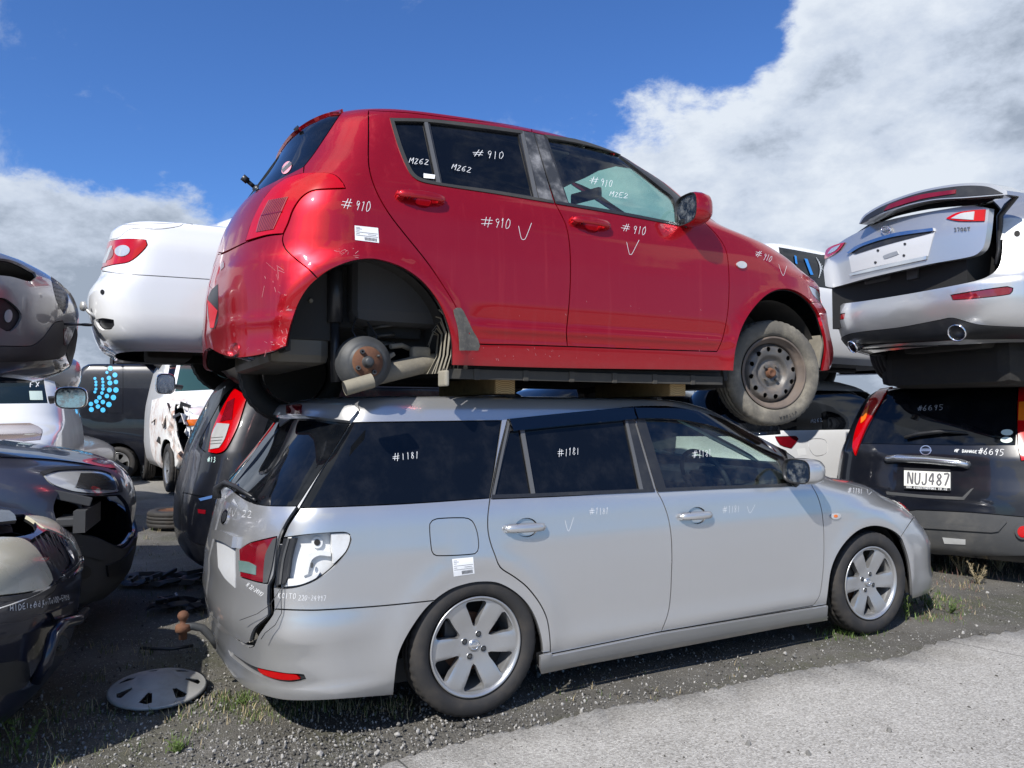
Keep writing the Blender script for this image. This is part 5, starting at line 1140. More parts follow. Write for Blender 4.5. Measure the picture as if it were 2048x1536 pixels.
# black people carrier below it
M = place((-1.25, 5.30), TH, 0, 0, -.90); CRV = [tuple(l) for l in SUVL]
B_, sb = bg('sports_utility_car', 'black sports utility car with a tall red and white tail lamp under the white saloon', 'car', M, CRV, mat('dull_black_paint', (.005, .006, .010), .4, coat=.45, spec=.3, dirt=.2, dirtcol=(.05, .05, .05)), [
    dict(name='tailgate_window', px=[(448, 790, c), (470, 775), (420, 880), (412, 905, c), (398, 890), (410, 860)], mat=PRIVACY, off=-.003),
    dict(name='tail_lamp', px=[(470, 778, c), (497, 790, c), (478, 850), (462, 885), (450, 903), (435, 908), (419, 905, c), (428, 860), (448, 815)], mat=REDLENS, off=.012),
    dict(name='side_window', polys=[side_windows(zz(CRV, M), -.5, 2.3, 1.08, 1.50, -.35, 1.6)], mat=PRIVACY, mir=True, off=-.003),
    dict(name='bumper', px=[(366, 985, c), (400, 992), (450, 996), (520, 990, c), (520, 1085, c), (400, 1090), (366, 1060)], mat=BLACKP)])
lp = sb.made['tail_lamp'][0]; patch(sb, 'clear_lens', sb.trace([(438, 848, c), (462, 850, c), (452, 880), (441, 897, c), (424, 900, c), (428, 870)]), CLEARL, lp, off=.018, rim=.004); patch(sb, 'upper_lens', sb.trace([(458, 806, c), (472, 798, c), (466, 840, c), (444, 845, c)]), REDLENS2, lp, off=.016, rim=.003)
ribbon(sb, [[(425, 878), (450, 876)], [(424, 884), (448, 882)], [(424, 890), (446, 888)]], .004, DRUMM, lp, name='lens_lines', lift=.02)
patch(sb, 'reflector', sb.trace([(396, 1018, c), (412, 1020, c), (411, 1028, c), (397, 1026, c)]), REDLENS2, B_, off=.003); ribbon(sb, strokes('#13', 415, 924, 5, 10, 0), .005, mat('pale_marker', (.5, .7, .68), .6), B_)
patch(sb, 'blue_tape', sb.trace([(398, 997, c), (428, 990, c), (430, 995, c), (402, 1002, c)]), mat('dull_blue', (.05, .12, .30), .5), B_, off=.004)
# right: black off-roader on the ground, silver crossover on top of it
Pc = (3.385, 6.10); thx = .741; XT = [tuple(l) for l in SUVL]
M = place(Pc, thx, -.08, -.95, 0)
X_, sx_ = bg('off_roader', 'black off-roader seen from behind with a chrome handle bar and number plate', 'car', M, XT, BLACKP, [
    dict(name='tailgate_window', px=[(1783, 768, c), (1900, 760), (2036, 754, c), (2034, 820), (2030, 890, c), (1900, 890), (1722, 887, c), (1745, 840)], mat=PRIVACY, off=-.003),
    dict(name='tail_lamp', px=[(1786, 765, c), (1776, 782), (1748, 830), (1734, 855), (1720, 888), (1712, 912, c), (1706, 895), (1712, 862), (1724, 832), (1740, 800), (1765, 775, c)], mat=REDLENS, off=.012),
    dict(name='tail_lamp', px=[(2038, 756, c), (2056, 752, c), (2062, 920, c), (2042, 922, c), (2036, 890), (2034, 820)], mat=REDLENS, off=.012),
    dict(name='bumper', px=[(1834, 1020, c), (1940, 1025), (2048, 1034, c), (2060, 1110, c), (1900, 1108), (1780, 1095), (1740, 1030, c)], mat=PLAST, off=.012)], group=None)
patch(sx_, 'amber_lens', sx_.trace([(2037, 806, c), (2050, 805, c), (2052, 842, c), (2036, 842, c)]), AMBER, X_, off=.018)
patch(sx_, 'amber_lens', sx_.trace([(1741, 812, c), (1733, 840), (1724, 848, c), (1727, 830)]), AMBER, X_, off=.018)
cb = MB(); cb.tube([sx_.at(x, y, h)[0] for x, y, h in [(1774, 922, .0), (1780, 919, .03), (1800, 918, .04), (1860, 921, .045), (1915, 926, .04), (1930, 929, .03), (1937, 931, 0)]], [.028, .032, .034, .034, .034, .032, .028], 14); cb.build('chrome_bar', mat('satin_chrome', (.6, .62, .65), .22, .9), X_)
patch(sx_, 'plate_recess_lip', sx_.trace([(1772, 983, c), (1850, 990), (1925, 994, c), (1942, 978, c), (1948, 976, c), (1928, 1000, c), (1850, 996), (1774, 989, c)]), PLAST, X_, off=.004)
pl = patch(sx_, 'number_plate', sx_.trace([(1810, 940, c), (1902, 945, c), (1902, 981, c), (1810, 976, c)], step=20), mat('plate_yellowish', (.75, .75, .70), .4), X_, off=.02, rim=.012)
patch(sx_, 'plate_frame', sx_.trace([(1810, 972, c), (1902, 977, c), (1902, 983, c), (1810, 978, c)], step=20), TRIM, pl, off=.0225, rim=.004); patch(sx_, 'plate_frame', sx_.trace([(1810, 936, c), (1902, 940, c), (1902, 945, c), (1810, 941, c)], step=20), TRIM, pl, off=.0225, rim=.004)
ribbon(sx_, strokes('NUJ487', 1816.5, 968, 12.2, 23, .055, 0, 1.17, 0), .0135, INK, pl, name='plate_characters', lift=.0225); ribbon(sx_, strokes('WWW.DIRECTMOTORS.CO.NZ', 1815, 977, 3.2, 3.6, .055, 0, 1.17, 0), .004, PENW, pl, name='frame_text', lift=.026)
ribbon(sx_, [ellipse_px(1852, 901, 10.5, 9)+[(1862.5, 901)], [(1840, 902), (1864, 902)], [(1841, 899), (1863, 899)]], .008, mat('satin_chrome', (.6, .62, .65), .22, .9), X_, name='emblem', lift=.008)
ribbon(sx_, strokes('#6695', 1835, 822, 9, 10, -.05), .005, mat('faint_marker', (.35, .36, .36), .6), X_); ribbon(sx_, strokes('#6695', 1956, 908, 9, 12, .06)+strokes('NF DAMAGE', 1909, 904, 4.3, 6, .06), .0045, PENW, X_)
for (x, y) in ((2014, 865), (2013, 880)): patch(sx_, 'oval_sticker', sx_.trace(ellipse_px(x, y, 12, 6)), mat('mint_sticker', (.55, .66, .60), .5), X_, off=.004)
wi = MB(); wi.tube([sx_.at(x, y, h)[0] for x, y, h in [(1812, 878, .03), (1840, 871, .04), (1885, 866, .04), (1935, 867, .02)]], [.014, .016, .016, .006], 8); wi.build('rear_wiper', TRIM, X_)
patch(sx_, 'reverse_lamp', sx_.trace([(1886, 1074, c), (1932, 1078, c), (1932, 1088, c), (1890, 1086, c)]), CLEARL, X_, off=.016); o = patch(sx_, 'fog_lamp_surround', sx_.trace(ellipse_px(2046, 1062, 16, 15)), PLAST, X_, off=.03, rim=.03); patch(sx_, 'fog_lamp', sx_.trace(ellipse_px(2046, 1062, 11, 11)), REDLENS, o, off=.034)
patch(sx_, 'bumper_step', sx_.trace([(1830, 1046, c), (1985, 1056, c), (2000, 1050, c), (2010, 1038, c), (2014, 1044, c), (1998, 1062, c), (1984, 1064, c), (1832, 1054, c)]), PLAST, X_, off=.026, rim=.02)
# crossover
CRO = lev([(.24, -.82, 3.5, .70), (.30, -.92, 3.6, .82), (.42, -.98, 3.7, .89), (.56, -1.0, 3.75, .90), (.64, -1.0, 3.75, .90), (.72, -.95, 3.70, .90), (.88, -.90, 3.6, .895), (1.02, -.86, 3.2, .875), (1.10, -.82, 2.7, .855), (1.17, -.72, 2.4, .83),
           (1.28, -.55, 2.15, .78), (1.38, -.36, 1.9, .72), (1.46, -.12, 1.6, .64), (1.51, .25, 1.3, .5), (1.525, .6, 1.0, .002)], .55, 2.3)
CRO = [l[:3]+(l[3]*1.05,)+l[4:] for l in CRO]
M = place((2.93, 5.75), .337, 1.57, -.98, 0); s0 = zz(CRO, M)
K_, sk_ = bg('crossover_car', 'silver crossover car with its tailgate hanging open, stacked on the black off-roader', 'car', M, CRO, SILVER, [
    dict(name='boot_opening', px=[(1640, 470, c), (1985, 400, c), (2004, 425), (2004, 500), (1996, 535), (1970, 555), (1930, 566), (1800, 590), (1690, 606), (1668, 600), (1650, 575)], mat=None),
    dict(name='reflector', px=[(1901, 590, c), (1950, 582), (2015, 573), (2026, 576), (2020, 588), (1950, 597), (1905, 600, c)], mat=REDLENS2, off=-.006),
    dict(name='reflector', px=[(1662, 632, c), (1690, 626, c), (1688, 638, c), (1664, 642, c)], mat=REDLENS, off=-.004),
    dict(name='lower_trim', px=[(1660, 690, c), (1700, 668), (1800, 655), (1880, 640), (1905, 636), (1960, 650), (2060, 655, c), (2060, 700, c), (1900, 690), (1660, 730, c)], mat=TRIM, off=.004)], arches=((0, .33), (2.8, .33)))
for px_, r_ in (((1712, 690), 16), ((1919, 662), 18)):
    p, n = sk_.at(*px_); q = MB(); MM = Matrix.Translation(p)@Vector((0, -1, 0)).rotation_difference((n+Vector((-.6, 0, 0))).normalized()).to_matrix().to_4x4(); R0 = r_*5.2/1500
    q.lathe([(R0*.88, -.10), (R0*.88, .03), (R0*.92, .045), (R0, .045), (R0, .03), (R0, -.08)], 28, MM, 0); q.lathe([(0, -.06), (R0*.9, -.06)], 20, MM, 1); q.build('exhaust_tip', [CHROME, UNDER], K_)
p, n = sk_.at(2020, 462); patch(sk_, 'lamp_bay', sk_.trace([(1996, 440, c), (2020, 436), (2060, 440, c), (2060, 478, c), (1996, 480, c)]), WHITEM, K_, off=.004)
patch(sk_, 'bulb_hole', sk_.trace(ellipse_px(2034, 468, 6, 6)), UNDER, K_, off=.007)
# tailgate: its own curved panel standing clear of the body
tg = MB(); FX = []
def kp(x, y, X0):
    """pixel -> local point of the crossover on a vertical cross plane, bowed rearwards"""
    o = sk_.Mi@CAMP; d = sk_.Mi.to_3x3()@ray(x, y); q = o+d*((X0-o.x)/d.x)
    for _ in range(4):
        X = X0+.16*(q.y/.8)**2+(.30*max(0, q.z-1.03)**1.0); q = o+d*((X-o.x)/d.x)
    return q
def gpanel(name, pts, off, thick, m, parent, grid=.045, label=None):
    A = np.array([(q.y, q.z) for q in (kp(x, y, -1.02) for x, y in crom(pts, 7))]); lo, hi = A.min(0), A.max(0); a, b = np.meshgrid(np.arange(lo[0], hi[0], grid), np.arange(lo[1], hi[1], grid), indexing='ij'); g = np.stack([a.ravel(), b.ravel()], 1); g = g[pip(A, g)]
    if len(g): g = g[np.abs(g[:, None]-A[None]).sum(2).min(1) > grid*.4]
    n = len(A); vo, _, fo, _, _, _ = delaunay_2d_cdt([Vector(p) for p in A]+[Vector(p) for p in g], [(i, (i+1) % n) for i in range(n)], [], 0, 1e-6); V2 = np.array([(p.x, p.y) for p in vo]); F = np.array(fo); F = F[pip(A, V2[F].mean(1))]
    fx = lambda y, z: -1.02+.16*(y/.8)**2+.30*max(0, z-1.03)
    V = [(fx(y, z)-off, y, z) for y, z in V2]; k = len(V); V += [(x+thick, y, z) for x, y, z in V]; FF = [tuple(f) for f in F]+[tuple(f+k)[::-1] for f in F]+[(i, (i+1) % n, (i+1) % n+k, i+k) for i in range(n)]
    me = pyd(name, V, FF, m, parent, label=label); bm = bmesh.new(); bm.from_mesh(me.data); bmesh.ops.recalc_face_normals(bm, faces=bm.faces[:])
    for e in bm.edges:
        if len(e.link_faces) == 2 and e.calc_face_angle(0) > .6: e.smooth = False
    for f in bm.faces: f.smooth = True
    bm.to_mesh(me.data); bm.free(); return me
G_ = gpanel('tailgate', [(1646, 540, c), (1652, 505), (1668, 493), (1695, 475), (1760, 445), (1850, 425), (1940, 412), (1978, 417, c), (1972, 470), (1965, 497), (1945, 512), (1860, 528), (1740, 555), (1665, 575), (1650, 572, c)], 0, .05, SILVER, K_, label='silver tailgate hanging open')
gpanel('tail_lamp', [(1894, 437, c), (1915, 426), (1945, 421), (1972, 419, c), (1970, 442, c), (1920, 442)], .012, .03, REDLENS, G_); gpanel('tail_lamp', [(1649, 518, c), (1652, 500), (1670, 490), (1691, 485, c), (1680, 500), (1662, 512)], .012, .03, REDLENS, G_)
gpanel('clear_lens', [(1905, 437, c), (1925, 427), (1952, 423, c), (1950, 440, c)], .017, .02, CLEARL, G_); gpanel('clear_lens', [(1656, 508, c), (1665, 497), (1684, 489, c), (1672, 502)], .017, .02, CLEARL, G_)
gpanel('plate_recess', [(1697, 508, c), (1760, 480), (1860, 462, c), (1871, 458, c), (1857, 512, c), (1780, 527), (1704, 545, c)], .004, .01, mat('silver_shade', (.62, .62, .62), .35, .2), G_)
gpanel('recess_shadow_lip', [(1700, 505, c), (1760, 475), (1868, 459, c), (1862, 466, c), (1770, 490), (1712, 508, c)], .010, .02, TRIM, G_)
gpanel('chrome_strip', [(1697, 506, c), (1720, 490), (1790, 467), (1870, 456, c), (1871, 462, c), (1790, 474), (1730, 492), (1702, 508, c)], .022, .03, CHROME, G_); gpanel('chrome_strip', [(1701, 548, c), (1780, 528), (1856, 512, c), (1855, 519, c), (1780, 535), (1703, 552, c)], .016, .03, CHROME, G_)
for (x, y) in ((1752, 525), (1809, 511), (1757, 501), (1811, 488)): gpanel('fixing_hole', ellipse_px(x, y, 2.6, 2.6, n=8), .008, .004, TRIM, G_, grid=.02)
gpanel('latch_slot', [(1767, 512), (1796, 502), (1799, 508), (1770, 518)], .008, .006, STEELG, G_)
def grib(lines, w_, m, nm, parent, off):
    b = MB()
    for L in lines:
        P = [kp(x, y, -1.02)-Vector((off, 0, 0)) for x, y in L]; b.tube(P, w_/2, 6, caps=True)
    return b.build(nm, m, parent)
grib([ellipse_px(1776, 460, 9.5, 7.5, -.15)+[(1785.5, 459)], [(1767, 462), (1785, 458)], [(1768, 459), (1784, 455)]], .010, CHROME, 'emblem', G_, .02)
grib(strokes('370GT', 1909, 463, 5.6, 7, -.05, 0, 1.2, 0), .0045, DRUMM, 'badge_letters', G_, .006)
grib(strokes('NISSAN', 1745, 484, 6, 3, -.2, 0, 1.5, 0), .005, TRIM, 'strip_letters', G_, .026) if False else None
gpanel('tailgate_window', [(1706, 470, c), (1760, 440), (1850, 418), (1960, 408, c), (1990, 394, c), (1900, 400), (1800, 420), (1737, 448, c)], -.005, .03, PRIVACY, G_)
gpanel('roof_spoiler', [(1737, 450, c), (1748, 432), (1790, 408), (1860, 384), (1940, 370), (2000, 370), (2035, 384, c), (2036, 392, c), (1960, 398), (1880, 404), (1800, 424)], .10, .16, SILVER, G_)
gpanel('spoiler_underside', [(1740, 450, c), (1752, 434), (1792, 412), (1862, 388), (1940, 375), (1996, 376), (2028, 390, c), (1960, 395), (1880, 401), (1800, 421)], .105, .02, TRIM, G_); gpanel('brake_light', [(1790, 424, c), (1800, 412), (1860, 393), (1935, 382, c), (1934, 390, c), (1870, 400), (1820, 414)], .112, .02, REDLENS2, G_)
hn = MB(); hn.tube([kp(2036, 390, -.98), kp(2014, 412, -.9), kp(2000, 432, -.85), kp(1998, 500, -.84), kp(1992, 530, -.86)], [.02, .035, .03, .022, .02], 10, flat=.7); hn.build('gate_seal', TRIM, K_)
bi = MB(); bi.box((-.62, .1, .72), (.5, 1.3, .5)); bi.box((-.86, -.1, .84), (.06, .10, .16), None, 1, .01); bi.box((-.84, .25, .86), (.08, .28, .14), None, 1, .03); bi.build('boot_interior', [mat('inner_black', (.012,)*3, .8), PLAST], K_)
gp = MB(); gp.box((1.15, 0, .12), (3.3, 1.15, .34), None, 1, .10); gp.box((-.1, .1, .05), (.5, 1.3, .14), None, 1, .05); gp.tube([(-.4, -.3, .2), (.2, -.35, .17), (1.2, -.2, .2)], .05, 10); gp.box((-.2, .15, .2), (.45, .6, .16), None, 0, .05); gp.tube([(.0, -.7, .26), (.0, .7, .26)], .05, 10); gp.build('exhaust_silencer', [mat('old_exhaust', (.10, .085, .07), .6, .5, dirt=.6), UNDER], K_)
# white hatchback between the wagon and the off-roader, and a white van body above it
HT2 = [(l[0]*1.16,)+l[1:] for l in HATL]
M = place((2.52, 7.62), TH, 0, -.6, -.86); s0 = zz(HATL, M)
H_, sh_ = bg('estate_car', 'white car with black windows standing behind the front of the silver wagon', 'car', M, HT2, WHITEP, [
    dict(name='tailgate_window', px=[(1330, 772, c), (1545, 766, c), (1562, 868, c), (1500, 872), (1330, 872, c)], mat=PRIVACY, off=-.002),
    dict(name='rear_window_glass', polys=[side_windows(zz(HT2, M), -.42, 2.2, 1.13, 1.56, -.32, 1.5)], mat=PRIVACY, mir=True, off=-.003),
    dict(name='tail_lamp', px=[(1550, 873, c), (1592, 872, c), (1597, 878), (1582, 897, c), (1560, 890)], mat=REDLENS2, off=.006),
    dict(name='fuel_flap', px=[(1618, 880), (1650, 880), (1654, 905), (1632, 912), (1620, 900)], mat=WHITEP)])
ribbon(sh_, strokes('M262', 1622, 846, 5, 7, -.15), .007, PENW, H_); sticker(sh_, [(1593, 898), (1610, 896), (1613, 910), (1597, 912)], PAPER, H_, 'paper_notice')
M = place((2.30, 7.0), TH+.1, 1.62, -.6, -.86); s0 = zz(HATL, M)
F_, sf = bg('compact_van', 'white van with blue tape on its plastic-covered rear window in the back row', 'van', M, HATL, WHITEP, [
    dict(name='rear_window_glass', px=[(1606, 512, c), (1650, 510, c), (1652, 570, c), (1640, 572, c), (1618, 552, c)], mat=PRIVACY, off=-.003),
    dict(name='side_window', polys=[side_windows(s0, -.1, 2.0, .98, 1.36, 0.0, 1.5)], mat=PRIVACY, mir=True, off=-.003)])
BT = mat('blue_tape', (.02, .22, .62), .5)
ribbon(sf, [[(1611, 518), (1623, 550)]], .05, BT, F_, name='tape_strip', lift=.006); ribbon(sf, [[(1590, 512), (1592, 528)]], .03, BT, F_, name='tape_strip', lift=.006)
ribbon(sf, [[(1632+k*3, 515+4*k), (1645-k*2, 540+4*k)] for k in range(5)], .008, mat('crumpled_plastic', (.55, .58, .6), .2), F_, name='plastic_sheet', lift=.004)
# left stack: fronts pointing right
FL = lev([(.09, -.9, 3.40, .80), (.14, -.95, 3.54, .855), (.22, -.97, 3.62, .875), (.40, -.98, 3.65, .885), (.56, -.98, 3.66, .89), (.70, -.97, 3.62, .89), (.80, -.95, 3.50, .885), (.87, -.94, 3.25, .875), (.93, -.93, 2.85, .86), (.98, -.92, 2.5, .84), (1.15, -.85, 2.2, .79), (1.3, -.78, 1.95, .73), (1.42, -.7, 1.7, .66), (1.48, -.4, 1.3, .5), (1.49, 0, 1, .002)], .4, 2.6, .66, 2.8)
M = place((-1.93, 3.32), .35, 0, 3.66, 0)
D4, s4 = bg('front_damaged_car', 'dark navy car with a clouded headlamp and mesh grille at the lower left edge', 'car', M, FL, NAVYP, [
    dict(name='bonnet', px=[(-60, 985, c), (30, 975), (90, 985), (125, 1000), (142, 1012, c), (110, 1030), (60, 1048), (0, 1058), (-60, 1062, c)], mat=NAVYP, off=.03, rim=.03, gap=.004),
    dict(name='bonnet_gap', px=[(-60, 1062, c), (0, 1058), (60, 1048), (110, 1030), (140, 1014, c), (142, 1024), (100, 1052), (50, 1070), (0, 1076), (-60, 1080, c)], mat=None),
    dict(name='headlamp', px=[(-40, 1076, c), (40, 1077), (72, 1098), (98, 1140), (105, 1160, c), (95, 1175), (50, 1186), (-40, 1196, c)], mat=mat('cloudy_lamp', (.52, .49, .37), .25, 0, coat=.6, dirt=.4, dirtcol=(.60, .56, .44), dscale=3), off=.004),
    dict(name='grille', px=[(60, 1082, c), (92, 1062), (124, 1046, c), (140, 1070), (162, 1108, c), (150, 1130), (122, 1146, c), (96, 1112)], mat=TRIM, off=-.02),
    dict(name='lower_grille', px=[(140, 1262, c), (160, 1225), (178, 1200, c), (180, 1262, c), (150, 1300)], mat=TRIM, off=-.015)], clip=-1)
gl = []
for k in range(8): gl += [[(66+k*9, 1088-k*6), (104+k*7.5, 1140-k*4)], [(104+k*7, 1142-k*5), (70+k*10, 1074-k*3)]]
ribbon(s4, gl, .006, PLAST, D4, name='grille_mesh', lift=.002); patch(s4, 'chrome_trim', s4.trace([(124, 1150, c), (150, 1135), (166, 1112, c), (170, 1128), (150, 1150), (130, 1158, c)]), CHROME, D4, off=.008)
gb = MB(); P = [s4.at(x, y, h)[0] for x, y, h in [(60, 1362, .02), (66, 1320, .05), (76, 1268, .055), (95, 1248, .055), (130, 1240, .05), (160, 1222, .03)]]; gb.tube(P, .022, 10); gb.build('bumper_bar', NAVYP, D4)
pt = lambda nm, pts, m=NAVYP, off=.012, rim=.014, sh=s4, ro=D4: patch(sh, nm, sh.trace(pts, clip=-1), m, ro, off=off, rim=rim)
pt('bumper_moulding', [(-30, 1252, c), (50, 1240), (78, 1228, c), (84, 1238), (60, 1262), (-30, 1276, c)]); pt('bumper_moulding', [(96, 1226, c), (135, 1208), (165, 1180, c), (172, 1192), (150, 1222), (104, 1240, c)])
o = pt('fog_lamp_housing', ellipse_px(114, 1286, 22, 26, .2), TRIM, .006); pt('fog_lamp', ellipse_px(116, 1286, 13, 16, .2), mat('smoked_lens', (.05, .05, .05), .1, coat=1), .014, .008)
pt('lower_intake', [(-30, 1330, c), (40, 1322), (56, 1330), (50, 1372), (-30, 1400, c)], TRIM, .004); pt('lamp_trim', [(-30, 1200, c), (50, 1190), (98, 1178), (106, 1164, c), (110, 1172), (100, 1186), (50, 1198), (-30, 1208, c)], TRIM, .006, .006)
ribbon(s4, [[(118, 1160), (108, 1182), (92, 1196), (88, 1215)]], .004, UNDER, D4, name='bumper_seam')
ribbon(s4, strokes('HID', 20, 1222, 7, 12, -.12)+strokes('Elec', 45, 1218, 6, 11, -.15)+strokes('Adj', 68, 1214, 6, 11, -.15)+strokes('KoiTo100-5908', 86, 1211, 4.2, 11, -.22, .1, 1.0), .003, PENW, D4)
# dark blue car behind it with a torn bumper
M = place((-2.52, 5.02), .35, 0, 3.66, 0)
D3, s3 = bg('broken_estate_car', 'dark blue car with a dangling torn bumper and clear headlamp in the left row', 'car', M, [(l[0]*1.2+.01,)+l[1:] for l in FL], mat('slate_paint', (.04, .045, .07), .32, .3, coat=.8, dirt=.2, dirtcol=(.09, .09, .09), dscale=4), [
    dict(name='bonnet', px=[(-60, 890, c), (60, 880), (150, 890), (210, 905), (245, 925), (250, 936, c), (220, 938), (150, 926), (60, 918), (-60, 915, c)], mat=NAVYP, off=.008, rim=.03),
    dict(name='headlamp', px=[(86, 950, c), (120, 943), (180, 941), (215, 946), (232, 962), (236, 984, c), (200, 988), (150, 984), (115, 974), (96, 963)], mat=CLEARL, off=.004),
    dict(name='engine_bay', px=[(118, 985, c), (180, 992), (240, 990, c), (256, 1010), (266, 1060, c), (240, 1090), (190, 1072), (130, 1060), (108, 1020)], mat=None),
    dict(name='bumper', px=[(-60, 1070, c), (60, 1060), (130, 1062), (190, 1076), (242, 1096), (268, 1066, c), (268, 1120), (250, 1165), (200, 1195), (100, 1210, c), (-60, 1200, c)], mat=PLAST, off=.02, rim=.02)], clip=-1)
patch(s3, 'smoked_lens', s3.trace([(160, 948, c), (212, 950), (228, 964), (230, 980, c), (180, 980), (150, 975, c)]), mat('smoked_lens', (.05, .05, .05), .1, coat=1), D3, off=.008)
patch(s3, 'red_reflection_strip', s3.trace([(172, 900, c), (205, 904), (238, 918, c), (225, 920), (190, 910)]), REDLENS, D3, off=.035) if False else None
pt3 = lambda nm, pts, m=PLAST, off=.03, rim=.02: patch(s3, nm, s3.trace(pts, clip=-1), m, D3, off=off, rim=rim)
pt3('lower_intake', [(205, 1130, c), (235, 1118), (258, 1092, c), (256, 1118), (238, 1145), (208, 1152, c)], TRIM, .032); pt3('bumper_moulding', [(100, 1090, c), (160, 1092), (205, 1108, c), (200, 1120), (150, 1108), (100, 1106, c)]); pt3('fog_lamp_housing', ellipse_px(158, 1142, 16, 14), TRIM, .032)
pt3('lamp_housing_edge', [(80, 946, c), (110, 938), (180, 935), (218, 941), (238, 958), (242, 984, c), (236, 984), (230, 962), (214, 947), (180, 941), (112, 944), (88, 952, c)], TRIM, .012, .012)
br = MB(); P = lambda x, y, h: s3.at(x, y, h)[0]
br.tube([P(150, 1000, -.04), P(165, 1010, -.02), P(168, 1050, -.02)], .010, 6); br.box(P(200, 1030, -.08), (.06, .5, .12)); br.box(P(150, 1040, -.05), (.10, .2, .05), None, 0, .01); br.box(P(110, 960, .0)+Vector((.05, -.02, -.09)), (.28, .02, .05), Euler((0, .3, .2)).to_matrix(), 0, .005); br.build('broken_brackets', PLAST, D3)
# grey car on top of it
M = place((-2.95, 5.0), .35, 1.44, 3.66, 0)
D1, s1 = bg('grey_stacked_car', 'grey car front end with honeycomb grille and tow eye in the upper left stack', 'car', M, FL, GREYP, [
    dict(name='grille', px=[(100, 546, c), (120, 556), (137, 572, c), (136, 612), (128, 628, c), (112, 600)], mat=TRIM, off=-.015),
    dict(name='bonnet_gap', px=[(-60, 515, c), (20, 520), (70, 545), (74, 552), (60, 562), (20, 552), (-60, 545, c)], mat=None),
    dict(name='fog_lamp_bay', px=[(-20, 600, c), (10, 598), (42, 628), (30, 656), (14, 662), (-20, 640, c)], mat=TRIM, off=-.02),
    dict(name='lower_lip', px=[(-60, 690, c), (60, 692), (85, 676), (108, 646), (126, 642, c), (136, 700, c), (120, 716), (60, 722), (-60, 726, c)], mat=PLAST, off=.003)], wheels=False, clip=-1)
gl = []
for k in range(7): gl += [[(104+k*4, 552+k*4), (118+k*2.6, 618+k*1)], [(134-k*.5, 570+k*8), (104+k*3, 560+k*9)]]
ribbon(s1, gl, .008, PLAST, D1, name='grille_mesh', lift=.0); tb = MB(); p0 = s1.at(128, 648)[0]; tb.tube([p0, p0+Vector((.10, 0, 0))], .008, 8); tb.tube([p0+Vector((.13+.028*math.cos(a), -.028*math.sin(a), 0)) for a in [k*math.pi/6 for k in range(13)]], .008, 8); tb.build('tow_eye', DRUMM, D1)
o = patch(s1, 'fog_lamp', s1.trace(ellipse_px(20, 632, 8, 13, .1)), CLEARL, D1, off=-.012); patch(s1, 'side_marker', s1.trace([(126, 657, c), (132, 656, c), (132, 690, c), (127, 690, c)]), REDLENS2, D1, off=.006)
# stack just outside the left edge whose shadow falls across the ground
for z0, lab, pm in ((0, 'black hatchback at the bottom of the stack beside the camera', BLACKP), (1.45, 'grey hatchback on top of the stack beside the camera', GREYP)):
    M = place((-2.88, 1.0), .35, z0, 3.4, 0); s0 = zz(HATL, M)
    bg('hatchback', lab, 'car', M, HATL, pm, [dict(name='side_window', polys=[side_windows(s0, -.3, 2.2, .98, 1.34, -.15, 1.6)], mat=PRIVACY, mir=True, off=-.003)], grid=.09)
# white pick-up facing us, further back on the left
M = place((-5.27, 6.88), -1.125, 0, 3.5, 0)
D2, s2 = bg('pickup_truck', 'white pick-up with chrome wing mirror and a note in its windscreen', 'pick-up', M, [(l[0]*1.10,)+l[1:] for l in SUVL], WHITEP, [
    dict(name='windscreen', px=[(-60, 730, c), (82, 732, c), (96, 806, c), (-60, 808, c)], mat=mat('dull_screen', (.010, .018, .022), .12, spec=.25), off=-.003),
    dict(name='side_window', px=[(103, 732, c), (128, 730), (150, 770, c), (150, 782, c), (116, 790, c)], mat=PRIVACY, off=-.003), dict(name='side_window', px=[(133, 730, c), (146, 732), (164, 775, c), (156, 780, c)], mat=PRIVACY, off=-.003),
    dict(name='headlamp', px=[(-20, 848, c), (60, 846, c), (84, 858), (80, 880, c), (20, 884), (-20, 880, c)], mat=mat('amber_clear', (.30, .22, .17), .15, coat=1, var=.4), off=.002)], grid=.07, clip=1)
ribbon(s2, strokes('FX', 60, 775, 9, 10, -.1), .010, PENW, D2); sticker(s2, [(58, 782), (84, 782), (86, 800), (60, 800)], mat('mint_sticker', (.55, .66, .60), .5), D2, 'windscreen_note')
p = D2.matrix_world.inverted()@atdepth(143, 796, 7.0); wing_mirror(D2, p, Euler((0, 0, math.pi)).to_matrix(), .12, .2, .26, CHROME, p+Vector((-.02, -.18, -.02)))
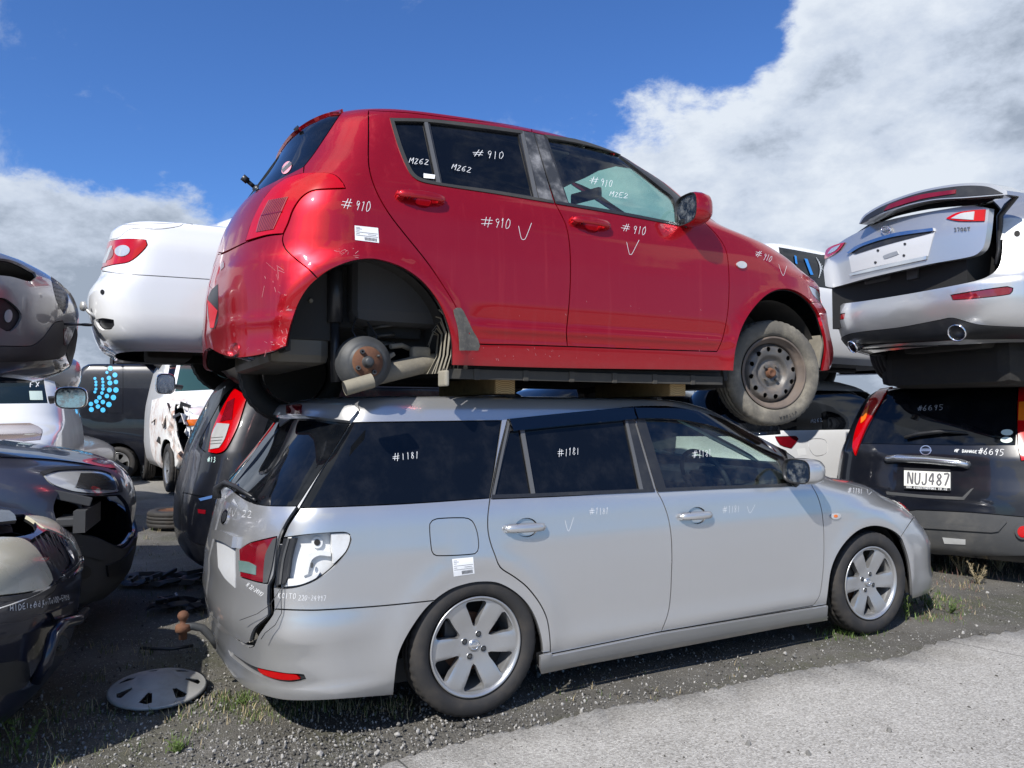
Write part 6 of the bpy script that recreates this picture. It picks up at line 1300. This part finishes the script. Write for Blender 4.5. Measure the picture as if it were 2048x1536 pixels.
# wrecked white truck in the middle distance
TRL = lev([(l[0]*1.40,)+l[1:4] for l in SUVL], .34, 2.9, .45, 3.4)
def crump(x, y, z):
    n = np.sin(x*17+z*9)*np.sin(z*23+y*11)*np.cos(y*19-x*7); return (n*.05-.06)*sstep(x, 2.6, 3.1)*sstep(-y, .1, .4)*sstep(z, 1.5, 1.1)
WRK = mat('torn_white_metal', (.70, .70, .68), .5, dirt=.9, dirtcol=(.28, .10, .03), dscale=4, bump=.5, bscale=20)
M = place((-4.46, 12.1), -.985, 0, 3.6, 0)
Q_, sq = bg('wrecked_truck', 'white truck with its front corner crushed and rusting in the middle distance', 'truck', M, TRL, WHITEP, [
    dict(name='windscreen', px=[(364, 718, c), (400, 713), (480, 715, c), (480, 776, c), (350, 783, c)], mat=mat('teal_screen', (.03, .07, .07), .12, spec=.4), off=-.003), dict(name='side_window', px=[(340, 728, c), (356, 716, c), (341, 782, c), (330, 784, c)], mat=PRIVACY, off=-.003),
    dict(name='crushed_wing', px=[(305, 800, c), (350, 790), (372, 800), (380, 850), (378, 930, c), (350, 950), (310, 920), (300, 860)], mat=WRK, off=.01), dict(name='headlamp_hole', px=[(352, 808), (366, 815), (372, 850), (380, 900), (368, 905), (356, 870), (350, 830)], mat=None),
    dict(name='indicator', px=[(372, 840, c), (400, 838, c), (402, 850, c), (374, 852, c)], mat=AMBER, off=.01), dict(name='grille', px=[(380, 860, c), (440, 856, c), (440, 900, c), (382, 905, c)], mat=TRIM, off=-.01)], disp=crump, grid=.07, clip=-1, arches=((0, .42), (2.75, .42)), wr=.40)
wk = MB()
for k in range(16):
    u = s_ = rnd.random(); p, n = sq.at(rnd.uniform(308, 382), rnd.uniform(800, 930)); a = p+n*.02; wk.box(a, (rnd.uniform(.05, .2), .012, rnd.uniform(.05, .22)), Euler((rnd.uniform(-1, 1), rnd.uniform(-1, 1), rnd.uniform(-1, 1))).to_matrix(), 0 if k % 3 else 1)
wk.build('torn_metal', [WRK, TRIM], Q_); p = Q_.matrix_world.inverted()@atdepth(330, 768, 11.2); wing_mirror(Q_, p, Euler((0, 0, math.pi)).to_matrix(), .16, .3, .26, CHROME, p+Vector((-.1, .25, -.05)))
# far row on the left
M = place((-7.2, 13.0), -.25, 0, 3.4, 0); G5, s5 = bg('small_grey_car', 'small grey car front with a round headlamp beyond the white pick-up', 'car', M, HATL, GREYP, [
    dict(name='headlamp', px=[(188, 843, c), (215, 845), (236, 862), (225, 866), (195, 858)], mat=CLEARL, off=.004), dict(name='grille', px=[(232, 880, c), (252, 876, c), (252, 892, c), (234, 896, c)], mat=TRIM)], grid=.08, clip=-1)
M = place((-5.55, 9.3), -.12, 1.30, 3.5, 0); G6, s6 = bg('grey_saloon', 'dark grey saloon front with red tinted lamp stacked behind the grey car', 'car', M, HATL, GREYP, [
    dict(name='headlamp', px=[(146, 683, c), (180, 688), (206, 700), (205, 712), (165, 700)], mat=REDLENS2, off=.004), dict(name='lower_grille', px=[(170, 735, c), (205, 728, c), (205, 740, c), (170, 744, c)], mat=TRIM)], grid=.08, clip=-1)
VAN = lev([(.3, -.8, 3.6, .85), (.5, -.9, 3.8, .95), (1.0, -.92, 3.6, .97), (1.5, -.92, 3.2, .95), (2.0, -.9, 2.8, .90), (2.25, -.7, 2.5, .8), (2.28, 0, 2, .002)], .25, 4, .5, 3)
M = place((-8.4, 14.2), .12, 0, -.9, -.95); V_, sv = bg('delivery_van', 'black van with rows of bright blue dots on its side in the far row', 'van', M, VAN, BLACKP, [dict(name='side_door', px=[(215, 712, c), (246, 712, c), (246, 826, c), (214, 826, c)], mat=BLACKP)], grid=.1, arches=((0, .35), (2.9, .35)))
DOT = mat('blue_dot', (.05, .45, .82), .5); dm = []
for (x, y, r) in [(221, 737, 5), (214, 745, 3), (230, 750, 5), (218, 756, 4.5), (205, 758, 3), (190, 757, 3), (192, 764, 3), (206, 764, 3), (220, 766, 5), (232, 764, 4.5), (206, 771, 3), (192, 770, 3), (219, 780, 5), (232, 780, 5.5), (206, 778, 3.5), (192, 778, 3), (190, 784, 3), (214, 792, 4.5), (204, 786, 3.5), (227, 795, 5.5), (199, 795, 4.5), (206, 804, 4.5), (193, 803, 4.5), (218, 809, 5.5), (196, 813, 4.5), (182, 808, 4.5), (206, 820, 5), (183, 819, 5)]:
    patch(sv, 'painted_dot', sv.trace(ellipse_px(x, y, r, r, n=10)), DOT, V_, off=.004, rim=.002, grid=.2)
M = place((-7.1, 13.8), .25, 2.12, -.66, -.85); R6, s6r = bg('red_car', 'red car perched high in the far row under the white saloon', 'car', M, HATL, mat('plain_red', (.5, .01, .02), .35, coat=.6), [dict(name='lamp', px=[(250, 700, c), (275, 702, c), (275, 712, c), (252, 708, c)], mat=TRIM)], grid=.09)
def box_thing(name, label, cat, C, d, m, th=0.0, group=None, bev=.01, part='panel'):
    o = MB(); o.box((0, 0, 0), d, None, 0, bev); w_ = o.build(name, m); w_.matrix_world = Mx(C, rz=th); tag(w_, label, cat, group); return w_
CARD = mat('cardboard', (.42, .30, .19), .85, var=.2, bump=.2, bscale=30)
sh0 = empty('storage_rack', Vector((-7.0, 15.0, 0)), 'dark storage rack holding cardboard boxes in the far row', 'rack'); rk = MB()
for z in (.75, 1.55, 2.3): rk.box((0, 0, z), (1.6, .8, .05))
rk.build('shelf', UNDER, sh0); rk = MB()
for x in (-.8, .8):
    for y in (-.4, .4): rk.box((x, y, 1.2), (.06, .06, 2.4))
rk.build('upright', TRIM, sh0); rk = MB(); rk.box((0, .45, 1.2), (1.7, .03, 2.4)); rk.build('back_panel', UNDER, sh0)
for (x, z, w_, h_, l) in [(-.3, 1.80, .75, .40, 'wide cardboard box on the upper shelf of the rack'), (-.45, 1.05, .40, .50, 'upright cardboard box on the lower shelf of the rack'), (.25, .93, .55, .25, 'low cardboard box on the lower shelf of the rack')]:
    b = MB(); b.box((0, 0, h_/2), (w_, .5, h_), None, 0, .01); o = b.build('cardboard_box', CARD); o.matrix_world = Matrix.Translation((-7.0+x, 14.85, z-.2+.02 if False else z-.22)); tag(o, l, 'box', 'cardboard boxes on the rack')
# dark row behind the two main cars, seen through the gaps
M = place((1.2, 8.4), TH, 0, 0, -.9); s0 = zz(SUVL, M)
bg('people_carrier', 'dark people carrier in the row behind the red hatchback', 'car', M, SUVL, BLACKP, [dict(name='side_window', polys=[side_windows(s0, -.5, 2.3, 1.08, 1.50, -.35, 1.6)], mat=PRIVACY, mir=True, off=-.003)], grid=.09)
# ---------------- ground ----------------
def gmat():
    m = bpy.data.materials.new('gravel'); m.use_nodes = True; N = NT(m.node_tree); b = m.node_tree.nodes['Principled BSDF']; tc = N.new('ShaderNodeTexCoord'); V = tc.outputs['Object']
    base = N.ramp(N.noise(V, 1.3, 8, .65), [(.3, (.06, .057, .048)), (.55, (.125, .118, .103)), (.8, (.20, .192, .175))])
    moss = N.smooth(N.noise(V, .9, 6, .7), .50, .62); base = N.mix(N.math('MULTIPLY', moss, .45), base, (.06, .065, .024))
    vo = N.new('ShaderNodeTexVoronoi'); vo.inputs['Scale'].default_value = 95; N.link(V, vo.inputs['Vector']); chip = N.math('MULTIPLY', N.math('SUBTRACT', 1.0, N.smooth(vo.outputs['Distance'], .22, .42)), N.smooth(N.noise(V, 26, 4, .65), .40, .54))
    v2 = N.new('ShaderNodeTexVoronoi'); v2.inputs['Scale'].default_value = 210; N.link(V, v2.inputs['Vector'])
    sp = N.new('ShaderNodeSeparateColor'); N.link(vo.outputs['Color'], sp.inputs[0]); cc = N.ramp(sp.outputs[0], [(0, (.08, .077, .07)), (.4, (.17, .165, .15)), (.8, (.30, .29, .27)), (1, (.50, .49, .46))])
    col = N.mix(chip, base, cc); col = N.mix(N.math('MULTIPLY', N.smooth(v2.outputs['Distance'], .35, .1), .35), col, (.16, .155, .14))
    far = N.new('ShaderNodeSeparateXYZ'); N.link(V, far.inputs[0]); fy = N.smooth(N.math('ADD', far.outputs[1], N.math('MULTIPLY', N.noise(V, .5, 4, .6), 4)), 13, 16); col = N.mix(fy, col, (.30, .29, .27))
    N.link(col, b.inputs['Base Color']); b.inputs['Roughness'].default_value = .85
    bn = N.new('ShaderNodeBump'); bn.inputs['Strength'].default_value = .7; bn.inputs['Distance'].default_value = .012
    N.link(N.math('ADD', N.math('MULTIPLY', chip, .6), N.math('ADD', N.noise(V, 60, 6, .7), N.math('MULTIPLY', v2.outputs['Distance'], -.4))), bn.inputs['Height']); N.link(bn.outputs[0], b.inputs['Normal']); return m
nx, ny = 150, 120; V = []; F = []
gx = np.concatenate([[-900, -200, -60, -25], np.linspace(-10, 12, nx), [30, 70, 220, 900]]); gy = np.concatenate([[-60, -15], np.linspace(-2, 12, ny), [18, 30, 60, 150, 500, 1500]])
for j, y in enumerate(gy):
    for i, x in enumerate(gx):
        z = 0.012*math.sin(x*1.7+y*.6)*math.cos(y*1.3-x*.4)+.006*math.sin(x*5.1+1)*math.sin(y*4.3) if -10 <= x <= 12 and -2 <= y <= 12 else 0
        V.append((x, y, z-.012))
k = len(gx); F = [(j*k+i, j*k+i+1, (j+1)*k+i+1, (j+1)*k+i) for j in range(len(gy)-1) for i in range(k-1)]
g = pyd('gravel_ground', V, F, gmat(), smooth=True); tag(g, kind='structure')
# concrete road with a broken edge
ed = [ground(x, y) for x, y in crom([(560, 1640), (770, 1536), (960, 1482), (1100, 1452), (1190, 1425), (1290, 1410), (1420, 1385), (1560, 1352), (1700, 1330), (1800, 1318), (1868, 1290), (1960, 1275), (2060, 1262), (2300, 1225), (2700, 1165)], 9, False)]
rr_ = random.Random(3); E0 = []
for i, p in enumerate(ed):
    j = .018*math.sin(i*1.7)+.014*math.sin(i*4.1+1)+rr_.uniform(-.014, .014); E0.append((p.x+j*.4, p.y+j, .004))
E0 = [e for i, e in enumerate(E0) if i == 0 or e[0] > max(q[0] for q in E0[:i])+.001]
P2 = [Vector((e[0], e[1])) for e in E0]+[Vector((40, E0[-1][1])), Vector((40, -12)), Vector((E0[0][0]-3, -12)), Vector((E0[0][0]-3, E0[0][1]-.5))]; nE = len(P2)
vo_, _, fo_, _, _, _ = delaunay_2d_cdt(P2+[Vector((x*.3+.011*y, y*.3)) for x in range(-10, 30) for y in range(-8, 30) if any(abs(e[0]-x*.3) < .2 and y*.3 < e[1]-.12 for e in E0)], [(i, (i+1) % nE) for i in range(nE)], [], 0, 1e-6)
A2 = np.array([(p.x, p.y) for p in P2]); Vq = np.array([(p.x, p.y) for p in vo_]); Fq = np.array(fo_); Fq = Fq[pip(A2, Vq[Fq].mean(1))]; V = [(x, y, .012) for x, y in Vq]; F = [tuple(f) for f in Fq]
k0 = len(V); V += [(e[0]-.004, e[1]+.010, -.03) for e in E0]; F += [(i, i+1, k0+i+1, k0+i) for i in range(len(E0)-1)]
m = bpy.data.materials.new('concrete'); m.use_nodes = True; N = NT(m.node_tree); b = m.node_tree.nodes['Principled BSDF']; tc = N.new('ShaderNodeTexCoord'); Vv = tc.outputs['Object']
vo = N.new('ShaderNodeTexVoronoi'); vo.inputs['Scale'].default_value = 150; N.link(Vv, vo.inputs['Vector']); sp = N.new('ShaderNodeSeparateColor'); N.link(vo.outputs['Color'], sp.inputs[0])
c0 = N.ramp(N.noise(Vv, 2.2, 7, .6), [(.3, (.29, .275, .245)), (.7, (.45, .43, .395))]); c1 = N.ramp(sp.outputs[0], [(0, (.12, .115, .105)), (.35, (.30, .29, .275)), (.8, (.48, .47, .445)), (1, (.62, .61, .58))])
col = N.mix(.55, c0, c1); cr = N.new('ShaderNodeTexVoronoi', feature='DISTANCE_TO_EDGE'); cr.inputs['Scale'].default_value = .35; dv = N.vmath('ADD', Vv, N.vmath('MULTIPLY', N.new('ShaderNodeTexNoise').outputs['Color'], (.3, .3, .3))); N.link(dv, cr.inputs['Vector'])
col = N.mix(N.math('SUBTRACT', 1.0, N.smooth(cr.outputs['Distance'], .0005, .0022)), col, (.10, .10, .09))
N.link(col, b.inputs['Base Color']); b.inputs['Roughness'].default_value = .8; bn = N.new('ShaderNodeBump'); bn.inputs['Strength'].default_value = .5; bn.inputs['Distance'].default_value = .006; N.link(N.math('ADD', vo.outputs['Distance'], N.noise(Vv, 90, 5, .7)), bn.inputs['Height']); N.link(bn.outputs[0], b.inputs['Normal'])
r_ = pyd('concrete_road', V, F, m, smooth=True); tag(r_, kind='structure')
# loose stones
ST = [mat('stone_pale', (.34, .33, .31), .9, var=.3), mat('stone_grey', (.16, .155, .145), .9, var=.3), mat('stone_dark', (.07, .066, .058), .9, var=.3)]
ico = bmesh.new(); bmesh.ops.create_icosphere(ico, subdivisions=1, radius=1); ico.verts.index_update(); IV = [v.co.copy() for v in ico.verts]; IF = [[v.index for v in f.verts] for f in ico.faces]; ico.free()
def onroad(x, y):
    p = min(E0, key=lambda e: abs(e[0]-x)); return y < p[1]-.01
st = MB(); rr_ = random.Random(11); cnt = 0
while cnt < 11000:
    px_ = rr_.uniform(-40, 2090); py_ = 1536+30-abs(rr_.gauss(0, 150)); 
    if rr_.random() < .35: py_ = rr_.uniform(1080, 1560)
    if py_ < 1000: continue
    p = ground(px_, py_); x, y = p.x, p.y
    if onroad(x, y) and rr_.random() > .06: continue
    if px_ < 380 and rr_.random() < .5: continue
    r = rr_.choice([.0022, .003, .004, .005, .0065])*rr_.uniform(.7, 1.4)*(1.8 if rr_.random() < .03 else 1); A = Euler((rr_.uniform(0, 6), rr_.uniform(0, 6), rr_.uniform(0, 6))).to_matrix(); sx_q = (rr_.uniform(.7, 1.4), rr_.uniform(.6, 1.1), rr_.uniform(.5, .8))
    st.add([Vector((x, y, r*.25+(.010 if onroad(x, y) else -.008)))+A@Vector((v.x*r*sx_q[0], v.y*r*sx_q[1], v.z*r*sx_q[2]))*rr_.uniform(.85, 1.1) for v in IV], IF, rr_.choices([0, 1, 2], [.3, .4, .3])[0]); cnt += 1
o = st.build('loose_stones', ST); tag(o, 'small loose stones scattered over the gravel', 'stones', kind='stuff')
# weeds
GR = [mat('grass_green', (.075, .11, .025), .7, var=.4), mat('grass_dry', (.34, .28, .17), .8, var=.3), mat('weed_leaf', (.09, .15, .03), .6, var=.3), mat('weed_pink', (.20, .11, .09), .8, var=.3)]
rg_ = random.Random(5)
def blade(mb, p, h, w, lean, mi):
    a = rg_.uniform(0, 6.28); d = Vector((math.cos(a), math.sin(a), 0)); q = Vector((-d.y, d.x, 0))*w; V = []; n = 3
    for k in range(n+1):
        t = k/n; c_ = p+d*(lean*t*t)+Vector((0, 0, h*t*(1-.15*t))); V += [c_-q*(1-t*.9), c_+q*(1-t*.9)]
    mb.add(V, [(2*k, 2*k+1, 2*k+3, 2*k+2) for k in range(n)], mi)
gr = MB()
def tufts(x0, y0, x1, y1, n, h, spread, mats, w=.0022, per=9):
    for _ in range(n):
        p = ground(rg_.uniform(x0, x1), rg_.uniform(y0, y1))
        for _ in range(per):
            q = p+Vector((rg_.gauss(0, spread), rg_.gauss(0, spread), -.012)); hh = h*rg_.uniform(.4, 1.3); blade(gr, q, hh, w*rg_.uniform(.7, 1.4), hh*rg_.uniform(.1, .8), rg_.choice(mats))
tufts(420, 1385, 620, 1440, 70, .035, .03, [0, 0, 1], per=12); tufts(600, 1400, 820, 1430, 40, .05, .03, [1, 0, 1]); tufts(60, 1400, 420, 1500, 34, .04, .03, [0, 0, 1]); tufts(180, 1280, 420, 1420, 26, .05, .03, [0, 1])
tufts(1790, 1160, 1960, 1235, 40, .045, .03, [0, 1, 1, 3], per=10); tufts(1800, 1205, 1930, 1245, 34, .045, .04, [0, 2, 3]); tufts(1640, 1245, 1760, 1275, 14, .05, .02, [2, 2, 0])
tufts(1880, 1128, 2048, 1160, 26, .06, .05, [1, 1, 0, 3], per=9); tufts(850, 1330, 1500, 1400, 30, .03, .02, [0, 1], per=5); tufts(340, 1485, 375, 1505, 3, .05, .012, [2], per=16); tufts(440, 1390, 500, 1425, 8, .05, .02, [2, 0], per=10)
tufts(1900, 1100, 2060, 1150, 40, .09, .05, [1, 1, 3, 0], per=8); tufts(1830, 1180, 1900, 1240, 26, .06, .03, [2, 0, 1], w=.004, per=9); tufts(240, 1000, 420, 1240, 60, .05, .04, [0, 1], per=6); tufts(-40, 1430, 140, 1560, 16, .06, .03, [0, 1])
o = gr.build('ground_grass', GR); tag(o, 'thin green and dry grass growing through the gravel', 'grass', kind='stuff')
def weed(px_, py_, h, lab, n=7, dry=False, spread=.10, group='weeds on the ground'):
    p = ground(px_, py_); root = empty('weed_plant', Vector((p.x, p.y, -.012)), lab, 'weed', group); s = MB(); lf = MB()
    for k in range(n):
        a = rg_.uniform(0, 6.28); hh = h*rg_.uniform(.6, 1.1); sp_ = spread*rg_.uniform(.3, 1.2); P = [Vector((0, 0, 0))]
        for t in (.3, .6, 1): P.append(Vector((math.cos(a)*sp_*t, math.sin(a)*sp_*t, hh*t))+Vector((rg_.gauss(0, .006), rg_.gauss(0, .006), 0)))
        s.tube(P, [.0026, .0022, .0017, .0012], 5)
        for _ in range(12 if not dry else 26):
            t = rg_.uniform(.25, 1); i = min(2, int(t*3)); c_ = P[i].lerp(P[i+1], t*3-i if t < 1 else 1); b = rg_.uniform(0, 6.28); L = rg_.uniform(.016, .040)*(h/.2)**.6; w_ = L*(.22 if not dry else .10)
            d = Vector((math.cos(b), math.sin(b), rg_.uniform(.1, .8))).normalized(); q = d.cross(Vector((0, 0, 1))).normalized()*w_; lf.add([c_, c_+d*L*.5-q, c_+d*L, c_+d*L*.5+q], [(0, 1, 2, 3)], 0)
    s.build('stem', GR[1] if dry else GR[0], root); lf.build('leaves', GR[1] if dry else GR[2], root)
weed(1925, 1145, .26, 'tall dry weed beside the front of the off-roader bumper', 9, True, .12); weed(2000, 1140, .30, 'tallest dry weed at the right edge under the off-roader', 10, True, .14); weed(1955, 1165, .16, 'bushy dry weed between the two tall ones', 9, True, .1)
weed(1812, 1240, .20, 'thin green weed touching the wagon front wheel', 5, False, .05); weed(1850, 1215, .12, 'leafy green weed below the wagon front bumper', 8, False, .1); weed(1900, 1225, .10, 'low leafy weed right of the wagon front bumper', 8, False, .1); weed(1680, 1262, .05, 'small bright weed behind the wagon front wheel', 8, False, .05)
weed(357, 1500, .05, 'small bright weed alone in the gravel at the lower left', 8, False, .04); weed(40, 1520, .22, 'tall thin weed at the lower left corner', 4, False, .08); weed(485, 1408, .05, 'flat leafy weed under the wagon rear bumper', 8, False, .05); weed(1010, 1375, .05, 'small weed by the wagon side skirt', 5, True, .04)
# ---------------- loose things on the ground ----------------
pc = ground(316, 1388); R = empty('hubcap', Mx((pc.x, pc.y, .035), rz=.4, rx=.10, ry=.03), 'grey plastic hubcap lying face up on the gravel', 'hubcap'); I = Euler((-math.pi/2, 0, 0)).to_matrix().to_4x4(); HC = mat('hubcap_plastic', (.34, .34, .33), .45, .2, dirt=.5, dirtcol=(.2, .19, .16), dscale=10)
hb = MB(); H = []
for k in range(7):
    a = 2*math.pi*k/7; H.append([(r*math.cos(a+w_), r*math.sin(a+w_)) for r, w_ in [(.115, -.10), (.176, -.20), (.184, 0), (.176, .13), (.120, .05)]])
def yf(r, a):
    ph = (a % (2*math.pi/7))/(2*math.pi/7); return float(.030*sstep(np.float64(r), .215, .10)+.006*sstep(np.float64(r), .085, .08)-.004*abs(ph-.5)*(r > .09))
disc(H, .205, yf, .004, I, hb, 0, 64); hb.lathe([(.205, .0), (.212, -.004), (.212, -.012), (.206, -.014)], 64, I); hb.build('cap_face', HC, R); cl = MB(); cl.lathe([(.184, -.008), (.192, -.008), (.192, -.018), (.184, -.018)], 48, I)
for k in range(16): a = 2*math.pi*k/16; cl.box((.188*math.cos(a), .188*math.sin(a), -.022), (.02, .008, .028), Euler((0, 0, a+1.57)).to_matrix())
cl.build('clip_ring', PLAST, R); em = MB(); em.lathe([(0, .038), (.07, .0375), (.078, .034)], 32, I); em.build('centre_cover', HC, R)
def ground_tyre(px_, py_, lab):
    p = ground(px_, py_); w_ = empty('loose_tyre', Vector((p.x, p.y, 0)), lab, 'tyre'); tyre_mb(.31, .19, .2, Matrix.Translation((0, 0, .2))@Euler((-math.pi/2, 0, 0)).to_matrix().to_4x4(), True, 72).build('tyre_casing', RUBBER, w_); r = MB(); r.lathe([(.0, -.07), (.08, -.06), (.12, -.03), (.18, -.02), (.19, -.01)], 36, Matrix.Translation((0, 0, .2))@I); r.build('rusty_rim', RUST, w_)
ground_tyre(352, 1052, 'old tyre lying flat on the ground behind the black car')
hs = MB(); hs.tube([ground(282, 1300)+Vector((0, 0, .012)), ground(310, 1303)+Vector((0, 0, .015)), ground(345, 1302)+Vector((0, 0, .012)), ground(386, 1296)+Vector((0, 0, .014))], .010, 8); o = hs.build('rubber_hose', TRIM); tag(o, 'short black rubber hose lying on the shaded gravel', 'hose')
def debris(px_, py_, n, lab, w_, m, seed):
    r = random.Random(seed); p = ground(px_, py_); b = MB(); R = empty('broken_trim', Vector((p.x, p.y, 0)), lab, 'debris')
    nn = 9; V = []; F = []
    for j in range(nn):
        for i in range(nn): V.append(((i/(nn-1)-.5)*w_*1.5, (j/(nn-1)-.5)*w_, .01+.05*abs(math.sin(i*1.9+j*.7))*r.uniform(.4, 1)))
    F = [(j*nn+i, j*nn+i+1, (j+1)*nn+i+1, (j+1)*nn+i) for j in range(nn-1) for i in range(nn-1) if r.random() > .1]; b.add(V, F)
    for k in range(n): b.box((r.uniform(-.6, .6)*w_, r.uniform(-.4, .4)*w_, .06), (r.uniform(.05, .2), .02, .03), Euler((r.uniform(-.4, .4), r.uniform(-.4, .4), r.uniform(0, 3))).to_matrix(), 0, .004)
    b.build('plastic_shard', m, R)
debris(320, 1165, 7, 'broken black plastic trim heaped on the shaded gravel', .42, PLAST, 2); debris(372, 1215, 3, 'flat torn sheet of dark plastic on the gravel', .28, TRIM, 3)
